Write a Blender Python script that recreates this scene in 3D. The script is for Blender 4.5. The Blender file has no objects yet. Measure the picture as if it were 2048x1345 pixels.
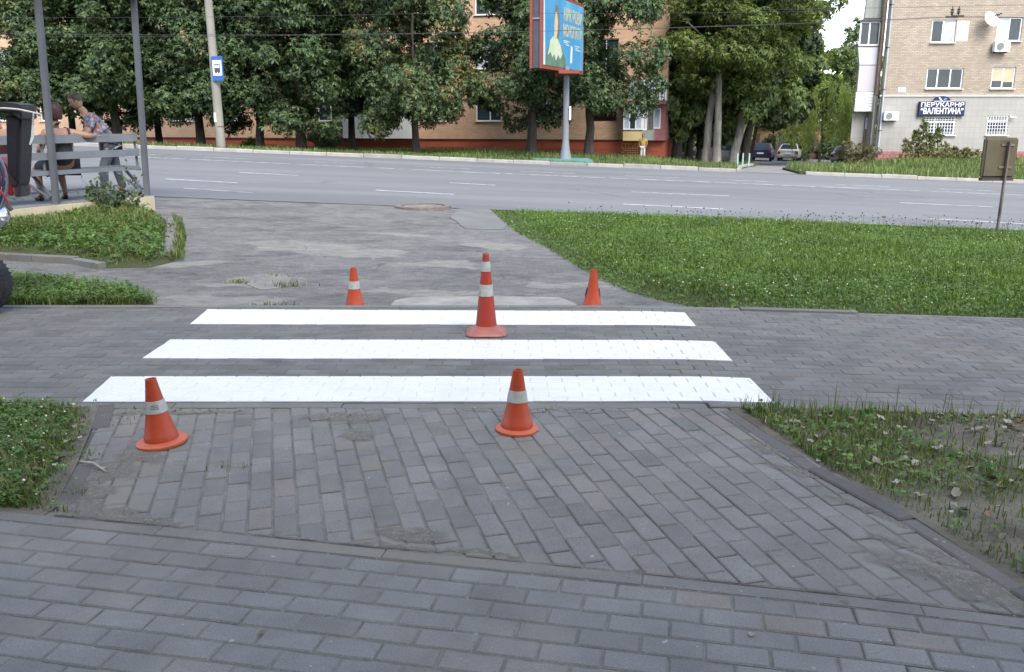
import bpy, bmesh, math, random
import numpy as np
from mathutils import Vector, Matrix, Quaternion

random.seed(7)
rng = np.random.default_rng(7)
sc = bpy.context.scene
COL = sc.collection
R = math.radians

# ------------------------------------------------------------------ camera
CAM_H, PITCH, FPX = 1.66, 13.94, 1750.0
cd = bpy.data.cameras.new('camera')
cd.sensor_width = 36.0
cd.lens = FPX / 2048.0 * 36.0
cd.clip_start, cd.clip_end = 0.05, 2000.0
cam = bpy.data.objects.new('camera', cd)
cam.location = (0, 0, CAM_H)
cam.rotation_euler = (R(90 - PITCH), 0, 0)
COL.objects.link(cam)
sc.camera = cam

# ------------------------------------------------------------------ daylight
SUN_DIR = Vector((0.25, -0.66, 0.76)).normalized()        # towards the sun: high, behind the viewer
w = bpy.data.worlds.new('World')
sc.world = w
w.use_nodes = True
nt = w.node_tree
nt.nodes.clear()
sky = nt.nodes.new('ShaderNodeTexSky')
sky.sky_type = 'NISHITA'
sky.sun_disc = False
sky.sun_elevation = math.asin(SUN_DIR.z)
sky.sun_rotation = math.atan2(SUN_DIR.x, SUN_DIR.y)
sky.air_density, sky.dust_density, sky.ozone_density = 1.0, 1.0, 1.0
bgn = nt.nodes.new('ShaderNodeBackground')
bgn.inputs['Strength'].default_value = 0.15
out = nt.nodes.new('ShaderNodeOutputWorld')
hsv = nt.nodes.new('ShaderNodeHueSaturation')
hsv.inputs['Saturation'].default_value = 0.62
nt.links.new(sky.outputs[0], hsv.inputs['Color'])
nt.links.new(hsv.outputs[0], bgn.inputs['Color'])
nt.links.new(bgn.outputs[0], out.inputs[0])
sl = bpy.data.lights.new('sun', 'SUN')
sl.energy = 1.5
sl.angle = R(30)
sl.color = (1.0, 0.94, 0.85)
so = bpy.data.objects.new('sun', sl)
so.rotation_euler = SUN_DIR.to_track_quat('Z', 'Y').to_euler()
COL.objects.link(so)
sc.view_settings.view_transform = 'Standard'
sc.view_settings.look = 'None'
sc.view_settings.exposure = 1.68
sc.view_settings.gamma = 1.0
sc.view_settings.use_curve_mapping = False
sc.render.engine = 'CYCLES'
sc.cycles.use_denoising = True
sc.cycles.max_bounces = 5
sc.cycles.transparent_max_bounces = 4
sc.cycles.use_adaptive_sampling = True

# ------------------------------------------------------------------ terrain height and pixel rays
def ss(a, b, t):
    t = np.clip((np.asarray(t, float) - a) / (b - a), 0, 1)
    return t * t * (3 - 2 * t)

def H(x, y):
    x = np.asarray(x, float); y = np.asarray(y, float)
    s = ss(7.5, 15, y)
    z = -0.039 * x * s - (1 - s) * 0.030 * np.maximum(0, x - 1.2)
    z = z - 1.25 * ss(36, 76, y) * (1 - ss(4.5, 8.5, np.abs(x - 0.312 * y)))
    z = z + 0.033 * np.minimum(x, 0) * ss(34.8, 44, y)
    z = z + 0.34 * ss(36, 47, y) * ss(16, 20, x)
    return z

def h1(x, y):
    return float(H(x, y))

CT, ST = math.cos(R(PITCH)), math.sin(R(PITCH))
def ray(px, py):
    u, v = (px - 1024) / FPX, (672.5 - py) / FPX
    return Vector((u, CT + v * ST, -ST + v * CT))
ORI = Vector((0, 0, CAM_H))
def P(px, py, off=0.0):
    d = ray(px, py)
    a, b = 0.5, 400.0
    for k in range(4000):
        t = 0.5 * 1.004 ** k
        p = ORI + d * t
        if p.z <= h1(p.x, p.y) + off:
            b = t; a = t / 1.004
            break
    for _ in range(30):
        m = 0.5 * (a + b); p = ORI + d * m
        if p.z > h1(p.x, p.y) + off: a = m
        else: b = m
    return ORI + d * b
def PD(px, py, D):
    d = ray(px, py)
    return ORI + d * (D / d.y)
def Pplane(px, py, o, n):
    d = ray(px, py)
    return ORI + d * ((Vector(o) - ORI).dot(n) / d.dot(n))

# ------------------------------------------------------------------ objects
def tag(o, label=None, cat=None, group=None, kind=None):
    for k, v in (('label', label), ('category', cat), ('group', group), ('kind', kind)):
        if v: o[k] = v
    return o
def link(name, me, mat=None, parent=None, smooth=False):
    o = bpy.data.objects.new(name, me)
    COL.objects.link(o)
    if mat is not None and not me.materials:
        for m in (mat if isinstance(mat, (list, tuple)) else [mat]): me.materials.append(m)
    if parent is not None: o.parent = parent
    if smooth and me.polygons:
        me.polygons.foreach_set('use_smooth', [True] * len(me.polygons))
    return o
def empty(name, loc, rz=0.0, label=None, cat=None, group=None):
    o = bpy.data.objects.new(name, None)
    o.empty_display_size = 0.2
    o.location = loc; o.rotation_euler = (0, 0, rz)
    COL.objects.link(o)
    return tag(o, label, cat, group)
def np_mesh(name, V, F):
    """V (n,3); F (m,k) constant k"""
    V = np.ascontiguousarray(V, dtype=np.float32); F = np.ascontiguousarray(F, dtype=np.int32)
    me = bpy.data.meshes.new(name)
    me.vertices.add(len(V)); me.vertices.foreach_set('co', V.ravel())
    me.loops.add(F.size); me.loops.foreach_set('vertex_index', F.ravel())
    me.polygons.add(len(F))
    k = F.shape[1]
    me.polygons.foreach_set('loop_start', np.arange(0, F.size, k, dtype=np.int32))
    me.polygons.foreach_set('loop_total', np.full(len(F), k, dtype=np.int32))
    me.update(calc_edges=True)
    me.validate()
    return me
class MB:
    def __init__(self): self.v, self.f = [], []
    def add(self, vs, fs):
        n = len(self.v); self.v += [tuple(p) for p in vs]
        self.f += [tuple(i + n for i in f) for f in fs]
        return self
    def box(self, x0, x1, y0, y1, z0, z1, M=None):
        vs = [Vector(p) for p in ((x0,y0,z0),(x1,y0,z0),(x1,y1,z0),(x0,y1,z0),(x0,y0,z1),(x1,y0,z1),(x1,y1,z1),(x0,y1,z1))]
        if M is not None: vs = [M @ p for p in vs]
        return self.add(vs, [(0,3,2,1),(4,5,6,7),(0,1,5,4),(1,2,6,5),(2,3,7,6),(3,0,4,7)])
    def cbox(self, c, s, M=None):
        return self.box(c[0]-s[0]/2, c[0]+s[0]/2, c[1]-s[1]/2, c[1]+s[1]/2, c[2]-s[2]/2, c[2]+s[2]/2, M)
    def bar(self, a, b, wx, wy=None):
        """rectangular bar from a to b"""
        a, b = Vector(a), Vector(b); d = b - a
        q = d.to_track_quat('Z', 'Y').to_matrix().to_4x4(); q.translation = a
        wy = wy or wx
        return self.box(-wx/2, wx/2, -wy/2, wy/2, 0, d.length, q)
    def tube(self, pts, rad, n=8, cap=True):
        pts = [Vector(p) for p in pts]
        if not isinstance(rad, (list, tuple)): rad = [rad] * len(pts)
        base = len(self.v); ref = None
        for i, p in enumerate(pts):
            d = (pts[min(i+1, len(pts)-1)] - pts[max(i-1, 0)]).normalized()
            if ref is None:
                ref = d.cross(Vector((0, 0, 1)))
                if ref.length < 0.05: ref = d.cross(Vector((0, 1, 0)))
            a = (ref - d * ref.dot(d)).normalized(); b = d.cross(a); ref = a
            for k in range(n):
                t = 2 * math.pi * k / n
                self.v.append(tuple(p + (a * math.cos(t) + b * math.sin(t)) * rad[i]))
        for i in range(len(pts) - 1):
            for k in range(n):
                q = base + i * n; k2 = (k + 1) % n
                self.f.append((q + k, q + k2, q + n + k2, q + n + k))
        if cap:
            self.f.append(tuple(base + k for k in reversed(range(n))))
            self.f.append(tuple(base + (len(pts) - 1) * n + k for k in range(n)))
        return self
    def lathe(self, prof, n=24, M=None, cap=False):
        base = len(self.v)
        for r, z in prof:
            for k in range(n):
                t = 2 * math.pi * k / n
                p = Vector((r * math.cos(t), r * math.sin(t), z))
                self.v.append(tuple(M @ p if M is not None else p))
        for i in range(len(prof) - 1):
            for k in range(n):
                q = base + i * n; k2 = (k + 1) % n
                self.f.append((q + k, q + k2, q + n + k2, q + n + k))
        if cap:
            self.f.append(tuple(base + k for k in reversed(range(n))))
            self.f.append(tuple(base + (len(prof) - 1) * n + k for k in range(n)))
        return self
    def prism(self, poly, y0, y1):
        """poly in (x,z), extruded along y"""
        n = len(poly)
        vs = [(x, y0, z) for x, z in poly] + [(x, y1, z) for x, z in poly]
        fs = [tuple(range(n)), tuple(reversed(range(n, 2*n)))] + [(i, i+n, (i+1) % n + n, (i+1) % n) for i in range(n)]
        return self.add(vs, fs)
    def build(self, name, mat, parent=None, smooth=False, bevel=0.0, seg=2):
        me = bpy.data.meshes.new(name)
        me.from_pydata(self.v, [], self.f); me.update()
        bm = bmesh.new(); bm.from_mesh(me)
        bmesh.ops.recalc_face_normals(bm, faces=bm.faces)
        if bevel > 0:
            bmesh.ops.bevel(bm, geom=[e for e in bm.edges if e.calc_face_angle(0) > 0.5], offset=bevel, segments=seg, affect='EDGES', clamp_overlap=True)
        bm.to_mesh(me); bm.free()
        o = link(name, me, mat, parent)
        if smooth:
            me.polygons.foreach_set('use_smooth', [True] * len(me.polygons))
            try: me.set_sharp_from_angle(angle=R(40))
            except Exception: pass
        return o
def copy_tree(o, parent=None):
    c = o.copy(); COL.objects.link(c)
    if parent is not None: c.parent = parent
    for ch in list(o.children): copy_tree(ch, c)
    return c

# ------------------------------------------------------------------ materials
def new_mat(name):
    m = bpy.data.materials.new(name); m.use_nodes = True
    t = m.node_tree; t.nodes.clear()
    o = t.nodes.new('ShaderNodeOutputMaterial'); b = t.nodes.new('ShaderNodeBsdfPrincipled')
    t.links.new(b.outputs[0], o.inputs[0])
    return m, t, b
def N(t, typ, **kw):
    n = t.nodes.new(typ)
    for k, v in kw.items():
        if k in n.inputs: n.inputs[k].default_value = v
        else: setattr(n, k, v)
    return n
def rgb(c): return (c[0], c[1], c[2], 1.0)
def ramp(t, src, stops):
    n = t.nodes.new('ShaderNodeValToRGB'); e = n.color_ramp.elements
    while len(e) < len(stops): e.new(0.5)
    for i, (p, c) in enumerate(stops):
        e[i].position = p; e[i].color = rgb(c) if isinstance(c, (tuple, list)) else (c, c, c, 1)
    t.links.new(src, n.inputs[0]); return n.outputs[0]
def mix(t, fac, a, b, mode='MIX'):
    n = t.nodes.new('ShaderNodeMix'); n.data_type = 'RGBA'; n.blend_type = mode
    for i, v in ((0, fac), (6, a), (7, b)):
        if isinstance(v, bpy.types.NodeSocket): t.links.new(v, n.inputs[i])
        elif i == 0: n.inputs[0].default_value = v
        else: n.inputs[i].default_value = rgb(v)
    return n.outputs[2]
def math_n(t, op, a, b=0.0, c=None, clamp=False):
    n = t.nodes.new('ShaderNodeMath'); n.operation = op; n.use_clamp = clamp
    for i, v in enumerate((a, b) if c is None else (a, b, c)):
        if isinstance(v, bpy.types.NodeSocket): t.links.new(v, n.inputs[i])
        else: n.inputs[i].default_value = v
    return n.outputs[0]
def pos(t): return t.nodes.new('ShaderNodeNewGeometry').outputs['Position']
def noise(t, vec, scale, detail=4, rough=0.55, stretch=None):
    if stretch:
        mp = t.nodes.new('ShaderNodeMapping'); mp.inputs['Scale'].default_value = stretch
        t.links.new(vec, mp.inputs[0]); vec = mp.outputs[0]
    n = N(t, 'ShaderNodeTexNoise', Scale=scale, Detail=detail, Roughness=rough)
    t.links.new(vec, n.inputs['Vector'])
    return n.outputs[0]
def bump(t, b, h, strength=0.3, dist=0.01):
    n = N(t, 'ShaderNodeBump', Strength=strength, Distance=dist)
    t.links.new(h, n.inputs['Height']); t.links.new(n.outputs[0], b.inputs['Normal'])
def pm(name, c1, c2=None, scale=6, rough=0.7, bmp=0.0, bscale=None, metal=0.0, spec=0.4, lo=0.35, hi=0.65, stretch=None, bdist=0.01):
    m, t, b = new_mat(name)
    p = pos(t)
    if c2 is None: c2 = tuple(x * 0.8 for x in c1)
    n = noise(t, p, scale, 5, 0.6, stretch)
    t.links.new(ramp(t, n, [(lo, c1), (hi, c2)]), b.inputs['Base Color'])
    b.inputs['Roughness'].default_value = rough; b.inputs['Metallic'].default_value = metal
    b.inputs['Specular IOR Level'].default_value = spec
    if bmp > 0: bump(t, b, noise(t, p, bscale or scale * 4, 4, 0.6), bmp, bdist)
    return m

def spots(t, p, lst, warp=0.35, wscale=4.0):
    """soft irregular patches at world xy: [(x, y, rx, ry, ang)] -> 0..1"""
    nz = N(t, 'ShaderNodeTexNoise', Scale=wscale, Detail=4); t.links.new(p, nz.inputs['Vector'])
    sub = N(t, 'ShaderNodeVectorMath', operation='SUBTRACT'); t.links.new(nz.outputs['Color'], sub.inputs[0]); sub.inputs[1].default_value = (.5, .5, .5)
    scl = N(t, 'ShaderNodeVectorMath', operation='SCALE'); t.links.new(sub.outputs[0], scl.inputs[0]); scl.inputs['Scale'].default_value = warp
    ad = N(t, 'ShaderNodeVectorMath', operation='ADD'); t.links.new(p, ad.inputs[0]); t.links.new(scl.outputs[0], ad.inputs[1])
    acc = None
    for (x, y, rx, ry, an) in lst:
        mp = t.nodes.new('ShaderNodeMapping'); mp.vector_type = 'TEXTURE'
        mp.inputs['Location'].default_value = (x, y, 0); mp.inputs['Rotation'].default_value = (0, 0, an); mp.inputs['Scale'].default_value = (rx, ry, 1e4)
        t.links.new(ad.outputs[0], mp.inputs[0])
        ln = N(t, 'ShaderNodeVectorMath', operation='LENGTH'); t.links.new(mp.outputs[0], ln.inputs[0])
        v = math_n(t, 'MULTIPLY_ADD', ln.outputs['Value'], -2.2, 2.4, True)
        acc = v if acc is None else math_n(t, 'MAXIMUM', acc, v)
    return acc

def random_id(t):
    a = t.nodes.new('ShaderNodeObjectInfo').outputs['Random']
    b = t.nodes.new('ShaderNodeNewGeometry').outputs['Random Per Island']
    return math_n(t, 'FRACT', math_n(t, 'ADD', a, b))

def xy(px, py):
    p = P(px, py); return (p.x, p.y)

def block_mat(name, base, dirt_list, tone=(0.8, 1.15), brown=0.08):
    m, t, b = new_mat(name); p = pos(t)
    rid = random_id(t)
    tint = ramp(t, rid, [(0.0, tuple(base[i] * tone[0] for i in range(3))), (0.45, base), (0.9, tuple(base[i] * tone[1] for i in range(3))),
                         (1.0, (base[0] * 1.10, base[1] * 1.0, base[2] * 0.95))])
    g = noise(t, p, 3.1, 5, 0.65)
    col = mix(t, 1.0, tint, ramp(t, g, [(0.3, 0.80), (0.7, 1.14)]), 'MULTIPLY')
    fine = noise(t, p, 160, 3, 0.7)
    col = mix(t, 1.0, col, ramp(t, fine, [(0.3, 0.72), (0.7, 1.25)]), 'MULTIPLY')
    st = noise(t, p, 1.1, 6, 0.7)
    col = mix(t, ramp(t, st, [(0.52, 0.0), (0.72, 0.45)]), col, tuple(x * 0.72 for x in base))
    col = mix(t, ramp(t, noise(t, p, 0.75, 5, 0.7), [(0.5, 0.0), (0.75, 0.6)]), col, (base[0] * 1.25, base[1] * 1.12, base[2] * 0.9))
    sp = noise(t, p, 21, 2, 0.5)
    col = mix(t, ramp(t, sp, [(0.735, 0.0), (0.75, 0.5)]), col, (0.42, 0.42, 0.41))
    if dirt_list:
        d = spots(t, p, dirt_list, 0.3, 3.5)
        d = math_n(t, 'MULTIPLY', d, ramp(t, noise(t, p, 12, 5, 0.75), [(0.32, 0.25), (0.62, 1.0)]))
        col = mix(t, d, col, (0.175, 0.165, 0.135))
    t.links.new(col, b.inputs['Base Color'])
    b.inputs['Roughness'].default_value = 0.78; b.inputs['Specular IOR Level'].default_value = 0.35
    hh = math_n(t, 'ADD', fine, math_n(t, 'MULTIPLY', noise(t, p, 30, 4, 0.6), 0.8))
    bump(t, b, hh, 0.45, 0.004)
    return m

def leaf_mat(name, stops, ochre=0.0, trans=0.35, tscale=0.5, rough=0.5):
    m, t, b = new_mat(name); p = pos(t)
    rid = t.nodes.new('ShaderNodeNewGeometry').outputs['Random Per Island']
    col = ramp(t, rid, stops)
    big = noise(t, p, tscale, 3, 0.6)
    col = mix(t, 1.0, col, ramp(t, big, [(0.3, 0.7), (0.7, 1.35)]), 'MULTIPLY')
    if ochre > 0:
        oc = noise(t, p, 0.85, 4, 0.7)
        k = math_n(t, 'MULTIPLY', ramp(t, oc, [(0.52, 0.0), (0.68, 1.0)]), math_n(t, 'LESS_THAN', rid, ochre))
        col = mix(t, k, col, (0.17, 0.115, 0.030))
    t.links.new(col, b.inputs['Base Color'])
    b.inputs['Roughness'].default_value = rough; b.inputs['Specular IOR Level'].default_value = 0.35
    tr = t.nodes.new('ShaderNodeBsdfTranslucent')
    t.links.new(mix(t, 1.0, col, (1.25, 1.3, 0.6), 'MULTIPLY'), tr.inputs['Color'])
    ms = t.nodes.new('ShaderNodeMixShader'); ms.inputs[0].default_value = trans
    t.links.new(b.outputs[0], ms.inputs[1]); t.links.new(tr.outputs[0], ms.inputs[2])
    t.links.new(ms.outputs[0], [n for n in t.nodes if n.type == 'OUTPUT_MATERIAL'][0].inputs[0])
    return m

def glass_mat(name, c=(0.02, 0.03, 0.04), rough=0.08):
    m, t, b = new_mat(name)
    n = noise(t, pos(t), 1.5, 3)
    t.links.new(ramp(t, n, [(0.3, c), (0.7, tuple(x * 1.8 for x in c))]), b.inputs['Base Color'])
    b.inputs['Roughness'].default_value = rough; b.inputs['Specular IOR Level'].default_value = 0.35
    return m

def brick_mat(name, c1, c2, cm, bw, bh, mortar=0.012, off=0.5, rough=0.85, noise_amt=0.25, vertical=True):
    m, t, b = new_mat(name)
    tc = t.nodes.new('ShaderNodeTexCoord').outputs['Object']
    sp = t.nodes.new('ShaderNodeSeparateXYZ'); t.links.new(tc, sp.inputs[0])
    cb = t.nodes.new('ShaderNodeCombineXYZ')
    t.links.new(math_n(t, 'ADD', sp.outputs['X'], math_n(t, 'MULTIPLY', sp.outputs['Y'], 0.93)), cb.inputs[0]); t.links.new(sp.outputs['Z'], cb.inputs[1])
    br = N(t, 'ShaderNodeTexBrick'); br.offset = off
    t.links.new(cb.outputs[0], br.inputs['Vector'])
    br.inputs['Color1'].default_value = rgb(c1); br.inputs['Color2'].default_value = rgb(c2); br.inputs['Mortar'].default_value = rgb(cm)
    br.inputs['Scale'].default_value = 1.0; br.inputs['Mortar Size'].default_value = mortar; br.inputs['Mortar Smooth'].default_value = 0.2
    br.inputs['Brick Width'].default_value = bw; br.inputs['Row Height'].default_value = bh
    g = noise(t, tc, 0.45, 6, 0.65)
    col = mix(t, 1.0, br.outputs['Color'], ramp(t, g, [(0.3, 1 - noise_amt), (0.7, 1 + noise_amt)]), 'MULTIPLY')
    g2 = noise(t, tc, 2.5, 4, 0.7, (1, 1, 0.25))
    col = mix(t, ramp(t, g2, [(0.55, 0.0), (0.8, 0.35)]), col, tuple(x * 0.6 for x in c1))
    t.links.new(col, b.inputs['Base Color']); b.inputs['Roughness'].default_value = rough
    bump(t, b, br.outputs['Fac'], -0.4, 0.01)
    return m
# ------------------------------------------------------------------ palette
def X(l): return [(xy(a, b)[0], xy(a, b)[1], rx, ry, an) for a, b, rx, ry, an in l]
M = {}
M['block_front'] = block_mat('block_front', (0.166, 0.165, 0.161), X([(760, 1085, .5, .13, -.2), (930, 1100, .35, .10, -.2)]), tone=(0.90, 1.07))
M['block_mid'] = block_mat('block_mid', (0.163, 0.161, 0.156), X([
    (690, 838, .24, .10, 0), (720, 880, .16, .14, .3), (740, 930, .12, .12, .3), (820, 1062, .22, .10, -.2), (620, 1090, .5, .05, -.2), (210, 960, .20, .34, -.3), (300, 930, .22, .10, 0),
    (1530, 880, .55, .07, -.85), (1700, 985, .6, .07, -.85), (1930, 1160, .55, .09, -.75), (420, 826, .7, .05, 0), (1060, 905, .25, .10, .2), (960, 1110, .4, .06, -.2), (250, 1010, .3, .08, -.2)]), tone=(0.87, 1.11))
M['block_walk'] = block_mat('block_walk', (0.130, 0.130, 0.129), None, tone=(0.82, 1.12))
M['kerb_grey'] = block_mat('kerb_grey', (0.150, 0.149, 0.143), X([(900, 1115, .8, .08, -.2)]), tone=(0.88, 1.08))
M['kerb_edge'] = block_mat('kerb_edge', (0.105, 0.10, 0.098), None, tone=(0.8, 1.1))
M['kerb_far'] = block_mat('kerb_far', (0.30, 0.29, 0.27), None, tone=(0.7, 1.1))
M['joint'] = pm('joint', (0.20, 0.195, 0.175), (0.11, 0.108, 0.10), 9, 0.95, 0.6, 90)
M['soil'] = pm('soil', (0.085, 0.074, 0.058), (0.165, 0.148, 0.12), 3.5, 0.95, 0.8, 30, bdist=.03)
M['soil_grass'] = pm('soil_grass', (0.035, 0.052, 0.016), (0.05, 0.055, 0.022), 2.5, 0.95, 0.8, 30)
M['ground'] = pm('ground', (0.07, 0.075, 0.04), (0.10, 0.09, 0.06), 0.4, 0.95)
M['concrete'] = pm('concrete', (0.30, 0.29, 0.265), (0.20, 0.20, 0.185), 5, 0.9, 0.5, 40)
M['white_metal'] = pm('white_metal', (0.72, 0.73, 0.75), (0.6, 0.61, 0.62), 3, 0.45)

def paint_white():
    m, t, b = new_mat('paint_white'); p = pos(t)
    n = noise(t, p, 2.2, 5, 0.7); f = noise(t, p, 60, 3, 0.7)
    col = ramp(t, n, [(0.3, (0.59, 0.60, 0.61)), (0.7, (0.68, 0.69, 0.70))])
    col = mix(t, 1.0, col, ramp(t, f, [(0.3, 0.93), (0.7, 1.03)]), 'MULTIPLY')
    t.links.new(col, b.inputs['Base Color']); b.inputs['Roughness'].default_value = 0.42; b.inputs['Specular IOR Level'].default_value = 0.4
    bump(t, b, math_n(t, 'ADD', f, noise(t, p, 14, 3)), 0.35, 0.004)
    return m
M['paint'] = paint_white()
M['paint_joint'] = pm('paint_joint', (0.52, 0.535, 0.55), (0.62, 0.635, 0.65), 25, 0.6, 0.5, 70)

def asphalt(name, base, sand, patch, worn=0.5, crack=True, fine_specks=0.28, crack_scale=1.3):
    m, t, b = new_mat(name); p = pos(t)
    fine = noise(t, p, 90, 3, 0.75)
    big = noise(t, p, 0.55, 6, 0.65)
    mid = noise(t, p, 2.6, 6, 0.72, (0.55, 1.0, 1.0))
    col = ramp(t, big, [(0.3, tuple(x * 0.8 for x in base)), (0.7, tuple(x * 1.2 for x in base))])
    col = mix(t, math_n(t, 'MULTIPLY', ramp(t, mid, [(0.48, 0.0), (0.66, 1.0)]), worn), col, sand)
    col = mix(t, ramp(t, noise(t, p, 1.7, 7, 0.75, (0.6, 1, 1)), [(0.36, 0.8), (0.47, 0.0)]), col, tuple(x * 0.55 for x in base))
    col = mix(t, 1.0, col, ramp(t, fine, [(0.3, 1 - fine_specks * 1.6), (0.7, 1 + fine_specks * 1.6)]), 'MULTIPLY')  # fine random grain, lighter and darker specks in the asphalt
    if patch:
        sm = spots(t, p, patch, 1.0, 2.2)
        fr = noise(t, p, 9, 8, 0.8, (0.7, 1.2, 1))
        sm = ramp(t, math_n(t, 'ADD', math_n(t, 'MULTIPLY', sm, 0.42), fr), [(0.62, 0.0), (0.82, 0.9)])
        col = mix(t, sm, col, sand)
    rg = noise(t, p, 7, 8, 0.85, (0.6, 1.2, 1))
    col = mix(t, 1.0, col, ramp(t, rg, [(0.35, 0.62), (0.5, 1.0), (0.68, 1.3)]), 'MULTIPLY')
    if crack:
        nz = N(t, 'ShaderNodeTexNoise', Scale=1.2, Detail=5); t.links.new(p, nz.inputs['Vector'])
        v = N(t, 'ShaderNodeTexVoronoi', Scale=crack_scale * 0.55, feature='DISTANCE_TO_EDGE')
        wv = N(t, 'ShaderNodeVectorMath', operation='ADD'); t.links.new(p, wv.inputs[0]); t.links.new(nz.outputs['Color'], wv.inputs[1]); t.links.new(wv.outputs[0], v.inputs['Vector'])
        ck = ramp(t, v.outputs['Distance'], [(0.0, 0.6), (0.010, 0.0)])
        ck = math_n(t, 'MULTIPLY', ck, ramp(t, noise(t, p, 0.5, 3), [(0.52, 0.0), (0.60, 1.0)]))
        col = mix(t, ck, col, (0.03, 0.03, 0.03))
    t.links.new(col, b.inputs['Base Color']); b.inputs['Roughness'].default_value = 0.85; b.inputs['Specular IOR Level'].default_value = 0.3
    bump(t, b, math_n(t, 'ADD', math_n(t, 'ADD', fine, math_n(t, 'MULTIPLY', mid, 1.5)), math_n(t, 'MULTIPLY', rg, 2.5)), 0.9, 0.02)
    return m
SAND = (0.30, 0.29, 0.265)
M['asphalt_old'] = asphalt('asphalt_old', (0.195, 0.192, 0.190), SAND, X([(600, 492, .9, .5, 0), (720, 505, .7, .3, 0), (880, 525, .6, .25, 0), (500, 555, .5, .25, 0), (430, 590, .8, .25, 0), (990, 490, .5, .3, 0), (340, 520, .7, .2, 0), (800, 470, .5, .2, 0), (1150, 560, .5, .2, 0), (840, 575, .7, .2, 0)]), 0.45)
M['asphalt_path'] = asphalt('asphalt_path', (0.185, 0.178, 0.17), SAND, None, 0.5)

def road_mat():
    m, t, b = new_mat('asphalt_road'); p = pos(t)
    fine = noise(t, p, 60, 3, 0.7)
    lane = noise(t, p, 0.5, 5, 0.6, (0.12, 1.0, 1.0))
    col = ramp(t, lane, [(0.3, (0.128, 0.132, 0.138)), (0.5, (0.162, 0.165, 0.171)), (0.7, (0.198, 0.20, 0.205))])
    col = mix(t, 1.0, col, ramp(t, fine, [(0.3, 0.82), (0.7, 1.18)]), 'MULTIPLY')
    v = N(t, 'ShaderNodeTexVoronoi', Scale=0.22, feature='DISTANCE_TO_EDGE')
    nz = N(t, 'ShaderNodeTexNoise', Scale=0.8, Detail=4); t.links.new(p, nz.inputs['Vector'])
    wv = N(t, 'ShaderNodeVectorMath', operation='ADD'); t.links.new(p, wv.inputs[0]); t.links.new(nz.outputs['Color'], wv.inputs[1]); t.links.new(wv.outputs[0], v.inputs['Vector'])
    ck = ramp(t, v.outputs['Distance'], [(0.0, 0.55), (0.012, 0.0)])
    ck = math_n(t, 'MULTIPLY', ck, ramp(t, noise(t, p, 0.13, 2), [(0.5, 0.0), (0.6, 1.0)]))
    col = mix(t, ck, col, (0.05, 0.05, 0.05))
    t.links.new(col, b.inputs['Base Color']); b.inputs['Roughness'].default_value = 0.72; b.inputs['Specular IOR Level'].default_value = 0.35
    bump(t, b, fine, 0.5, 0.01)
    return m
M['road'] = road_mat()
def worn_line():
    m, t, b = new_mat('worn_line'); p = pos(t)
    n = noise(t, p, 5, 6, 0.8)
    col = ramp(t, n, [(0.40, (0.58, 0.59, 0.60)), (0.60, (0.26, 0.265, 0.275))])
    t.links.new(col, b.inputs['Base Color']); b.inputs['Roughness'].default_value = 0.7
    return m
M['line'] = worn_line()
M['line_faint'] = pm('line_faint', (0.40, 0.405, 0.41), (0.19, 0.193, 0.20), 3.5, 0.8, lo=.42, hi=.6)

# ------------------------------------------------------------------ sheets that follow the terrain
def sheet(name, pts, mat, off=0.0, step=0.5, parent=None, kind='structure', jitter=0.0, skirt=0.0):
    bm = bmesh.new()
    if jitter:
        q = []
        for i in range(len(pts)):
            a, b = Vector(pts[i]), Vector(pts[(i + 1) % len(pts)])
            n = max(1, int((b - a).length / 0.18))
            for k in range(n):
                p = a.lerp(b, k / n)
                if k: p = p + Vector((random.uniform(-jitter, jitter), random.uniform(-jitter, jitter)))
                q.append(p)
        pts = q
    f = bm.faces.new([bm.verts.new((p[0], p[1], 0)) for p in pts])
    bmesh.ops.triangulate(bm, faces=[f])
    xs = [p[0] for p in pts]; ys = [p[1] for p in pts]
    for axis, lo, hi in ((0, min(xs), max(xs)), (1, min(ys), max(ys))):
        k = math.floor(lo / step) + 1
        while k * step < hi:
            co = [0, 0, 0]; no = [0, 0, 0]; co[axis] = k * step; no[axis] = 1
            bmesh.ops.bisect_plane(bm, geom=bm.verts[:] + bm.edges[:] + bm.faces[:], plane_co=co, plane_no=no)
            k += 1
    bmesh.ops.recalc_face_normals(bm, faces=bm.faces)
    if skirt:
        be = [e for e in bm.edges if e.is_boundary]
        r = bmesh.ops.extrude_edge_only(bm, edges=be)
        nv = [v for v in r['geom'] if isinstance(v, bmesh.types.BMVert)]
    else: nv = []
    sk = set(nv)
    for v in bm.verts:
        o = off(v.co.x, v.co.y) if callable(off) else off
        v.co.z = h1(v.co.x, v.co.y) + o - (skirt if v in sk else 0)
    if bm.faces and sum(f.normal.z for f in bm.faces) < 0: bmesh.ops.reverse_faces(bm, faces=bm.faces)
    me = bpy.data.meshes.new(name); bm.to_mesh(me); bm.free()
    o = link(name, me, mat, parent)
    if kind: o['kind'] = kind
    return o

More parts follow.
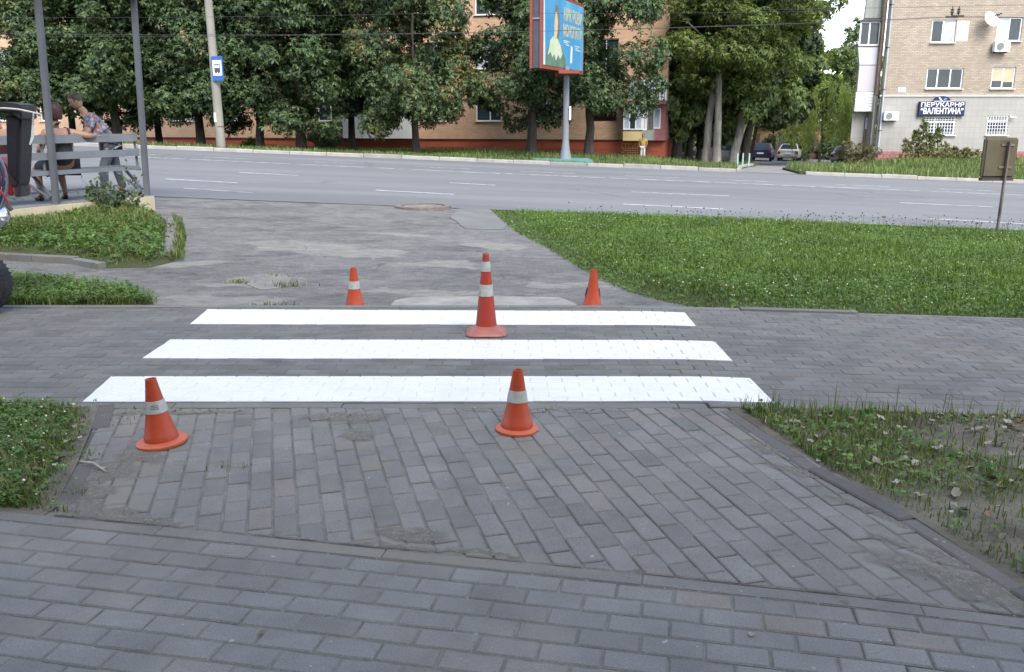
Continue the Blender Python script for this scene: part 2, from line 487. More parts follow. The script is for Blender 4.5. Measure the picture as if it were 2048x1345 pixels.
# base ground: fine near, coarse far, one sheet to the horizon
def base_ground():
    ax = np.concatenate([np.array([-900, -400, -200, -110]), np.arange(-70, 70.1, 1.0), np.array([110, 200, 400, 900])])
    ay = np.concatenate([np.array([-400, -120, -40]), np.arange(-10, 110.1, 1.0), np.array([150, 300, 600, 1200])])
    gx, gy = np.meshgrid(ax, ay)
    cx = np.clip(gx, -70, 70)
    z = H(cx, np.clip(gy, -10, 110)) - 0.16
    V = np.stack([gx, gy, z], -1).reshape(-1, 3)
    nx, ny = len(ax), len(ay)
    i, j = np.meshgrid(np.arange(nx - 1), np.arange(ny - 1)); a = (j * nx + i).ravel()
    me = np_mesh('ground', V, np.stack([a, a + 1, a + nx + 1, a + nx], -1))
    link('ground', me, M['ground'], smooth=True)['kind'] = 'structure'
base_ground()

# key lines on the ground (world metres)
Y_N, Y_F = P(1000, 812).y, P(1000, 613.5).y             # near and far edges of the walkway (kerbs included)
KA, KB = Vector(xy(0, 1028)), Vector(xy(2048, 1243))     # kerb between the front pavement and the splay
KD = (KB - KA).normalized(); KN = Vector((-KD.y, KD.x))
ROAD_N = 16.4
FAR = lambda x: 34.3
# ------------------------------------------------------------------ polygons
def clip_poly(poly, clip):
    """Sutherland-Hodgman, clip is convex and counter-clockwise"""
    out = [Vector(p) for p in poly]
    n = len(clip)
    for i in range(n):
        a, b = Vector(clip[i]), Vector(clip[(i + 1) % n]); e = b - a
        inp, out = out, []
        if not inp: break
        s = inp[-1]; ds = e.x * (s.y - a.y) - e.y * (s.x - a.x)
        for p in inp:
            dp = e.x * (p.y - a.y) - e.y * (p.x - a.x)
            if (dp >= 0) != (ds >= 0):
                out.append(s.lerp(p, ds / (ds - dp)))
            if dp >= 0: out.append(p)
            s, ds = p, dp
    return out
def area(p): return 0.5 * sum(p[i].x * p[(i + 1) % len(p)].y - p[(i + 1) % len(p)].x * p[i].y for i in range(len(p)))
def ccw(p):
    p = [Vector(q) for q in p]
    return p if area(p) > 0 else p[::-1]
def inset(p, d):
    n = len(p); out = []
    for i in range(n):
        a, b, c = p[i - 1], p[i], p[(i + 1) % n]
        e1, e2 = (b - a), (c - b)
        if e1.length < 1e-6 or e2.length < 1e-6: out.append(b.copy()); continue
        n1 = Vector((-e1.y, e1.x)).normalized(); n2 = Vector((-e2.y, e2.x)).normalized()
        k = n1 + n2
        den = max(0.35, 1 + n1.dot(n2))
        out.append(b + k * (d / den))
    return out
def clean(p, eps=0.004):
    q = []
    for v in p:
        if not q or (v - q[-1]).length > eps: q.append(v)
    if len(q) > 1 and (q[0] - q[-1]).length <= eps: q.pop()
    return q
def block_geo(poly, ch=0.005, depth=0.05, top=0.0):
    """chamfered slab over polygon (2D): verts (x,y,z rel), faces"""
    n = len(poly); ins = inset(poly, ch)
    vs = [(p.x, p.y, -depth) for p in poly] + [(p.x, p.y, top - ch * 0.9) for p in poly] + [(p.x, p.y, top) for p in ins]
    fs = []
    for i in range(n):
        j = (i + 1) % n
        fs += [(i, j, n + j, n + i), (n + i, n + j, 2*n + j, 2*n + i)]
    fs.append(tuple(range(2*n, 3*n)))
    return vs, fs

def pave(root, name, region, origin, ang, L, W, gap, mat, limit=300, ch=0.005, hvar=0.003, rot=0.012, stagger=0.5, near=None, extra=None):
    """rows of blocks along ang; whole blocks share meshes, cut ones get their own; the `limit` that show largest are objects, the rest one mesh"""
    region = ccw(region)
    u = Vector((math.cos(ang), math.sin(ang))); v = Vector((-u.y, u.x)); o = Vector(origin)
    us = [(Vector(p) - o).dot(u) for p in region]; vs_ = [(Vector(p) - o).dot(v) for p in region]
    shared = []
    for k in range(4):
        j = lambda: random.uniform(-0.0018, 0.0018)
        a, b = L / 2 - gap / 2, W / 2 - gap / 2
        poly = [Vector((-a + j(), -b + j())), Vector((a + j(), -b + j())), Vector((a + j(), b + j())), Vector((-a + j(), b + j()))]
        g = block_geo(poly, ch)
        me = bpy.data.meshes.new(name); me.from_pydata(g[0], [], g[1]); me.materials.append(mat)
        shared.append(me)
    items, allpoly = [], []
    for r in range(math.floor(min(vs_) / W) - 1, math.ceil(max(vs_) / W) + 1):
        sh = (r % 2) * stagger * L + random.uniform(-0.008, 0.008)
        for c in range(math.floor(min(us) / L) - 2, math.ceil(max(us) / L) + 2):
            cu, cv = c * L + sh, r * W
            ctr = o + u * cu + v * cv
            full = [ctr + u * (sx * L / 2) + v * (sy * W / 2) for sx, sy in ((-1, -1), (1, -1), (1, 1), (-1, 1))]
            cp = clean(clip_poly(full, region))
            if len(cp) < 3: continue
            A = area(cp)
            if A < L * W * 0.06: continue
            if extra is not None and extra(ctr): continue
            whole = A > L * W * 0.999
            items.append((ctr.length, ctr, cp, whole))
    items.sort(key=lambda q: q[0])
    V, F, acc = [], [], 0
    for k, (d, ctr, cp, whole) in enumerate(items):
        dz = random.uniform(-hvar, hvar)
        z = h1(ctr.x, ctr.y) + dz
        gx = (h1(ctr.x + .05, ctr.y) - h1(ctr.x - .05, ctr.y)) / .1 + random.uniform(-.006, .006)
        gy = (h1(ctr.x, ctr.y + .05) - h1(ctr.x, ctr.y - .05)) / .1 + random.uniform(-.006, .006)
        if k < limit and whole:
            ob = bpy.data.objects.new(name, shared[random.randrange(4)])
            COL.objects.link(ob); ob.parent = root
            nz = Vector((-gx, -gy, 1)).normalized()
            q = Vector((0, 0, 1)).rotation_difference(nz) @ Quaternion((0, 0, 1), ang + random.uniform(-rot, rot) + random.choice((0, math.pi)))
            ob.rotation_mode = 'QUATERNION'; ob.rotation_quaternion = q; ob.location = (ctr.x, ctr.y, z)
            continue
        poly = cp if not whole else [ctr + (p - ctr) for p in cp]
        poly = clean(inset(poly, gap / 2))
        if len(poly) < 3 or area(poly) < 1e-4: continue
        a = random.uniform(-rot, rot)
        poly = [ctr + Vector(((p - ctr).x * math.cos(a) - (p - ctr).y * math.sin(a), (p - ctr).x * math.sin(a) + (p - ctr).y * math.cos(a))) for p in poly]
        g = block_geo(poly, ch)
        vv = [(x, y, zz + z + (x - ctr.x) * gx + (y - ctr.y) * gy) for x, y, zz in g[0]]
        if k < limit:
            me = bpy.data.meshes.new(name); me.from_pydata(vv, [], g[1]); me.materials.append(mat)
            ob = bpy.data.objects.new(name, me); COL.objects.link(ob); ob.parent = root
        else:
            V += vv; F += [tuple(i + acc for i in f) for f in g[1]]; acc += len(vv)
    if V:
        me = bpy.data.meshes.new(name); me.from_pydata(V, [], F); me.materials.append(mat)
        ob = bpy.data.objects.new(name + '_field', me); COL.objects.link(ob); ob.parent = root; ob['kind'] = 'stuff'
    return items

def strip_stones(root, name, a, b, width, length, mat, up=0.0, depth=0.15, gap=0.004, ch=0.005, hvar=0.0015, side=0.0, skip=(), fall=None):
    """a line of kerb stones from a to b (world xy), each its own part"""
    a, b = Vector(a), Vector(b); d = (b - a); Lt = d.length; d.normalize(); n = Vector((-d.y, d.x))
    s = 0.0; k = 0
    while s < Lt - 0.05:
        l = min(length * random.uniform(0.96, 1.04), Lt - s)
        j = random.uniform(-0.006, 0.006)
        c0 = a + d * (s + gap / 2) + n * (side + j); c1 = a + d * (s + l - gap / 2) + n * (side + j + random.uniform(-.005, .005))
        m_ = max(1, int(l / 1.0))
        poly = [c0 - n * width / 2, c1 - n * width / 2, c1 + n * width / 2, c0 + n * width / 2]
        if k not in skip:
            g = block_geo(ccw(poly), ch, depth)
            dz = up + random.uniform(-hvar, hvar)
            vv = [(x, y, z + dz + h1(x, y)) for x, y, z in g[0]]
            me = bpy.data.meshes.new(name); me.from_pydata(vv, [], g[1]); me.materials.append(mat)
            ob = bpy.data.objects.new(name, me); COL.objects.link(ob); ob.parent = root
        s += l; k += 1

# ------------------------------------------------------------------ front pavement
FRONT = [(-3.4, 1.5), (3.4, 1.5), tuple(KB + KD * 1.6 - KN * 0.036), tuple(KA - KD * 1.2 - KN * 0.036)]
fp = sheet('front_pavement', FRONT, M['joint'], -0.006, 0.5)
fp['label'] = 'grey block pavement along the bottom of the photo'
pave(fp, 'paving_block', FRONT, KA, math.atan2(KD.y, KD.x), 0.205, 0.105, 0.0075, M['block_front'], 300, 0.006, 0.0012, 0.006)
sheet('joint_bed', [tuple(KA - KD * 1.2 - KN * .05), tuple(KB + KD * 1.6 - KN * .05), tuple(KB + KD * 1.6 + KN * .05), tuple(KA + KD * .1 + KN * .16), tuple(KA - KD * 1.2 + KN * .16)], M['joint'], -0.0085, 0.4, fp, None)
strip_stones(fp, 'kerb_stone', KA - KD * 1.2, KB + KD * 1.6, 0.070, 0.98, M['kerb_grey'], -0.004, 0.15, 0.003, 0.0025, 0.001)

# ------------------------------------------------------------------ splay of older blocks between the pavement and the crossing
A_, B_, C_, D_ = Vector(xy(196, 820)), Vector(xy(1452, 819)), Vector(xy(2048, 1222)), Vector(xy(122, 1022))
VRa, VRb = Vector(xy(1462, 822)), Vector(xy(2048, 1180)); VRd = (VRb - VRa).normalized()
_t = (KA - VRa).dot(KN) / VRd.dot(KN); KV = VRa + VRd * _t
VRn = Vector((-VRd.y, VRd.x))
MID = [tuple(KA + KD * (D_ - KA).dot(KD) + KN * 0.036), tuple(KV + KN * .036 - KD * .005), tuple(VRa + VRd * ((Y_N - .043 - VRa.y) / VRd.y)), (A_.x, Y_N - 0.043)]
mp_ = sheet('splay_pavement', MID, M['joint'], -0.0058, 0.4)
mp_['label'] = 'worn splay of grey blocks below the white stripes'
ca = R(90 + 15.0)
pave(mp_, 'paving_block', MID, A_, ca, 0.205, 0.104, 0.008, M['block_mid'], 300, 0.005, 0.003, 0.014)

# ------------------------------------------------------------------ walkway with the zebra crossing
WALK = [(-9, Y_N + 0.055), (9, Y_N + 0.055), (9, Y_F - 0.055), (-9, Y_F - 0.055)]
wk = sheet('walkway', WALK, M['joint'], -0.0042, 0.5)
wk['label'] = 'grey block walkway running across under the white stripes'
sheet('joint_bed', [(-9, Y_N - .06), (9, Y_N - .06), (9, Y_N + .07), (-9, Y_N + .07)], M['joint'], -0.012, 0.5, wk, None)
wblocks = pave(wk, 'paving_block', WALK, (-9, Y_N + 0.11), 0.0, 0.205, 0.1035, 0.008, M['block_walk'], 300, 0.0035, 0.0015, 0.008)
strip_stones(wk, 'kerb_stone', (-9, Y_N), (B_.x - 0.1, Y_N), 0.085, 1.0, M['kerb_grey'], 0.002)
strip_stones(wk, 'kerb_stone', (B_.x - 0.09, Y_N), (9, Y_N), 0.085, 1.0, M['kerb_grey'], 0.014)
strip_stones(wk, 'kerb_stone', (-9, Y_F), (xy(1478, 618)[0], Y_F), 0.085, 1.0, M['kerb_grey'], 0.004)
strip_stones(wk, 'kerb_stone', (xy(1478, 618)[0], Y_F), (xy(1712, 625)[0], Y_F), 0.085, 1.0, M['kerb_grey'], 0.018)
strip_stones(wk, 'kerb_stone', (xy(1712, 625)[0], Y_F), (9, Y_F), 0.085, 1.0, M['kerb_grey'], -0.01)

def stripe(q, label):
    q = ccw([xy(*p) for p in q])
    # slightly wavy hand-painted ends
    me_v, me_f, acc = [], [], 0
    for d, ctr, cp, whole in wblocks:
        poly = clean(inset(cp, 0.003))
        if len(poly) < 3: continue
        cpx = clean(clip_poly(poly, q))
        if len(cpx) < 3 or area(cpx) < 2e-4: continue
        g = block_geo(cpx, 0.004, 0.012, 0.0)
        dz = 0.0042 + random.uniform(-0.0012, 0.0012)
        me_v += [(x, y, z + dz + h1(x, y)) for x, y, z in g[0]]
        me_f += [tuple(i + acc for i in f) for f in g[1]]; acc += len(g[0])
    me = bpy.data.meshes.new('zebra_stripe'); me.from_pydata(me_v, [], me_f)
    o = link('zebra_stripe', me, M['paint'], wk); o['label'] = label
    sheet('painted_joint', [tuple(p) for p in q], M['paint_joint'], -0.0005, 0.5, o, None)
stripe([(165, 804), (222, 754), (1500, 757), (1549, 806)], 'nearest fresh white stripe, below the tall cone')
stripe([(285, 717), (340, 680), (1430, 684), (1465, 722)], 'middle fresh white stripe of the crossing')
stripe([(380, 648.5), (415, 619.5), (1370, 626), (1392, 653)], 'farthest and narrowest fresh white stripe')

# ------------------------------------------------------------------ driveway, path, road
def dz_drive(x, y): return -0.055 * (1 - float(ss(8.2, 12, y))) - 0.006
LB = [xy(*p) for p in ((1440, 611), (1330, 590), (1265, 573), (1200, 548), (1120, 507), (1035, 462), (985, 419))]   # lawn edge
ISL = [xy(*p) for p in ((-40, 508), (60, 512), (150, 522), (205, 531), (300, 529), (345, 520), (366, 497), (356, 462), (332, 440), (300, 416), (262, 413))]
dv = sheet('driveway', [(-12, Y_F + .04), LB[0]] + [(LB[0][0] - .02, Y_F + .05)] * 0 + LB[1:] + [(LB[-1][0], ROAD_N + .6), (-14, ROAD_N + .6)], M['asphalt_old'], dz_drive, 0.5)
dv['label'] = 'old patched asphalt driveway between the crossing and the road'
road = sheet('road', [(-60, ROAD_N), (60, ROAD_N), (60, 34.35), (-60, 34.35)], M['road'], 0.004, 2.0)
# poured slabs and patches lying on the old asphalt
def patch(name, pts, mat, off=0.004, jit=0.02):
    o = sheet(name, [xy(*p) for p in pts], mat, lambda x, y: dz_drive(x, y) + off, 0.4, None, 'structure', jit, 0.01)
    return o
patch('concrete_ramp', [(778, 612), (790, 594), (830, 588), (1000, 586), (1120, 589), (1150, 600), (1160, 611)], M['concrete'], 0.030)
patch('concrete_slab', [(900, 434), (918, 418), (980, 419), (1012, 452), (1006, 460), (930, 458)], pm('concrete_pale', (0.17, 0.172, 0.168), (0.135, 0.138, 0.136), 2, 0.9, 0.4, 50), 0.012)
M['concrete_old'] = pm('concrete_old', (0.22, 0.212, 0.195), (0.15, 0.147, 0.14), 6, 0.9, 0.6, 40)
patch('concrete_patch', [(492, 560), (505, 543), (560, 541), (585, 549), (560, 566), (520, 570)], M['concrete_old'], 0.006, 0.05)

def line_strip(px0, py0, px1, py1, width, mat, n):
    a, b = Vector(xy(px0, py0)), Vector(xy(px1, py1))
    d = (b - a).normalized(); nn = Vector((-d.y, d.x)) * width / 2
    o = sheet('lane_line', [tuple(a - nn), tuple(b - nn), tuple(b + nn), tuple(a + nn)], mat, 0.010, 1.0, road, None)
for q in ((330, 359, 474, 367), (478, 346, 597, 352), (751, 381.5, 908, 390), (900, 366.5, 990, 371.5), (1263, 385, 1459, 393), (1246, 409.5, 1447, 419.5), (1798, 406.5, 1988, 415), (1856, 438.5, 2048, 449)):
    line_strip(*q, 0.15, M['line'], 1)
line_strip(368, 378, 505, 387, 0.12, M['line_faint'], 1)
for x0 in range(-40, 2000, 210):
    f = lambda x: 316 + (x - 300) * 0.0455 if x < 1000 else 348 + (x - 1000) * 0.0415
    line_strip(x0, f(x0), x0 + 200, f(x0 + 200), 0.28, M['line_faint'] if x0 % 420 else M['line'], 1)
    line_strip(x0 + 30, f(x0 + 30) - 6, x0 + 140, f(x0 + 140) - 6, 0.22, M['line_faint'], 1)

# manhole: ring and cover half sunk in the asphalt
mc = P(846, 416)
mh = empty('manhole_cover', (mc.x, mc.y, mc.z - 0.03), 0.0, 'rusty round manhole cover where the driveway meets the road', 'manhole cover')
b = MB(); b.lathe([(0.52, -0.05), (0.52, 0.075), (0.45, 0.085), (0.40, 0.075), (0.40, 0.0)], 28); b.build('ring', pm('ring_iron', (0.13, 0.11, 0.10), (0.20, 0.17, 0.15), 12, 0.8, 0.4), mh, True)
b = MB(); b.lathe([(0.385, 0.0), (0.385, 0.055), (0.30, 0.062), (0.0, 0.062)], 28)
for k in range(6):
    a = k * math.pi / 3; b.cbox((0.22 * math.cos(a), 0.22 * math.sin(a), 0.066), (0.09, 0.03, 0.012), None)
b.build('cover', pm('cover_iron', (0.25, 0.21, 0.185), (0.16, 0.14, 0.13), 9, 0.7, 0.5), mh)

# far verge, kerb and yard entrance
FARK = 34.4
DX0, DX1 = P(1512, 350).x, P(1604, 352).x
fl = sheet('far_verge', [(-60, FARK + .1), (DX0 - .2, FARK + .1), (DX0 + .1, 36.0), (11.5, 42), (15.2, 56), (15.2, 60), (-60, 60)], M['soil_grass'], 0.03, 1.5, None, 'structure', 0.0, 0.4)
fr = sheet('right_verge', [(DX1 + .2, FARK + .1), (60, FARK + .1), (60, 56), (21.6, 56), (17.0, 48), (DX1 + .6, 38)], M['soil_grass'], 0.10, 1.5, None, 'structure', 0.0, 0.4)
yd = sheet('yard_lane', [(DX0 - .6, FARK - .1), (DX1 + .6, FARK - .1), (DX1 + .9, 38), (17.4, 48), (22.5, 56), (40, 80), (40, 95), (0, 95), (8, 62), (15.0, 56), (11.3, 42), (DX0, 36)], pm('lane_asphalt', (0.17, 0.17, 0.172), (0.22, 0.21, 0.20), 0.6, 0.85), 0.012, 1.5)
strip_stones(fl, 'kerb_stone', (-45, FARK), (DX0 - .3, FARK), 0.17, 1.45, M['kerb_far'], 0.135, 0.25, 0.02, 0.025, 0.02)
strip_stones(fr, 'kerb_stone', (DX1 + .4, FARK), (48, FARK), 0.17, 1.45, M['kerb_far'], 0.135, 0.25, 0.02, 0.025, 0.02)
a0, a1 = Vector((DX0 - .3, FARK)), Vector((DX0 + .7, 38.0))
strip_stones(fl, 'kerb_stone', a0, a1, 0.15, 1.2, M['kerb_far'], 0.12, 0.2, 0.02, 0.02)
strip_stones(fl, 'kerb_stone', a1, (11.6, 43.0), 0.15, 1.2, M['kerb_far'], 0.12, 0.2, 0.02, 0.02)

def dist_line(pts, x, y, closed=False):
    x = np.asarray(x, float); y = np.asarray(y, float); d = np.full(x.shape, 1e9)
    n = len(pts)
    for i in range(n if closed else n - 1):
        ax, ay = pts[i][0], pts[i][1]; bx, by = pts[(i + 1) % n][0], pts[(i + 1) % n][1]
        L2 = (bx - ax) ** 2 + (by - ay) ** 2 + 1e-12
        t = np.clip(((x - ax) * (bx - ax) + (y - ay) * (by - ay)) / L2, 0, 1)
        d = np.minimum(d, np.hypot(x - ax - t * (bx - ax), y - ay - t * (by - ay)))
    return d
def dzd(x, y): return -0.055 * (1 - ss(8.2, 12, y)) - 0.002
def lawn_off(x, y):
    k = ss(0, .55, dist_line(LB, x, y)) 
    return dzd(x, y) * (1 - k) + k * (-0.03 + 0.055 * ss(0, .8, np.minimum(y - Y_F, 16.4 - y)))
def isl_off(x, y):
    k = ss(0, .45, dist_line(ISL[1:], x, y)); return dzd(x, y) * (1 - k) + k * .05
# near verges and islands: soil
lawn_pts = LB + [(LB[-1][0], 16.1), (26, 16.1), (26, Y_F + .045), (LB[0][0], Y_F + .045)]
lawn = sheet('lawn_soil', lawn_pts, M['soil_grass'], lambda x, y: float(lawn_off(x, y)), 0.3, None, 'structure', 0.0, 0.05)
VR = [xy(*p) for p in ((1462, 822), (1640, 940), (1828, 1040), (2048, 1180))]
rv_pts = VR + [(6, 2.0), (9.5, 2.0), (9.5, Y_N - .045), (VR[0][0], Y_N - .045)]
rverge = sheet('right_soil', rv_pts, M['soil'], lambda x, y: 0.004 + 0.012 * math.sin(x * 5) * math.sin(y * 4.3), 0.2)
rverge['label'] = 'bare soil verge with dry leaves'
VL = [xy(*p) for p in ((198, 812), (184, 860), (155, 930), (112, 1014))]
lv_pts = [(-9, Y_N - .045), (VL[0][0], Y_N - .045)] + VL + [tuple(KA + KD * (Vector(VL[3]) - KA).dot(KD) + KN * .02), tuple(KA + KN * .05 - KD * 6)]
lverge = sheet('left_soil', lv_pts, M['soil'], lambda x, y: -0.006 + .016 * float(ss(0, .3, dist_line([tuple(KA - KD * 6), tuple(KB)], x, y))), 0.15)
# raised edging of the right verge, flush edging of the left one
for i in range(3):
    strip_stones(rverge, 'edging_stone', VR[i], VR[i + 1], 0.085, 0.72, M['kerb_edge'], 0.012, 0.12, 0.006, 0.008, 0.006, -0.035)
strip_stones(rverge, 'edging_stone', VR[3], Vector(VR[3]) + (Vector(VR[3]) - Vector(VR[2])).normalized() * 1.5, 0.085, 0.72, M['kerb_edge'], 0.012, 0.12, 0.006, 0.008, 0.006, -0.035)
for i in range(3):
    strip_stones(lverge, 'edging_stone', VL[i + 1], VL[i], 0.11, 0.5, M['kerb_edge'], 0.004, 0.1, 0.01, 0.01, 0.006, -0.03, () if i else (3,))
isl = sheet('island_soil', ISL + [xy(180, 402), xy(-60, 402)], M['soil_grass'], lambda x, y: float(isl_off(x, y)), 0.25, None, 'structure', 0.0, 0.04)
strip_stones(isl, 'edging_stone', (ISL[0][0] - 1.0, ISL[0][1] + .1), ISL[2], 0.10, 0.9, M['kerb_grey'], 0.045, 0.15)
strip_stones(isl, 'edging_stone', ISL[2], ISL[3], 0.10, 0.6, M['kerb_grey'], 0.03, 0.15)
strip_stones(isl, 'edging_stone', xy(342, 512), xy(345, 440), 0.16, 0.9, M['kerb_grey'], 0.05, 0.15, 0.01, 0.02, 0.006, 0)
LI = [xy(*p) for p in ((-300, 608), (308, 609), (300, 590), (255, 577), (160, 566), (20, 556), (-300, 552))]
li = sheet('strip_soil', LI, M['soil_grass'], -0.01, 0.4)

def sand_mat(lst):
    m, t, b = new_mat('loose_sand'); p = pos(t)
    d = spots(t, p, lst, 0.34, 4.5)
    n = noise(t, p, 38, 7, 0.75); f = noise(t, p, 130, 3, 0.8)
    col = ramp(t, n, [(0.3, (0.115, 0.108, 0.09)), (0.55, (0.185, 0.175, 0.148)), (0.75, (0.25, 0.24, 0.21))])
    col = mix(t, 1.0, col, ramp(t, f, [(0.3, 0.7), (0.7, 1.3)]), 'MULTIPLY')
    t.links.new(col, b.inputs['Base Color']); b.inputs['Roughness'].default_value = 0.95
    bump(t, b, f, 0.5, 0.003)
    a = ramp(t, math_n(t, 'ADD', math_n(t, 'MULTIPLY', d, 0.50), math_n(t, 'ADD', math_n(t, 'MULTIPLY', n, .6), math_n(t, 'MULTIPLY', f, .3))), [(0.58, 0.0), (1.02, 0.70)])
    tr = t.nodes.new('ShaderNodeBsdfTransparent'); ms = t.nodes.new('ShaderNodeMixShader')
    t.links.new(a, ms.inputs[0]); t.links.new(tr.outputs[0], ms.inputs[1]); t.links.new(b.outputs[0], ms.inputs[2])
    t.links.new(ms.outputs[0], [n_ for n_ in t.nodes if n_.type == 'OUTPUT_MATERIAL'][0].inputs[0])
    return m
def xyl(l): return [(*xy(a, b_), rx, ry, an) for a, b_, rx, ry, an in l]
sand = sheet('loose_sand', MID, sand_mat(xyl([
    (690, 836, .26, .10, 0), (722, 868, .14, .12, .3), (815, 1068, .20, .08, -.2), (600, 1085, .35, .03, -.2), (880, 1105, .4, .035, -.2), (205, 950, .16, .26, -.3), (285, 915, .20, .09, 0), (190, 1000, .10, .2, 0),
    (1510, 858, .26, .06, -.75), (1570, 905, .3, .07, -.75), (1660, 960, .35, .07, -.72), (1760, 1030, .3, .05, -.72), (1960, 1175, .5, .10, -.6), (1880, 1115, .3, .06, -.7), (300, 826, .5, .05, 0), (400, 826, .3, .03, 0), (250, 1030, .3, .05, -.2), (1100, 822, .8, .012, 0)])), 0.0035, 0.3, None, 'stuff')
sand['label'] = 'loose sand and dirt lying over the worn blocks'; sand['category'] = 'sand'
# ------------------------------------------------------------------ the peach brick apartment house across the road
LC = Vector((8.03, 47.0, 0.0)); LYAW = R(-14)
LFX, LIN = Vector((math.cos(LYAW), math.sin(LYAW), 0)), Vector((-math.sin(LYAW), math.cos(LYAW), 0))
def LB_(px, py, dep=0.0):
    """pixel on the facade plane -> local (x along the facade, z)"""
    q = Pplane(px, py, LC + LIN * dep, -LIN) - LC
    return q.dot(LFX), q.z
M['peach'] = brick_mat('peach_brick', (0.50, 0.31, 0.195), (0.60, 0.385, 0.25), (0.40, 0.29, 0.21), 0.26, 0.077, 0.010, noise_amt=0.12)
M['plinth_red'] = pm('plinth_red', (0.36, 0.085, 0.045), (0.30, 0.075, 0.045), 1.3, 0.8, 0.4, 20, lo=.35, hi=.62)
M['plinth_shaded'] = pm('plinth_shaded', (0.10, 0.035, 0.025), (0.07, 0.03, 0.02), 3, 0.9)
M['white_pvc'] = pm('white_pvc', (0.78, 0.79, 0.80), (0.70, 0.71, 0.72), 1.2, 0.4)
M['glass'] = glass_mat('glass')
M['glass_pale'] = glass_mat('glass_pale', (0.26, 0.30, 0.36), 0.15)
M['curtain'] = pm('curtain', (0.42, 0.40, 0.36), (0.30, 0.30, 0.31), 3, 0.9, stretch=(6, 6, 0.3))
M['blind'] = pm('blind', (0.50, 0.42, 0.28), (0.42, 0.36, 0.25), 3, 0.9)
M['grey_panel'] = pm('grey_panel', (0.30, 0.31, 0.30), (0.22, 0.24, 0.21), 2.5, 0.7, stretch=(3, 3, 0.4))
M['roof_dark'] = pm('roof_dark', (0.05, 0.045, 0.045), (0.08, 0.07, 0.07), 3, 0.8)
M['sill_white'] = pm('sill_white', (0.66, 0.64, 0.60), (0.55, 0.53, 0.50), 4, 0.7)

lh = empty('apartment_house', LC, LYAW, 'peach brick apartment house with red plinth behind the row of chestnuts', 'building')
LL = -46.0
zt0, zt1 = LB_(1270, 283)[1], LB_(300, 272)[1]
PT = 0.5 * (zt0 + zt1)
FLOOR_H = 2.75
wl = [(-3.3 - 3.15 * k) for k in range(14)]
W_OPEN = []
for f_ in range(4):
    z0 = PT + 0.95 + f_ * FLOOR_H
    for k, xw in enumerate(wl):
        W_OPEN.append((xw - 0.72, xw + 0.72, z0, z0 + 1.42, k, f_))
def wall_with_holes(x0, x1, z0, z1, holes, depth):
    """front skin of a wall in x,z with rectangular openings and their reveals"""
    mb = MB()
    xs = sorted(set([x0, x1] + [h[0] for h in holes] + [h[1] for h in holes])); zs = sorted(set([z0, z1] + [h[2] for h in holes] + [h[3] for h in holes]))
    for i in range(len(xs) - 1):
        for j in range(len(zs) - 1):
            cx, cz = (xs[i] + xs[i+1]) / 2, (zs[j] + zs[j+1]) / 2
            if any(h[0] < cx < h[1] and h[2] < cz < h[3] for h in holes): continue
            mb.add([(xs[i], 0, zs[j]), (xs[i+1], 0, zs[j]), (xs[i+1], 0, zs[j+1]), (xs[i], 0, zs[j+1])], [(0, 1, 2, 3)])
    for h in holes:
        a, b_, c, d = h[:4]
        mb.add([(a,0,c),(b_,0,c),(b_,0,d),(a,0,d),(a,depth,c),(b_,depth,c),(b_,depth,d),(a,depth,d)], [(0,4,5,1),(1,5,6,2),(2,6,7,3),(3,7,4,0)])
    return mb
o = wall_with_holes(LL, 0.0, PT, 14.6, W_OPEN, 0.14)
ew = 12.5
o.add([(0, 0, PT), (0, ew, PT), (0, ew, 14.6), (0, 0, 14.6)], [(0, 1, 2, 3)])
o.add([(LL, 0, PT), (LL, ew, PT), (LL, ew, 14.6), (LL, 0, 14.6)], [(3, 2, 1, 0)])
o.add([(LL, ew, PT), (0, ew, PT), (0, ew, 14.6), (LL, ew, 14.6)], [(3, 2, 1, 0)])
o.build('brick_wall', M['peach'], lh)
MB().box(LL - .3, .3, -.4, ew + .3, 14.6, 14.9).build('roof', M['roof_dark'], lh)
MB().box(LL - .02, 0.02, 0.04, ew, -3.0, PT - 0.06).build('plinth', M['plinth_red'], lh)
MB().box(LL - .03, 0.03, -0.05, ew + .05, PT - 0.06, PT).build('plinth_ledge', M['plinth_shaded'], lh)  # shadow line under the overhang given as this strip's dark colour
# broken render on the plinth: raised slabs of plaster with gaps between
mb = MB(); random.seed(11)
xk = -30.0
while xk < -0.5:
    wv = random.uniform(1.2, 2.8); zz = random.uniform(0.30, 0.46)
    mb.box(xk, xk + wv, 0.015, 0.05, PT - 0.10 - zz + random.uniform(-.04, .04), PT - 0.075)
    xk += wv + random.choice((0.0, 0.02, 0.03))
mb.build('plaster_slab', M['plinth_red'], lh)
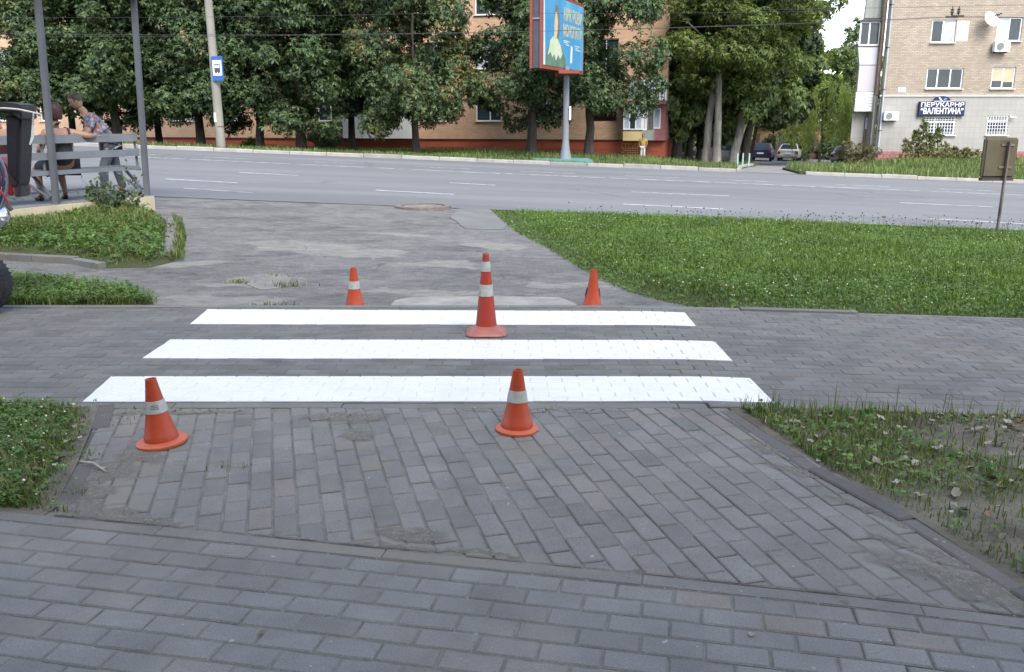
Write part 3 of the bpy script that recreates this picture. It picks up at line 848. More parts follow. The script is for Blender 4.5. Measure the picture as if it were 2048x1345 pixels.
# lattice openings under the corner balcony, drawn as pale raised blocks
xa, za = LB_(1243, 286); xb, zb = LB_(1276, 312)
mb = MB(); nx_, nz_ = 10, 6
for i in range(nx_):
    for j in range(nz_):
        if random.random() < 0.12: continue
        x_ = xa + (i + .5) * (xb - xa) / nx_; z_ = zb + (j + .5) * (za - zb) / nz_
        mb.cbox((x_, -0.005, z_), (abs(xb - xa) / nx_ * .5, 0.06, abs(za - zb) / nz_ * .45))
lp = mb.build('lattice_block', pm('lattice_pale', (0.75, 0.50, 0.20), (0.6, 0.35, 0.14), 6, 0.8), lh); lp['kind'] = 'stuff'
def lwindow(parent, x0, x1, z0, z1, y, frame, lights, pane_mats, sill=True, bar=0.055, transom=None):
    m = MB()
    m.box(x0, x0 + bar, y, y + .05, z0, z1).box(x1 - bar, x1, y, y + .05, z0, z1)
    m.box(x0 + bar, x1 - bar, y + .001, y + .049, z0, z0 + bar).box(x0 + bar, x1 - bar, y + .001, y + .049, z1 - bar, z1)
    cuts = [x0 + bar / 2] + [x0 + (x1 - x0) * l for l in lights] + [x1 - bar / 2]
    for c in cuts[1:-1]: m.box(c - bar / 2, c + bar / 2, y + .002, y + .048, z0 + bar, z1 - bar)
    if transom: m.box(x0 + bar, x1 - bar, y + .003, y + .047, transom - bar / 2, transom + bar / 2)
    f = m.build('window', frame, parent)
    for i in range(len(cuts) - 1):
        MB().box(cuts[i], cuts[i+1], y + .022, y + .030, z0 + .02, z1 - .02).build('pane', pane_mats[i % len(pane_mats)], f)
    if sill: MB().box(x0 - .05, x1 + .05, y - .20, y, z0 - .04, z0 - .002).build('sill', M['sill_white'], f)
    return f
for (a, b_, c, d, k, f_) in W_OPEN:
    if f_ > 1 or k > 12: 
        if f_ > 2: continue
    if k == 0 and f_ == 0: continue
    lwindow(lh, a, b_, c, d, 0.10, M['white_pvc'], [0.55], random.choice([[M['glass'], M['glass_pale']], [M['glass'], M['curtain']], [M['glass_pale'], M['glass']], [M['glass']]]))
# white panelled balcony box on the ground floor
xa, za = LB_(692, 238, -0.5); xb, zb = LB_(828, 272, -0.5)
bb = MB().box(xa, xb, -1.0, 0.0, PT + 0.02, PT + 1.15).build('balcony_panel', M['white_pvc'], lh)
f = MB(); 
for k in range(5): f.box(xa + (xb - xa) * k / 4 - .03, xa + (xb - xa) * k / 4 + .03, -.99, -.93, PT + 1.15, PT + 2.5)
f.box(xa, xb, -.985, -.935, PT + 2.44, PT + 2.5); f.build('balcony_frame', M['white_pvc'], lh)
MB().box(xa, xb, -.97, -.955, PT + 1.15, PT + 2.44).build('balcony_glass', M['glass_pale'], lh)
MB().box(xa - .1, xb + .1, -1.08, -.002, PT + 2.5, PT + 2.62).build('balcony_roof', M['grey_panel'], lh)
# corner with its balconies (front block at the right end)
def Lrect(p0, p1, dep): 
    a = LB_(p0[0], p0[1], dep); c = LB_(p1[0], p1[1], dep)
    return min(a[0], c[0]), max(a[0], c[0]), min(a[1], c[1]), max(a[1], c[1])
x0, x1, z0, z1 = Lrect((1246, 262), (1283, 282), -1.0)
MB().box(x0, x1, -1.0, -.002, z0, z1).build('balcony_panel', pm('cream_panel', (0.56, 0.44, 0.22), (0.48, 0.38, 0.2), 2, 0.8), lh)
MB().box(x0 - .03, x1 + .02, -1.03, -.004, z1, z1 + .05).build('balcony_rail', M['roof_dark'], lh)
gx0, gx1, gz0, gz1 = Lrect((1246, 205), (1283, 262), -1.0)
lwindow(lh, x0, x1, z1 + .05, gz1, -0.98, M['white_pvc'], [.33, .66], [M['glass_pale'], M['glass'], M['glass_pale']], False)
s0, s1, sz0, sz1 = Lrect((1284, 208), (1307, 281), -0.8)
side = MB().box(s0 + .02, s1, -.9, -.003, sz0, sz0 + (sz1 - sz0) * .28).build('balcony_panel', M['grey_panel'], lh)
lwindow(lh, s0 + .02, s0 + .02 + (s1 - s0) * .45, sz0 + (sz1 - sz0) * .28, sz1 - .05, -.88, M['white_pvc'], [.33, .66], [M['glass_pale'], M['curtain']], False)
MB().box(s0 + .02 + (s1 - s0) * .45, s1, -.86, -.80, sz0 + (sz1 - sz0) * .281, sz1 - .05).build('glazed_screen', M['grey_panel'], lh)
mb = MB()
for k in range(4): mb.box(s0 + (s1 - s0) * (.5 + .12 * k), s0 + (s1 - s0) * (.5 + .12 * k) + .035, -.90, -.862, sz0 + (sz1 - sz0) * .281, sz1 - .05)
mb.build('screen_bar', M['roof_dark'], lh)
MB().box(x0 - .2, s1 + .6, -1.15, .0015, sz1 - .03, sz1 + .14).build('balcony_slab', pm('slab_red', (0.16, 0.07, 0.06), (0.2, 0.1, 0.09), 4, 0.8), lh)
MB().box(s1 - 1.4, s1 + .62, -1.0, .0025, sz1 + .14, sz1 + 1.2).build('balcony_panel', M['grey_panel'], lh)
mb = MB()
for k in range(9): mb.box(s1 - .62 + k * .14, s1 - .62 + k * .14 + .10, -1.05, -1.002, sz1 + .16, sz1 + 1.2)
mb.build('railing_slat', M['white_pvc'], lh)
# purple-red end wall
M['purple_wall'] = brick_mat('purple_wall', (0.27, 0.10, 0.105), (0.32, 0.13, 0.13), (0.22, 0.10, 0.10), 0.26, 0.077, 0.01)
MB().box(0.005, 0.06, .0035, ew + .02, PT - .03, sz1).build('end_wall', M['purple_wall'], lh)
MB().box(-.75, 0.0, -.35, -.002, PT - .02, sz1 - .04).build('end_pier', M['purple_wall'], lh)
e0, e1 = -0.62, -0.25
wz0, wz1 = LB_(1318, 258, -.36)[1], LB_(1318, 217, -.36)[1]
lwindow(lh, e0, e1, wz0, wz1, -.395, M['white_pvc'], [], [M['glass_pale']], False)
sh0 = LB_(1318, 258, -.4)[0]
MB().box(-1.35, -1.02, -.04, -.004, PT, PT + 1.0).build('red_panel', M['plinth_red'], lh)

# ------------------------------------------------------------------ the tan brick house with the hairdresser's
RC = Vector((PD(1762, 190, 50).x, 50.0, 0.0))
rh = empty('corner_house', RC, 0.0, 'tan brick house with grey tiled ground floor and hairdresser sign', 'building')
def RB(px, py, dep=0.0):
    q = PD(px, py, 50.0 + dep); return q.x - RC.x, q.z
def Rrect(x0, y0, x1, y1, dep=0.0):
    a, c = RB((x0 + x1) / 2, y0, dep), RB((x0 + x1) / 2, y1, dep)
    l, r = RB(x0, (y0 + y1) / 2, dep)[0], RB(x1, (y0 + y1) / 2, dep)[0]
    return l, r, c[1], a[1]
M['tan'] = brick_mat('tan_brick', (0.30, 0.242, 0.185), (0.40, 0.333, 0.262), (0.23, 0.195, 0.16), 0.27, 0.085, 0.014, noise_amt=0.14)
M['tile_grey'] = brick_mat('grey_tile', (0.30, 0.288, 0.265), (0.32, 0.307, 0.282), (0.25, 0.24, 0.225), 0.30, 0.30, 0.010, 0.0, 0.5, 0.08)
M['pink'] = pm('pink_stone', (0.36, 0.17, 0.165), (0.28, 0.13, 0.125), 3, 0.75, 0.4, 20)
ZL = RB(1900, 190.5)[1]; ZP = RB(1900, 303)[1]
wins = [Rrect(1863, 40, 1911, 86), Rrect(1994, 35, 2044, 83), Rrect(1853, 136.5, 1926, 178), Rrect(1983, 134.6, 2030, 178)]
low = [Rrect(1844, 233, 1911, 271), Rrect(1973, 232, 2016, 271)]
more = [tuple([w_[0], w_[1], w_[2] + 2.78, w_[3] + 2.78]) for w_ in wins[:2]]
XR = 34.0
mb = wall_with_holes(0.0, XR, ZL, 15.0, wins + more, 0.12)
bx, by = 5.2, 13.0
mb.add([(0, 0, ZL), (bx, by, ZL), (bx, by, 15), (0, 0, 15)], [(0, 1, 2, 3)])
mb.add([(XR, 0, ZL), (XR, by, ZL), (XR, by, 15), (XR, 0, 15)], [(0, 1, 2, 3)])
mb.add([(bx, by, ZL), (XR, by, ZL), (XR, by, 15), (bx, by, 15)], [(0, 1, 2, 3)])
mb.build('brick_wall', M['tan'], rh)
wall_with_holes(-.03, XR, ZP, ZL - .08, low, 0.14).build('tiled_wall', M['tile_grey'], rh).location = (0, -.03, 0)
MB().add([(-.03, -.03, ZP), (bx - .03, by - .03, ZP), (bx - .03, by - .03, ZL), (-.03, -.03, ZL)], [(0, 1, 2, 3)]).build('side_wall', M['tile_grey'], rh)
MB().box(-.08, XR, -.10, .0, ZL - .08, ZL).build('ledge', M['sill_white'], rh)
MB().add([(-.3, -.3, 15.0), (XR, -.3, 15.0), (XR, by, 15.0), (bx - .3, by, 15.0), (-.3, -.3, 15.3), (XR, -.3, 15.3), (XR, by, 15.3), (bx - .3, by, 15.3)],
         [(0,1,2,3),(4,5,6,7),(0,1,5,4),(1,2,6,5),(2,3,7,6),(3,0,4,7)]).build('roof', M['roof_dark'], rh)
MB().box(-.03, XR, -.001, .4, -3, ZP).build('plinth_core', M['pink'], rh)
pme = None
for r_ in range(3):
    for k in range(36):
        x_ = -.05 + k * .335 + (r_ % 2) * .16
        o = None
        if pme is None:
            o = MB().box(.006, .329, -.09, 0, .004, .186).build('plinth_tile', block_mat('pink_tile', (0.34, 0.16, 0.155), None), rh, bevel=.008, seg=1); pme = o
        else:
            o = pme.copy(); COL.objects.link(o); o.parent = rh
        o.location = (x_, 0, ZP - .19 * (r_ + 1) + random.uniform(-.003, .003))
# windows
lwindow(rh, *wins[0], .07, M['white_pvc'], [.49], [M['glass'], M['glass_pale']], True, .07)
lwindow(rh, *wins[1], .07, M['white_pvc'], [.50], [M['glass_pale'], M['glass']], True, .07)
for w_ in more: lwindow(rh, *w_, .07, M['white_pvc'], [.50], [M['glass_pale'], M['glass']], True, .07)
w3 = lwindow(rh, *wins[2], .07, M['white_pvc'], [.31, .66], [M['glass'], M['glass'], M['glass']], True, .07)
a, b_, c, d = wins[2]
MB().box(a + .12, a + .45, .101, .107, c + .1, d - .1).build('curtain', M['curtain'], w3)
MB().box(b_ - .60, b_ - .12, .094, .099, c + .1, d - .12).build('curtain', M['glass_pale'], w3)
w4 = lwindow(rh, *wins[3], .07, M['white_pvc'], [.5], [M['glass'], M['glass']], True, .07)
a, b_, c, d = wins[3]; mid = (a + b_) / 2
MB().box(a + .07, mid - .035, .085, .091, c + .42, d - .07).build('blind', M['blind'], w4)
MB().box(mid + .035, b_ - .07, .085, .091, c + .36, d - .07).build('blind', M['blind'], w4)
for i, w_ in enumerate(low):
    a, b_, c, d = w_
    wf = lwindow(rh, a, b_, c, d, .03, M['white_pvc'], [.38] if i == 0 else [], [M['glass']], True, .08, c + (d - c) * (.74 if i else .72))
    g = MB(); n = 12 if i == 0 else 8
    for k in range(1, n): g.box(a + (b_ - a) * k / n - .012, a + (b_ - a) * k / n + .012, -.075, -.055, c, d)
    for k in range(1, 6): g.box(a, b_, -.054, -.036, c + (d - c) * k / 6 - .012, c + (d - c) * k / 6 + .012)
    g.build('window_bars', M['white_pvc'], wf)
# plaster patch beside the upper window, number plate
MB().box(*[*Rrect(1912.5, 42, 1937, 83)[:2], -.012, -.002, *Rrect(1912.5, 42, 1937, 83)[2:]]).build('plaster_patch', pm('plaster', (0.62, 0.57, 0.51), (0.52, 0.48, 0.43), 2, 0.9), rh)
def text_mesh(body, name, mat, parent, w_, h_, loc, rot=(R(90), 0, 0), depth=0.01, bold=0.0):
    cu = bpy.data.curves.new(name, 'FONT'); cu.body = body; cu.align_x = 'CENTER'; cu.align_y = 'CENTER'; cu.extrude = depth; cu.offset = bold
    cu.resolution_u = 3
    tmp = bpy.data.objects.new('tmp', cu); COL.objects.link(tmp)
    dg = bpy.context.evaluated_depsgraph_get(); me = bpy.data.meshes.new_from_object(tmp.evaluated_get(dg))
    bpy.data.objects.remove(tmp); bpy.data.curves.remove(cu)
    n = len(me.vertices); co = np.empty(n * 3, np.float32); me.vertices.foreach_get('co', co); co = co.reshape(-1, 3)
    mn, mx = co.min(0), co.max(0)
    co[:, 0] = (co[:, 0] - (mn[0] + mx[0]) / 2) * w_ / (mx[0] - mn[0]); co[:, 1] = (co[:, 1] - (mn[1] + mx[1]) / 2) * h_ / (mx[1] - mn[1])
    me.vertices.foreach_set('co', co.ravel()); me.materials.clear()
    o = link(name, me, mat, parent); o.location = loc; o.rotation_euler = rot
    return o
M['sign_blue'] = pm('sign_blue', (0.010, 0.013, 0.072), (0.012, 0.015, 0.088), 2, 0.6)
M['sign_white'] = pm('sign_white', (0.80, 0.82, 0.85), (0.76, 0.78, 0.8), 2, 0.5)
M['print_dark'] = pm('print_dark', (0.05, 0.05, 0.06), (0.07, 0.07, 0.08), 4, 0.6)
a, b_, c, d = Rrect(1796, 175, 1811, 185)
npl = MB().box(a, b_, -.03, -.002, c, d).build('house_number_plate', M['sign_white'], rh)
text_mesh('53', 'number', M['print_dark'], npl, (b_ - a) * .62, (d - c) * .62, ((a + b_) / 2, -.033, (c + d) / 2), depth=.002)
# sign board
a, b_, c, d = Rrect(1838, 203.5, 1929, 231, -.2)
sg = empty('shop_sign', (RC.x, 49.95, 0), 0, 'dark blue hairdresser sign with white Cyrillic lettering above barred window', 'sign')
MB().box(a, b_, -.20, -.03, c, d).build('board', M['sign_blue'], sg)
MB().box(a - .03, b_ + .03, -.16, -.04, c - .05, c - .001).build('lower_rail', M['roof_dark'], sg)
cx = (a + b_) / 2; ww, hh = b_ - a, d - c
text_mesh('ПЕРУКАРНЯ', 'lettering', M['sign_white'], sg, ww * .94, hh * .32, (cx, -.206, c + hh * .78), depth=.004, bold=.012)
text_mesh('“ВАЛЕНТИНА”', 'lettering', M['sign_white'], sg, ww * .94, hh * .46, (cx, -.206, c + hh * .32), depth=.004, bold=.02)
ea, eb, ec, ed = Rrect(1868, 192.5, 1902, 203, -.2)
ecx, er = (ea + eb) / 2, (eb - ea) / 2; eh = ed - ec
pts = [(ecx + er * math.cos(t), d + .012 + eh * math.sin(t)) for t in np.linspace(0, math.pi, 17)]
MB().prism(pts, -.17, -.05).build('emblem', M['sign_blue'], sg)
MB().prism([(ecx - er * .1, d + .02), (ecx + er * .08, d + .02), (ecx - er * .35, d + eh * .8), (ecx - er * .5, d + eh * .72)], -.18, -.171).build('emblem_stroke', M['sign_white'], sg)
MB().prism([(ecx + er * .1, d + eh * .45), (ecx + er * .45, d + eh * .65), (ecx + er * .5, d + eh * .5), (ecx + er * .2, d + eh * .3)], -.18, -.171).build('emblem_stroke', pm('emblem_teal', (0.25, 0.42, 0.5), (0.2, 0.35, 0.45), 3), sg)
MB().box(ecx - er, ecx + er, -.1805, -.1705, d + .003, d + .03).build('emblem_base', M['sign_white'], sg)
# air conditioners, dish, drainpipe, camera
def ac(px0, py0, px1, py1, label):
    a, b_, c, d = Rrect(px0, py0, px1, py1, -.35)
    o = empty('air_conditioner', (RC.x + (a + b_) / 2, 49.97, c), 0, label, 'air conditioner', 'outdoor air conditioning units')
    w_, h_ = (b_ - a), (d - c)
    MB().box(-w_/2, w_/2, -.36, -.08, 0, h_).build('casing', M['white_pvc'], o, bevel=.015)
    g = MB(); g.lathe([(h_ * .40, 0), (h_ * .40, .012), (h_ * .36, .012), (h_ * .36, 0.0)], 20, Matrix.Translation((-w_ * .16, -.362, h_ * .5)) @ Matrix.Rotation(R(90), 4, 'X'))
    for k in range(1, 5): g.lathe([(h_ * .08 * k, 0.003), (h_ * .08 * k + .012, 0.009), (h_ * .08 * k + .024, 0.003)], 20, Matrix.Translation((-w_ * .16, -.362, h_ * .5)) @ Matrix.Rotation(R(90), 4, 'X'))
    g.build('fan_grille', M['grey_panel'], o)
    MB().lathe([(h_ * .37, 0), (0.0, 0.001)], 20, Matrix.Translation((-w_ * .16, -.3625, h_ * .5)) @ Matrix.Rotation(R(90), 4, 'X')).build('fan', pm('fan_dark', (0.10, 0.11, 0.12), (0.16, 0.17, 0.18), 8), o)
    for s in (-1, 1): MB().box(s * w_ * .33 - .02, s * w_ * .33 + .02, -.38, 0, -.05, -.005).build('bracket', M['roof_dark'], o)
ac(1768, 224, 1797, 241.5, 'white air conditioner on the grey tiles beside the drainpipe')
ac(1989.5, 83.5, 2020, 104, 'white air conditioner hung under the upper window')
dc_ = RB(1982, 39, -.5)
ds = empty('satellite_dish', (RC.x + dc_[0], 49.98, dc_[1]), 0, 'white satellite dish on the tan brick wall between windows', 'satellite dish')
MT = Matrix.Translation((0, -.55, 0)) @ Matrix.Rotation(R(62), 4, 'X') @ Matrix.Rotation(R(12), 4, 'Y')
MB().lathe([(0.0, -.09), (.15, -.08), (.30, -.045), (.42, .0), (.43, .012), (.41, .010), (.29, -.03), (.14, -.065), (0.0, -.075)], 28, MT).build('reflector', M['white_pvc'], ds, True)
b = MB(); tip = MT @ Vector((0, -.05, .48))
b.tube([MT @ Vector((0, -.42, 0)), tip], .015, 6)
b.tube([(0, -.45, -.12), (0.05, -.2, -.3), (0.02, -.01, -.3)], .022, 6); b.build('arm', M['roof_dark'], ds)
b = MB(); b.cbox((tip.x, tip.y, tip.z), (.10, .12, .10)); b.cbox((tip.x + .14, tip.y, tip.z + .05), (.07, .10, .07)); b.cbox((tip.x - .13, tip.y, tip.z - .03), (.07, .1, .07)); b.bar((tip.x - .16, tip.y, tip.z - .04), (tip.x + .17, tip.y, tip.z + .06), .025); b.build('receiver', M['roof_dark'], ds)
p0, p1 = RB(1783, 20), RB(1752, 306)
dp = empty('drainpipe', (RC.x, 50, 0), 0, 'grey drainpipe down the left corner of the tan brick house', 'drainpipe')
px_ = .5 * (p0[0] + p1[0])
MB().tube([(px_, -.14, 15.0), (px_, -.14, p1[1] + .25), (px_, -.22, p1[1] + .08), (px_, -.42, p1[1] - .05)], .055, 10).build('pipe', pm('zinc', (0.36, 0.38, 0.41), (0.28, 0.3, 0.33), 2, 0.5, metal=.3), dp, True)
for z_ in (1, 3.2, 5.4, 7.6, 9.8): MB().box(px_ - .07, px_ + .07, -.20, .0, z_, z_ + .05).build('clamp', M['roof_dark'], dp)
cp_ = RB(2022, 235)
cc_ = empty('security_camera', (RC.x + cp_[0], 49.97, cp_[1]), 0, 'small white security camera beside the barred window', 'camera')
MB().tube([(0, 0, 0), (0, -.15, .0)], .02, 6).build('bracket', M['roof_dark'], cc_)
MB().tube([(-.16, -.15, .02), (.14, -.2, -.03)], .05, 8).build('body', M['white_pvc'], cc_, True)
# balconies stacked on the left end
bl = empty('balcony_stack', (RC.x, 50.6, 0), 0, 'stack of enclosed white balconies on the corner of the tan house', 'balconies')
M['lilac'] = pm('lilac_panel', (0.56, 0.57, 0.64), (0.50, 0.50, 0.57), 0.8, 0.5)
M['lilac2'] = pm('lilac_warm', (0.52, 0.49, 0.52), (0.46, 0.44, 0.47), 0.8, 0.5)
def BR(*q): return Rrect(*q, .6)
def bbox(q, name, mat, y0=0.0, y1=2.6, parent=bl, grow=0.0):
    a, b_, c, d = BR(*q); return MB().box(a - grow, b_ + grow, y0 - grow, y1, c, d).build(name, mat, parent)
xl, xr = BR(1715, 150, 1752, 160)[:2]
def zy(py): return RB(1735, py, .6)[1]
b = MB()
def tier(name, mat, x0, x1, za, zb, y0=0.0, x0t=None):
    m = MB(); x0t = x0 if x0t is None else x0t
    m.add([(x0, y0, za), (x1, y0, za), (x1, y0 + .75, za), (x0 + .22, y0 + .75, za), (x0t, y0, zb), (x1, y0, zb), (x1, y0 + .75, zb), (x0t + .22, y0 + .75, zb)], [(0,1,2,3),(4,5,6,7),(0,1,5,4),(1,2,6,5),(2,3,7,6),(3,0,4,7)])
    return m.build(name, mat, bl)
tier('panel', M['white_pvc'], xl, xr, zy(223), zy(214))
for k in range(5): tier('siding_board', M['white_pvc'], xl - .0, xr, zy(213.4 - k * 5.9), zy(208.4 - k * 5.9), -.015 * (k % 2))
tier('backing', M['grey_panel'], xl + .03, xr - .02, zy(214), zy(131), .03)
tier('panel', M['lilac2'], xl + .05, xr, zy(184), zy(131.5))
tier('panel', M['lilac'], xl + .05, xr, zy(130), zy(94), 0, xl - .12)
tier('rail', M['roof_dark'], xl - .14, xr + .02, zy(94), zy(92), -.03)
ww_ = lwindow(bl, xl - .10, xr, zy(92), zy(43), 0.0, M['white_pvc'], [.47], [M['glass']], False, .08)
tier('backing', M['roof_dark'], xl + .02, xr - .02, zy(92), zy(43), .08)
MB().add([(xl - .28, -.12, zy(43)), (xr + .06, -.12, zy(43)), (xr + .06, .9, zy(43)), (xl - .02, .9, zy(43)), (xl + .1, .05, zy(37)), (xr, .05, zy(37)), (xr, .8, zy(37)), (xl + .3, .8, zy(37))],
         [(0,1,2,3),(4,5,6,7),(0,1,5,4),(1,2,6,5),(2,3,7,6),(3,0,4,7)]).build('canopy', M['roof_dark'], bl)
tier('panel', M['grey_panel'], xl + .12, xr, zy(36), zy(-20), .1, xl + .2)
tier('panel', M['lilac'], xl + .05, xr, zy(-21), zy(-80), .1)
b = MB().box(xr - .03, .02, .35, 2.6, ZL, 15.0).build('end_wall', brick_mat('tan_shaded', (0.24, 0.17, 0.12), (0.30, 0.22, 0.16), (0.18, 0.14, 0.11), 0.27, 0.085, 0.014), rh)  # recess shade put into a darker copy of the tan brick
MB().box(xr - .05, .02, .40, 2.6, -2.6, ZL - .001).build('end_wall', M['tile_grey'], rh)
# entrance recess below
MB().box(xl + .15, .32, 1.2, 1.3, -2.6, zy(224)).build('entrance_wall', M['tile_grey'], rh)
a, b_ = RB(1722, 260, 1.6)[0], RB(1742, 260, 1.6)[0]
dr = MB().box(a, b_, 1.10, 1.19, RB(1730, 304, 1.6)[1] - .7, RB(1730, 234, 1.6)[1]).build('entrance_door', pm('door_brown', (0.13, 0.085, 0.065), (0.17, 0.12, 0.1), 3, 0.7, stretch=(8, 8, .5)), rh)
zc = RB(1730, 247, 1.6)[1]
for s in (-.16, .16): MB().box((a + b_) / 2 + s - .11, (a + b_) / 2 + s + .11, 1.085, 1.098, zc - .32, zc + .32).build('pane', M['glass_pale'], dr)
MB().box((a + b_) / 2 - .14, (a + b_) / 2 + .10, 1.07, 1.083, zc - .55, zc - .36).build('notice', M['sign_white'], dr)
# ------------------------------------------------------------------ trees
def unit(v): return v / np.maximum(np.linalg.norm(v, axis=-1, keepdims=True), 1e-9)
def leaf_quads(c, d, nrm, length, width, droop=0.25):
    """diamond leaflets: base c, direction d, normal nrm -> verts (n*4,3), faces"""
    s = unit(np.cross(d, nrm))
    L, W = length[:, None], width[:, None]
    tip = c + d * L - nrm * L * droop
    m = c + d * L * 0.55 - nrm * L * droop * 0.2
    V = np.stack([c, m + s * W, tip, m - s * W], 1).reshape(-1, 3)
    return V, np.arange(len(V)).reshape(-1, 4)
def crown_mesh(name, seed, rx, ry, rz, n_clump, n_cl, leaf=0.16, leaflets=5, clump_r=0.30, hollow=0.45, taper=0.0, flat=0.75, skirt=0.0, ratio=0.2):
    """foliage spread over many overlapping clumps inside an ellipsoid centred on the origin"""
    g = np.random.default_rng(seed)
    d = unit(g.normal(size=(n_clump, 3)))
    d = d / (np.abs(d) ** 3.2).sum(1, keepdims=True) ** (1 / 3.2)
    r = hollow + (1 - hollow) * g.random(n_clump) ** 0.6
    cc = d * r[:, None]
    k = 1 - taper * np.clip(cc[:, 2], -1, 1)
    cc = cc * np.array([rx, ry, rz]) * 0.86
    cc[:, :2] *= k[:, None]
    rad = clump_r * min(rx, ry) * (0.65 + 0.7 * g.random(n_clump))
    w = rad ** 2; idx = g.choice(n_clump, n_cl, p=w / w.sum())
    u = unit(g.normal(size=(n_cl, 3)) + np.array([0, 0, 0.35]))
    # face outwards of the crown
    outw = unit(cc[idx] / np.array([rx, ry, rz]) + 1e-6)
    u = unit(u + outw * 0.55)
    rr = rad[idx] * (0.55 + 0.5 * g.random(n_cl))
    c = cc[idx] + u * rr[:, None] * np.array([1, 1, flat])
    if skirt: c[:, 2] -= skirt * g.random(n_cl) * (np.hypot(c[:, 0] / rx, c[:, 1] / ry) ** 2)
    # each cluster: leaflets radiating in a drooping hand
    ax = unit(u * 0.6 + np.array([0, 0, 0.55]) + g.normal(size=(n_cl, 3)) * 0.35)
    t0 = unit(np.cross(ax, g.normal(size=(n_cl, 3)))); t1 = np.cross(ax, t0)
    VV, FF, off = [], [], 0
    sz = leaf * (0.7 + 0.6 * g.random(n_cl))
    for q in range(leaflets):
        a = 2 * np.pi * (q + g.random(n_cl) * 0.5) / leaflets
        dd = unit(t0 * np.cos(a)[:, None] + t1 * np.sin(a)[:, None] - ax * 0.25)
        V, F = leaf_quads(c, dd, ax, sz * (0.8 + 0.4 * g.random(n_cl)), sz * ratio * 1.15, 0.3)
        VV.append(V); FF.append(F + off); off += len(V)
    return np_mesh(name, np.concatenate(VV), np.concatenate(FF))
GREEN_CH = [(0.0, (0.030, 0.058, 0.028)), (0.5, (0.058, 0.096, 0.040)), (0.85, (0.094, 0.140, 0.052)), (1.0, (0.125, 0.165, 0.06))]
M['leaf_chestnut'] = leaf_mat('leaf_chestnut', GREEN_CH, 0.0, 0.22)
M['leaf_chestnut_ochre'] = leaf_mat('leaf_chestnut_ochre', GREEN_CH, 0.75, 0.22)
M['leaf_ash'] = leaf_mat('leaf_ash', [(0.0, (0.05, 0.085, 0.022)), (0.5, (0.095, 0.145, 0.036)), (1.0, (0.17, 0.19, 0.05))], 0.35, 0.35)
M['leaf_dark'] = leaf_mat('leaf_dark', [(0.0, (0.034, 0.060, 0.030)), (0.6, (0.068, 0.108, 0.048)), (1.0, (0.12, 0.155, 0.07))], 0.0, 0.3)
M['leaf_sunlit'] = leaf_mat('leaf_sunlit', [(0.0, (0.16, 0.22, 0.05)), (0.6, (0.27, 0.34, 0.08)), (1.0, (0.38, 0.42, 0.12))], 0.0, 0.5)  # strong yard sunlight put into these lighter leaf greens
M['leaf_willow'] = leaf_mat('leaf_willow', [(0.0, (0.26, 0.31, 0.10)), (0.6, (0.40, 0.45, 0.16)), (1.0, (0.54, 0.57, 0.26))], 0.0, 0.5)  # willow green, also brightened in colour for the sunny yard
def bark(name, c):
    m, t, b = new_mat(name); p = pos(t)
    n = noise(t, p, 7, 6, 0.7, (1, 1, 0.18)); f = noise(t, p, 30, 4, 0.7, (1, 1, 0.3))
    col = ramp(t, n, [(0.3, tuple(x * 0.5 for x in c)), (0.55, c), (0.75, tuple(min(1, x * 1.7) for x in c))])
    t.links.new(col, b.inputs['Base Color']); b.inputs['Roughness'].default_value = 0.95
    bump(t, b, math_n(t, 'ADD', n, f), 0.9, 0.04)
    return m
M['bark_dark'] = bark('bark_dark', (0.060, 0.050, 0.042))
M['bark_grey'] = bark('bark_grey', (0.19, 0.175, 0.155))

CROWNS = {}
def crown_variant(kind, i):
    k = (kind, i)
    if k not in CROWNS:
        if kind == 'chestnut': me = crown_mesh('crown', 100 + i, 3.0, 2.5, 5.4, 80, 10500, 0.175, 5, 0.36, 0.42, 0.10, 0.8, 0.3)
        elif kind == 'ash': me = crown_mesh('crown', 200 + i, 3.4, 3.2, 5.0, 60, 5200, 0.21, 5, 0.32, 0.4, 0.05, 0.6, ratio=0.17)
        elif kind == 'big': me = crown_mesh('crown', 300 + i, 3.6, 3.4, 6.0, 58, 3600, 0.36, 5, 0.32, 0.4, 0.15, 0.8, ratio=0.24)
        elif kind == 'poplar': me = crown_mesh('crown', 400 + i, 1.7, 1.7, 7.5, 70, 3000, 0.28, 5, 0.42, 0.3, 0.35, 1.2)
        elif kind == 'bush': me = crown_mesh('crown', 500 + i, 1.0, 0.9, 0.8, 22, 700, 0.13, 5, 0.42, 0.4, 0.1, 0.8)
        CROWNS[k] = me
    return CROWNS[k]
def trunk_mb(base_r, h_, lean=(0, 0), fork=None, seed=0, limbs=5, wob=0.06, crown_h=4.0):
    g = random.Random(seed); mb = MB()
    pts, rad = [], []
    n = 9; top = h_ + crown_h
    for i in range(n + 1):
        t = i / n
        pts.append((lean[0] * t + g.uniform(-wob, wob) * (t > 0), lean[1] * t + g.uniform(-wob, wob) * (t > 0), -0.15 + t * top))
        rad.append(base_r * (1.35 if i == 0 else 1.05 if i == 1 else 1) * (1 - 0.80 * t ** 1.3))
    mb.tube(pts, rad, 10)
    for k in range(limbs):
        t = 0.50 + 0.42 * k / limbs; i = int(t * n); p = Vector(pts[i]); a = g.uniform(0, 6.28) + k * 2.4
        L = crown_h * g.uniform(0.30, 0.5); d = Vector((math.cos(a), math.sin(a), g.uniform(0.35, 0.9)))
        q = [p, p + d * L * .4 + Vector((0, 0, .05)), p + d * L * .75 + Vector((g.uniform(-.2, .2), g.uniform(-.2, .2), .2)), p + d * L]
        r0 = rad[i] * 0.5
        mb.tube(q, [r0, r0 * .75, r0 * .5, r0 * .2], 7)
    return mb
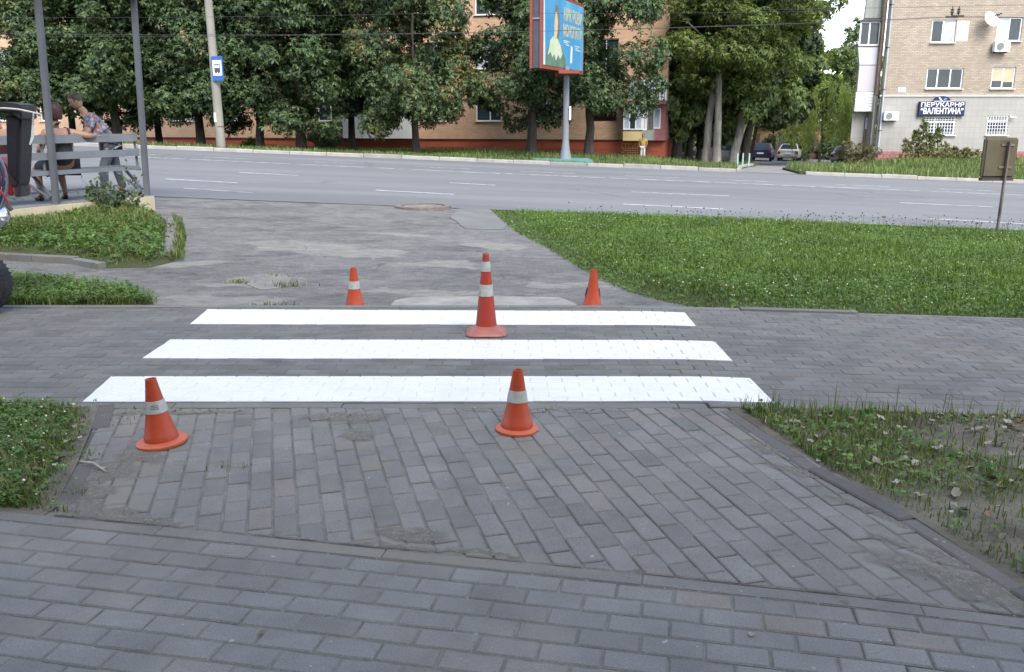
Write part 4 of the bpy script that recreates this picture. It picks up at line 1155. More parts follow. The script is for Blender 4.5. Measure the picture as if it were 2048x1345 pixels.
def tree(name, px, py, kind, var, crown_z, scale, mat, bark_m, r, label, cat='tree', group=None, rot=0.0, trunk_h=2.0, lean=(0, 0), D=None, cx=0.0, forks=None):
    if D is None: p = P(px, py)
    else:
        p = PD(px, py, D); p.z = h1(p.x, p.y)
    o = empty(name, (p.x, p.y, p.z + (0.08 if D is None else 0)), 0, label, cat, group)
    mb = trunk_mb(r, trunk_h, lean, None, int(px), 6, crown_h=max(1.0, crown_z * 0.75))
    if forks:
        for f in forks: mb.tube(f[0], f[1], 9)
    mb.build('trunk', bark_m, o, True)
    me = crown_variant(kind, var)
    if me.materials and me.materials[0] != mat:
        me = me.copy(); me.materials.clear(); CROWNS[(kind, var, mat.name)] = me
    c = link('crown', me, mat, o)
    c.location = (lean[0] * .8 + cx, lean[1] * .8, crown_z); c.scale = scale if isinstance(scale, tuple) else (scale,) * 3
    c.rotation_euler = (0, 0, rot)
    return o
CH = 'horse chestnuts in a row along the far kerb'
for (px, py, D_, var, cz, scl, mt, r_, lab, rot_, cx_) in (
    (60, 290, 42, 0, 5.75, (1.25, 1.0, .98), 'leaf_chestnut_ochre', .24, 'broad chestnut standing behind the shelter bench and the woman', .3, 0),
    (236, 290, 42, 1, 5.75, (1.28, 1.0, .98), 'leaf_chestnut', .24, 'dark chestnut just behind the shelter post at the bench end', 1.4, 0),
    (402, 291, 42, 2, 5.75, (1.10, 1.0, .98), 'leaf_chestnut', .22, 'chestnut directly behind the concrete pole with the bus sign', 2.2, 0),
    (521, 293, 41.5, 0, 5.7, (1.05, 1.0, .98), 'leaf_chestnut', .20, 'slim-trunked chestnut next to the pole with the bus sign', 3.6, 0),
    (602, 296, 41, 1, 5.7, (1.22, 1.0, .98), 'leaf_chestnut', .25, 'chestnut beside the low dark bush at the red plinth', 4.5, .2),
    (832, 306, 40.8, 2, 5.7, (0.92, 0.95, .98), 'leaf_chestnut_ochre', .17, 'chestnut with browning leaf edges in front of the white panel', 5.2, -.25),
    (1063, 313, 42.5, 1, 6.1, (0.98, 1.0, .98), 'leaf_chestnut', .24, 'thick-trunked chestnut next to the billboard base', .9, 0),
    (1178, 316, 42.5, 0, 6.4, (1.0, 1.0, .98), 'leaf_chestnut', .22, 'chestnut between the billboard pole and the corner balcony', 2.8, .25)):
    tree('chestnut_tree', px, py, 'chestnut', var, cz, scl, M[mt], M['bark_dark'], r_, lab, group=CH, rot=rot_, cx=cx_, D=D_)
for (px, D_, lab) in ((150, 45, 'second-row chestnut filling the gap behind the shelter posts'), (320, 45.5, 'second-row chestnut behind the shelter post and the concrete pole'), (705, 44.5, 'second-row chestnut beside the white panelled balcony')):
    tree('chestnut_tree', px, 290, 'chestnut', px % 3, 6.3, (1.05, .8, 1.0), M['leaf_chestnut'], M['bark_dark'], .18, lab, group=CH, rot=px * .7, D=D_)
YT = 'trees at the yard entrance'
M['leaf_mid'] = leaf_mat('leaf_mid', [(0.0, (0.06, 0.10, 0.035)), (0.6, (0.11, 0.165, 0.055)), (1.0, (0.18, 0.23, 0.08))], 0.0, 0.35)
for (px, D_, kind, var, cz, scl, mt, bk, r_, lab, th, lean, cx_, rot_) in (
    (1352, 49, 'big', 0, 6.8, (.72, .7, .98), 'leaf_mid', 'bark_dark', .26, 'dark thick-trunked tree at the corner of the peach house', 3, (0, 0), 0, 0),
    (1378, 51, 'big', 1, 6.0, (.62, .6, .9), 'leaf_dark', 'bark_dark', .18, 'thin dark tree next to the corner of the peach house', 3, (0, 0), 0, 2),
    (1396, 53, 'big', 0, 6.0, (.6, .6, .9), 'leaf_mid', 'bark_dark', .15, 'thinnest dark tree beside the pale twin trunks', 3, (0, 0), .5, 4),
    (1411, 45.5, 'ash', 0, 7.3, (.98, .9, .92), 'leaf_ash', 'bark_grey', .20, 'tall ash with pale grey trunk, first of the twin trunks', 4.5, (.35, 0), .8, 0),
    (1433, 45, 'ash', 1, 7.9, (1.05, .95, .9), 'leaf_ash', 'bark_grey', .20, 'tall ash with pale grey trunk nearer the leaning tree', 4.5, (-.1, 0), 1.9, 2),
    (1466, 46.5, 'big', 1, 5.9, (.60, .6, .72), 'leaf_mid', 'bark_grey', .24, 'grey tree leaning over the yard lane', 3.0, (1.1, .5), .3, 1),
    (1487, 49.5, 'big', 0, 6.6, (.60, .6, .75), 'leaf_dark', 'bark_dark', .24, 'dark tree leaning beside the parked blue car', 3.2, (1.0, .5), .5, 3),
    (1556, 80, 'big', 1, 9.0, (1.25, 1.0, 1.05), 'leaf_mid', 'bark_grey', .35, 'tall grey-green tree between the two parked cars of the lane', 4, (0, 0), .6, 5),
    (1500, 60, 'big', 0, 5.6, (.70, .7, .55), 'leaf_dark', 'bark_dark', .12, 'dark shady tree just above the parked blue car', 3, (.6, 0), .9, 1.2),
    (1684, 88, 'poplar', 0, 7.6, (.62, .7, .78), 'leaf_mid', 'bark_grey', .2, 'slender tall tree against the white sky', 3, (0, 0), 0, 0)):
    tree('ash_tree' if kind == 'ash' else 'poplar_tree' if kind == 'poplar' else 'yard_tree', px, 320, kind, var, cz, scl, M[mt], M[bk], r_, lab, group=YT, D=D_, trunk_h=th, lean=lean, cx=cx_, rot=rot_)
BT = 'sunlit trees at the back of the yard'
for i, (px, D, cz, s, m_, lab) in enumerate((
    (1345, 72, 4.4, .8, 'leaf_mid', 'dense tree far behind the corner of the peach house'),
    (1420, 78, 4.6, .9, 'leaf_sunlit', 'dense light tree filling the yard behind the pale twin trunks'),
    (1490, 93, 5.2, .9, 'leaf_sunlit', 'light green tree above the yellow garage'),
    (1560, 98, 5.4, 1.0, 'leaf_sunlit', 'light green tree far down the yard lane'),
    (1612, 92, 6.0, .95, 'leaf_sunlit', 'mid-green tree behind the willow'),
    (1668, 96, 4.4, .80, 'leaf_sunlit', 'sunlit yellow-green tree beside the balcony stack'),
    (1722, 95, 5.0, .85, 'leaf_sunlit', 'bright yellow-green tree under the balcony stack'),
    (1500, 115, 9.5, 1.3, 'leaf_dark', 'large dim tree at the back of the yard lane'),
    (1390, 110, 9.5, 1.3, 'leaf_dark', 'large dim tree behind the peach house corner'))):
    tree('yard_tree', px, 300, 'big', i % 2, cz, s, M[m_], M['bark_dark'], .2, lab, group=BT, D=D, trunk_h=3, rot=i * 1.3)
for i, (px, py, D, sc_, lab) in enumerate(((1603, 322, 77, (1.3, 1.3, 1.5), 'dark shrub beside the parked white car'), (1372, 316, 60, (2.2, 1.4, 1.5), 'leafy undergrowth behind the thin dark trunks'), (1456, 318, 66, (1.6, 1.2, 1.3), 'leafy undergrowth behind the leaning grey tree'), (1545, 318, 82, (1.0, 1.0, 1.4), 'dark shrub between the two parked cars'), (1656, 316, 84, (3.0, 1.4, 1.2), 'low shrub row under the willow'))):
    p = PD(px, py, D); p.z = h1(p.x, p.y)
    o = empty('shrub', p, 0, lab, 'shrub'); c = link('crown', crown_variant('bush', 0), M['leaf_dark'], o); c.scale = sc_; c.location = (0, 0, .8 * sc_[2]); c.rotation_euler = (0, 0, i)
# weeping willow: hanging strands of narrow leaves
def willow():
    p = PD(1640, 300, 66); p.z = h1(p.x, p.y)
    o = empty('willow_tree', p, 0, 'weeping willow with yellow-green hanging strands beside the yard lane', 'tree')
    trunk_mb(.10, 1.8, (0, 0), None, 5, 3, crown_h=2.0).build('trunk', M['bark_grey'], o, True)
    g = np.random.default_rng(5); n = 230
    nb = 17; ba = g.random(nb) * 2 * np.pi; br_ = .4 + 2.3 * np.sqrt(g.random(nb)); bi = g.integers(0, nb, n)
    a = ba[bi] + g.normal(size=n) * .12; r = np.abs(br_[bi] + g.normal(size=n) * .16)
    x, y = r * np.cos(a) * 1.0, r * np.sin(a); zt = 6.2 - 0.35 * r ** 1.6 + g.normal(size=n) * .3 ; zb = 0.8 + 1.5 * g.random(nb)[bi] + .5 * g.random(n)
    VV, FF, off = [], [], 0
    K = 40
    t = (np.arange(K) / K)[None, :] + g.random((n, K)) * 0.03
    z = zt[:, None] + (zb - zt)[:, None] * t
    sw = np.sin(t * 3 + a[:, None]) * .10
    c = np.stack([x[:, None] * (1 + .10 * t) + sw, y[:, None] * (1 + .1 * t) + sw, z], -1).reshape(-1, 3)
    d = unit(g.normal(size=c.shape) * .5 + np.array([0, 0, -1.0])); nn = unit(np.cross(d, g.normal(size=c.shape)))
    V, F = leaf_quads(c, d, nn, .22 + .12 * g.random(len(c)), .030 + .02 * g.random(len(c)), .1)
    VV.append(V); FF.append(F)
    link('crown', np_mesh('crown', np.concatenate(VV), np.concatenate(FF)), M['leaf_willow'], o)
willow()
# low dark bush at the red plinth, pale weed beside it
def bush(name, px, py, scale, mat, label, var=0, D=None, cat='bush'):
    p = P(px, py) if D is None else PD(px, py, D)
    if D is not None: p.z = h1(p.x, p.y)
    o = empty(name, p, 0, label, cat)
    mb = MB()
    for k in range(5): mb.tube([(0, 0, 0), (math.cos(k * 1.3) * .3 * scale[0], math.sin(k * 1.3) * .3 * scale[1], .8 * scale[2])], [.03, .012], 6)
    mb.build('stem', M['bark_dark'], o)
    c = link('crown', crown_variant('bush', var), mat, o)
    if c.data.materials[0] != mat: 
        c.data = c.data.copy(); c.data.materials.clear(); c.data.materials.append(mat)
    c.scale = scale; c.location = (0, 0, .75 * scale[2])
    return o
bush('bush', 656, 296, (1.0, .7, .85), M['leaf_dark'], 'low dark bush against the red plinth under the chestnuts', 1)
bush('bush', 1716, 322, (.95, .8, .85), leaf_mat('leaf_bronze', [(0.0, (0.06, 0.07, 0.03)), (0.6, (0.12, 0.10, 0.05)), (1.0, (0.2, 0.16, 0.1))]), 'bronze-leaved bush by the entrance of the tan house', 0, 45)

# ------------------------------------------------------------------ grass and weeds
def in_poly(pts, x, y):
    inside = np.zeros(len(x), bool); n = len(pts); j = n - 1
    for i in range(n):
        xi, yi = pts[i][0], pts[i][1]; xj, yj = pts[j][0], pts[j][1]
        c = ((yi > y) != (yj > y)) & (x < (xj - xi) * (y - yi) / (yj - yi + 1e-12) + xi)
        inside ^= c; j = i
    return inside
def scatter(pts, n, dens=None, seed=0):
    g = np.random.default_rng(seed); xs = [p[0] for p in pts]; ys = [p[1] for p in pts]
    X_, Y_ = [], []; got = 0
    while got < n:
        x = g.uniform(min(xs), max(xs), n * 2); y = g.uniform(min(ys), max(ys), n * 2)
        k = in_poly(pts, x, y)
        if dens is not None: k &= g.random(len(x)) < dens(x, y)
        x, y = x[k], y[k]; X_.append(x); Y_.append(y); got += len(x)
        if got == 0: break
    return np.concatenate(X_)[:n], np.concatenate(Y_)[:n]
def fnoise(x, y, s, seed=0):
    """cheap smooth noise 0..1"""
    g = np.random.default_rng(seed); v = 0
    for k in range(6):
        a = g.uniform(0, 6.28); f = s * (0.6 + 0.5 * k); v = v + np.sin(x * f * np.cos(a) + y * f * np.sin(a) + g.uniform(0, 6.28)) / (1 + .3 * k)
    return 0.5 + 0.5 * np.tanh(v * 0.6)
def blades(name, x, y, z, hmin, hmax, wid, mat, bend=0.55, seed=0, hscale=None, parent=None):
    g = np.random.default_rng(seed); n = len(x)
    h_ = hmin + (hmax - hmin) * g.random(n) ** 1.7
    if hscale is not None: h_ = h_ * hscale
    a = g.random(n) * 2 * np.pi; b = g.random(n) * bend
    lean = np.stack([np.cos(a), np.sin(a)], -1) * (h_ * b)[:, None]
    sd = np.stack([-np.sin(a + g.normal(size=n) * .6), np.cos(a)], -1) * (wid * (.6 + .8 * g.random(n)))[:, None]
    c = np.stack([x, y, z], -1)
    m = c.copy(); m[:, :2] += lean * .35; m[:, 2] += h_ * .6
    t = c.copy(); t[:, :2] += lean; t[:, 2] += h_ * (1 - .35 * b)
    e = np.concatenate([sd, np.zeros((n, 1))], -1)
    V = np.stack([c - e * .5, c + e * .5, m + e * .45, t, m - e * .45], 1).reshape(-1, 3)
    i = np.arange(n)[:, None] * 5
    F = np.concatenate([i + np.array([[0, 1, 2, 4]]), i + np.array([[4, 2, 3, 3]])], 0)
    # second face as triangle: build with mixed sizes
    me = bpy.data.meshes.new(name)
    q = i + np.array([[0, 1, 2, 4]]); tr = i + np.array([[4, 2, 3]])
    loops = np.concatenate([q.ravel(), tr.ravel()]).astype(np.int32)
    st = np.concatenate([np.arange(n) * 4, 4 * n + np.arange(n) * 3]).astype(np.int32); tot = np.concatenate([np.full(n, 4), np.full(n, 3)]).astype(np.int32)
    me.vertices.add(len(V)); me.vertices.foreach_set('co', V.astype(np.float32).ravel())
    me.loops.add(len(loops)); me.loops.foreach_set('vertex_index', loops)
    me.polygons.add(len(st)); me.polygons.foreach_set('loop_start', st); me.polygons.foreach_set('loop_total', tot)
    me.update(calc_edges=True)
    o = link(name, me, mat, parent)
    return o
M['grass'] = leaf_mat('grass', [(0.0, (0.055, 0.105, 0.019)), (0.5, (0.10, 0.175, 0.031)), (0.9, (0.155, 0.235, 0.048)), (1.0, (0.24, 0.27, 0.10))], 0.0, 0.3, 0.9)
M['grass_far'] = leaf_mat('grass_far', [(0.0, (0.075, 0.125, 0.035)), (0.5, (0.12, 0.18, 0.052)), (0.85, (0.18, 0.22, 0.075)), (1.0, (0.30, 0.28, 0.13))], 0.0, 0.3, 0.35)
M['grass_verge'] = leaf_mat('grass_verge', [(0.0, (0.062, 0.108, 0.027)), (0.5, (0.105, 0.162, 0.040)), (0.8, (0.155, 0.18, 0.056)), (1.0, (0.28, 0.24, 0.13))], 0.0, 0.3, 1.2)
M['clover'] = leaf_mat('clover', [(0.0, (0.052, 0.11, 0.023)), (0.6, (0.092, 0.17, 0.036)), (1.0, (0.145, 0.23, 0.058))], 0.0, 0.25, 1.0)
M['flower_white'] = pm('flower_white', (0.72, 0.70, 0.62), (0.6, 0.6, 0.5), 30, 0.8)
def clover(name, x, y, z, size, mat, seed=0, parent=None):
    """three-leaf clover heads lying flat-ish"""
    g = np.random.default_rng(seed); n = len(x)
    c = np.stack([x, y, z], -1); a0 = g.random(n) * 6.28
    up = unit(g.normal(size=(n, 3)) * .35 + np.array([0, 0, 1.0]))
    t0 = unit(np.cross(up, np.stack([np.cos(a0), np.sin(a0), a0 * 0], -1))); t1 = np.cross(up, t0)
    VV, FF, off = [], [], 0
    s = size * (.6 + .8 * g.random(n))
    for q in range(3):
        a = q * 2.094
        V, F = leaf_quads(c, unit(t0 * math.cos(a) + t1 * math.sin(a)), up, s, s * .42, .12)
        VV.append(V); FF.append(F + off); off += len(V)
    return link(name, np_mesh(name, np.concatenate(VV), np.concatenate(FF)), mat, parent)
def flowers(name, x, y, z, r, mat, seed=0, parent=None):
    g = np.random.default_rng(seed); n = len(x)
    base = np.array([(1,0,0),(-1,0,0),(0,1,0),(0,-1,0),(0,0,.8),(0,0,-.8)], float)
    fa = np.array([(0,2,4),(2,1,4),(1,3,4),(3,0,4),(2,0,5),(1,2,5),(3,1,5),(0,3,5)])
    c = np.stack([x, y, z], -1)[:, None, :] + base[None] * (r * (.6 + .7 * g.random(n)))[:, None, None]
    return link(name, np_mesh(name, c.reshape(-1, 3), (fa[None] + 6 * np.arange(n)[:, None, None]).reshape(-1, 3)), mat, parent)

# big lawn right of the driveway
lpts = [(p[0], p[1]) for p in lawn_pts]
lpts = [(p[0] - .05, p[1] - .03) for p in LB] + [(LB[-1][0], 16.25), (11.5, 16.25), (11.5, Y_F + .07), (LB[0][0] - .05, Y_F + .07)]
zb = lambda x, y: H(x, y) - 0.03 + 0.06
x, y = scatter(lpts, 185000, lambda x, y: np.clip(9.0 / y, .35, 1), 1)
lo = lawn_off(x, y); el = dist_line(LB, x, y); edge = np.minimum(ss(0, .7, y - Y_F - .05), ss(0, .5, el))
t = blades('lawn_grass', x, y, H(x, y) + lo - .005, .045, .135, .0075, M['grass'], 0.8, 2, (.55 + .6 * fnoise(x, y, .9, 3)) * (.42 + .58 * edge))
tag(t, 'thick green lawn with white clover beside the driveway', 'grass', None, 'stuff')
x, y = scatter(lpts, 30000, lambda x, y: np.clip(9.0 / y, .35, 1) * (.25 + .75 * fnoise(x, y, 1.1, 9)), 5)
t = clover('lawn_clover', x, y, H(x, y) + lawn_off(x, y) + (.015 + .085 * rng.random(len(x))) * (.3 + .7 * ss(0, .5, dist_line(LB, x, y))), .019, M['clover'], 6)
tag(t, 'clover leaves through the lawn', 'clover', None, 'stuff')
x, y = scatter(lpts, 620, lambda x, y: .15 + .85 * fnoise(x, y, .7, 12) ** 2, 8)
t = flowers('clover_flowers', x, y, H(x, y) + .07 + .05 * rng.random(len(x)), .0085, M['flower_white'], 9)
tag(t, 'white clover flowers dotted over the lawn', 'flowers', None, 'stuff')
# tall seed heads along the road side of the lawn
x = rng.uniform(1.0, 10.5, 520); y = rng.uniform(15.0, 16.2, 520); k = rng.random(520) < np.clip((x - .5) / 5, .12, 1); x, y = x[k], y[k]
t = blades('lawn_weeds', x, y, H(x, y) - .03, .14, .30, .006, M['grass'], .3, 21)
tag(t, 'tall weeds along the road edge of the lawn', 'weeds', None, 'stuff')
g = np.random.default_rng(33); k = g.random(len(x)) < .6
hz = .12 + .14 * g.random(k.sum())
c1 = flowers('seed_heads', x[k], y[k], H(x[k], y[k]) + hz, .015, M['leaf_dark'], 10, t)

# left verge, near
vx = [p for p in lv_pts[1:-1]]
lvp = [(-4.2, Y_N - .06), (VL[0][0] + .02, Y_N - .06)] + [(p[0] - .02, p[1]) for p in VL] + [tuple(KA + KN * .06 + KD * .35), tuple(KA + KN * .06 - KD * 2.0)]
x, y = scatter(lvp, 22000, lambda x, y: (.2 + .8 * fnoise(x, y, 1.3, 4)) * (.18 + .82 * ss(0, .16, dist_line(lvp[1:-1], x, y))), 14)
t = blades('verge_grass', x, y, H(x, y), .03, .13, .0055, M['grass_verge'], .9, 15, (.5 + .7 * fnoise(x, y, 1.6, 5)) * (.5 + .5 * ss(0, .25, dist_line(lvp[1:-1], x, y))))
tag(t, 'green grass and clover at the left end of the nearest stripe', 'grass', None, 'stuff')
x, y = scatter(lvp, 7000, lambda x, y: (.15 + .85 * fnoise(x, y, 2.0, 44)) * (.1 + .9 * ss(.05, .35, dist_line(lvp[1:-1], x, y))), 16)
t = clover('verge_clover', x, y, H(x, y) + .02 + .06 * rng.random(len(x)), .017, M['clover'], 17); tag(t, 'clover in the left verge', 'clover', None, 'stuff')
x, y = scatter(lvp, 110, None, 18); t = flowers('verge_flowers', x, y, H(x, y) + .07, .008, M['flower_white'], 19); tag(t, 'small white flowers in the left verge', 'flowers', None, 'stuff')
g = np.random.default_rng(50); x = g.uniform(-4, -2.7, 60); y = g.uniform(Y_N - .3, Y_N - .08, 60)
t = blades('verge_stalks', x, y, H(x, y), .12, .26, .005, M['grass_verge'], .5, 51); tag(t, 'dry grass stalks at the walkway edge', 'grass', None, 'stuff')
# right verge: thin patches on soil
rvp = [(p[0] + .05, p[1] + .03) for p in VR] + [(4.4, 2.6), (4.4, Y_N - .06), (VR[0][0] + .1, Y_N - .06)]
def rdens(x, y):
    near_edge = np.exp(-dist_line(VR, x, y) / .16) * .45; near_top = np.exp(-np.maximum(0, Y_N - y) / .16) * .85
    return np.clip(np.clip(fnoise(x, y, 1.9, 61) * 1.9 - .85, 0.05, .85) + near_edge + near_top, 0, 1)
x, y = scatter(rvp, 12500, rdens, 62)
t = blades('thin_grass', x, y, H(x, y) + .0, .03, .14, .005, M['grass_verge'], .8, 63, (.5 + .6 * fnoise(x, y, 2.5, 64)))
tag(t, 'thin patchy grass on the bare soil verge', 'grass', None, 'stuff')
x, y = scatter(rvp, 500, rdens, 65); t = clover('low_weeds', x, y, H(x, y) + .015 + .04 * rng.random(len(x)), .026, M['clover'], 66); tag(t, 'low broad-leaved weeds on the soil verge', 'weeds', None, 'stuff')
g = np.random.default_rng(70); x = g.uniform(VR[0][0] + .1, 3.6, 130); y = Y_N - .06 - g.random(130) * .2
t = blades('edge_stalks', x, y, H(x, y), .10, .24, .0045, M['grass_verge'], .35, 71); tag(t, 'grass stalks along the raised walkway kerb', 'grass', None, 'stuff')
# island by the shelter and the strip in front of it
ip = ISL + [xy(175, 405), xy(-60, 432)]
x, y = scatter(ip, 30000, lambda x, y: (.35 + .65 * fnoise(x, y, 1.0, 81)) * (.12 + .88 * ss(0, .4, dist_line(ISL, x, y))), 82)
t = blades('island_grass', x, y, H(x, y) + isl_off(x, y) - .01, .05, .24, .010, M['grass_verge'], .8, 83, (.4 + .8 * fnoise(x, y, 1.2, 84)) * (.35 + .65 * ss(0, .5, dist_line(ISL, x, y)))); tag(t, 'weedy grass on the island below the shelter wall', 'grass', None, 'stuff')
x, y = scatter(ip, 5500, lambda x, y: ss(0, .5, dist_line(ISL, x, y)), 85); t = clover('island_weeds', x, y, H(x, y) + isl_off(x, y) + .12 * rng.random(len(x)), .036, M['clover'], 86); tag(t, 'broad-leaved weeds below the shelter wall', 'weeds', None, 'stuff')
x, y = scatter([xy(338, 520), xy(368, 520), xy(372, 470), xy(362, 440), xy(345, 436), xy(350, 480)], 1500, None, 87); t = blades('joint_grass', x, y, H(x, y), .03, .14, .009, M['grass_verge'], .8, 88); tag(t, 'grass tufts beside the island edging', 'grass', None, 'stuff')
sp_ = [xy(*p) for p in ((-120, 609), (300, 609.5), (316, 604), (296, 590), (250, 576), (160, 566), (20, 557), (-120, 553))]
x, y = scatter(sp_, 15000, lambda x, y: .1 + .9 * ss(0, .3, dist_line(sp_[2:7], x, y)), 91)
t = blades('strip_grass', x, y, H(x, y) - .01, .05, .17, .007, M['grass_verge'], .75, 92, .6 + .6 * fnoise(x, y, 1.5, 93) * (.4 + .6 * ss(0, .3, dist_line(sp_[2:7], x, y)))); tag(t, 'grass strip beside the walkway next to the tyre', 'grass', None, 'stuff')
x, y = scatter(sp_, 4000, None, 94); t = clover('strip_clover', x, y, H(x, y) + .02 + .08 * rng.random(len(x)), .022, M['clover'], 95); tag(t, 'clover in the strip next to the tyre', 'clover', None, 'stuff')
# tufts in the asphalt
tx, ty = [], []
for (px, py, n, s) in ((545, 607, 160, .12), (690, 606, 30, .1), (475, 557, 60, .09), (580, 563, 80, .10), (560, 545, 30, .08), (245, 612, 40, .1)):
    c = xy(px, py); g = np.random.default_rng(px); tx.append(c[0] + g.normal(size=n) * s); ty.append(c[1] + g.normal(size=n) * s * .35)
x, y = np.concatenate(tx), np.concatenate(ty); k = y > Y_F + .05; x, y = x[k], y[k]
t = blades('driveway_tufts', x, y, H(x, y) - .05, .02, .09, .008, M['grass_verge'], .9, 97); tag(t, 'small grass tufts in the cracks of the driveway', 'grass', None, 'stuff')
tx, ty = [], []
for (px, py, n, s) in ((443, 936, 26, .03), (493, 935, 14, .02), (172, 912, 60, .035), (152, 985, 70, .04), (240, 845, 30, .05), (1090, 826, 20, .05)):
    c = xy(px, py); g = np.random.default_rng(px); tx.append(c[0] + g.normal(size=n) * s); ty.append(c[1] + g.normal(size=n) * s)
x, y = np.concatenate(tx), np.concatenate(ty)
t = blades('joint_tufts', x, y, H(x, y) - .005, .012, .06, .004, M['grass_verge'], 1.0, 98); tag(t, 'tiny grass tufts in the block joints', 'grass', None, 'stuff')
# far verges
fvp = [(-34, FARK + .15), (DX0 - .35, FARK + .15), (DX0 + .45, 37.8), (11.2, 42), (14, 50), (6, 50), (5, 46), (-34, 52)]
x, y = scatter(fvp, 60000, lambda x, y: np.clip(1.3 - (y - 34) * .06, .3, 1), 101)
t = blades('far_grass', x, y, H(x, y) + .02, .08, .28, .020, M['grass_far'], .6, 102, .45 + .8 * fnoise(x, y, .5, 103)); tag(t, 'rough sunlit grass strip under the chestnuts', 'grass', None, 'stuff')
rvp2 = [(DX1 + .4, FARK + .15), (34, FARK + .15), (34, 49.8), (20.7, 49.8), (17.0, 47.5), (DX1 + .7, 38)]
x, y = scatter(rvp2, 32000, lambda x, y: np.clip(1.3 - (y - 34) * .06, .3, 1), 104)
t = blades('far_grass', x, y, H(x, y) + .09, .12, .45, .022, M['grass_far'], .6, 105, .5 + .8 * fnoise(x, y, .5, 106)); tag(t, 'rough grass in front of the hairdresser house', 'grass', None, 'stuff')
# tall weed spires at the tan house
def spire_weed(px, py, D, hts, label, mat):
    p = PD(px, py, D); p.z = h1(p.x, p.y) + .05
    o = empty('tall_weed', p, 0, label, 'weed')
    g = np.random.default_rng(int(px)); C_, D_2 = [], []
    st = MB()
    for (dx, h_) in hts:
        st.tube([(dx, 0, 0), (dx + g.normal() * .05, g.normal() * .1, h_)], [.018, .006], 5)
        n = int(150 * h_)
        z = h_ * g.random(n) ** .9; r = (.45 * (1 - z / h_) + .07) * np.sqrt(g.random(n)); a = g.random(n) * 6.28
        C_.append(np.stack([dx + r * np.cos(a), r * np.sin(a), z], -1))
    st.build('stem', M['bark_dark'], o)
    c = np.concatenate(C_); d = unit(g.normal(size=c.shape) + np.array([0, 0, .2])); nn = unit(np.cross(d, g.normal(size=c.shape)))
    V, F = leaf_quads(c, d, nn, .14 + .16 * g.random(len(c)), .03 + .035 * g.random(len(c)), .25)
    link('leaves', np_mesh('leaves', V, F), mat, o)
spire_weed(1845, 318, 47.5, [(-.9, 1.1), (-.45, 1.6), (-.1, 2.1), (.3, 1.4), (.7, 1.7), (1.2, .9), (1.7, .7), (2.3, .6)], 'tall flowering weed clump in front of the barred window', leaf_mat('leaf_weed', [(0.0, (0.08, 0.11, 0.04)), (0.6, (0.15, 0.17, 0.07)), (1.0, (0.26, 0.22, 0.12))]))
spire_weed(1950, 318, 48.5, [(-1.2, .6), (-.6, .7), (0, .55), (.6, .8), (1.1, .6)], 'low weed clump along the pink plinth', M['grass_far'])
spire_weed(500, 292, 44, [(-.2, .4), (.1, .55), (.3, .35)], 'small pale weed at the red plinth beside the dark bush', M['grass_far'])
# ------------------------------------------------------------------ traffic cones
def cone_mat(name, c1, c2, dirt=0.75):
    m, t, b = new_mat(name)
    tc = t.nodes.new('ShaderNodeTexCoord').outputs['Object']
    n = noise(t, tc, 9, 5, 0.65); f = noise(t, tc, 45, 4, 0.75)
    col = ramp(t, n, [(0.3, c1), (0.7, c2)])
    col = mix(t, math_n(t, 'MULTIPLY', ramp(t, f, [(0.55, 0.0), (0.75, 1.0)]), dirt), col, (0.16, 0.07, 0.045))
    t.links.new(col, b.inputs['Base Color']); b.inputs['Roughness'].default_value = 0.45; b.inputs['Specular IOR Level'].default_value = 0.4
    bump(t, b, f, 0.12, 0.004)
    return m
M['cone'] = cone_mat('cone_orange', (0.40, 0.056, 0.019), (0.31, 0.042, 0.017))
M['cone_base'] = cone_mat('cone_base_orange', (0.50, 0.12, 0.055), (0.42, 0.092, 0.045), 0.4)
M['cone_red'] = cone_mat('cone_red', (0.31, 0.032, 0.020), (0.25, 0.03, 0.02))
M['cone_red_base'] = cone_mat('cone_red_base', (0.34, 0.12, 0.095), (0.28, 0.09, 0.075), 0.6)
def band_mat():
    m, t, b = new_mat('reflective_band')
    tc = t.nodes.new('ShaderNodeTexCoord').outputs['Object']
    n = noise(t, tc, 22, 5, 0.7); s = noise(t, tc, 14, 5, 0.7, (1, 1, .4))
    col = ramp(t, n, [(0.3, (0.26, 0.28, 0.265)), (0.7, (0.42, 0.43, 0.41))])
    col = mix(t, ramp(t, s, [(0.55, 0.0), (0.70, 0.8)]), col, (0.11, 0.11, 0.105))
    t.links.new(col, b.inputs['Base Color']); b.inputs['Roughness'].default_value = 0.35
    return m
M['band'] = band_mat()
CG = 'orange traffic cones guarding the fresh paint'
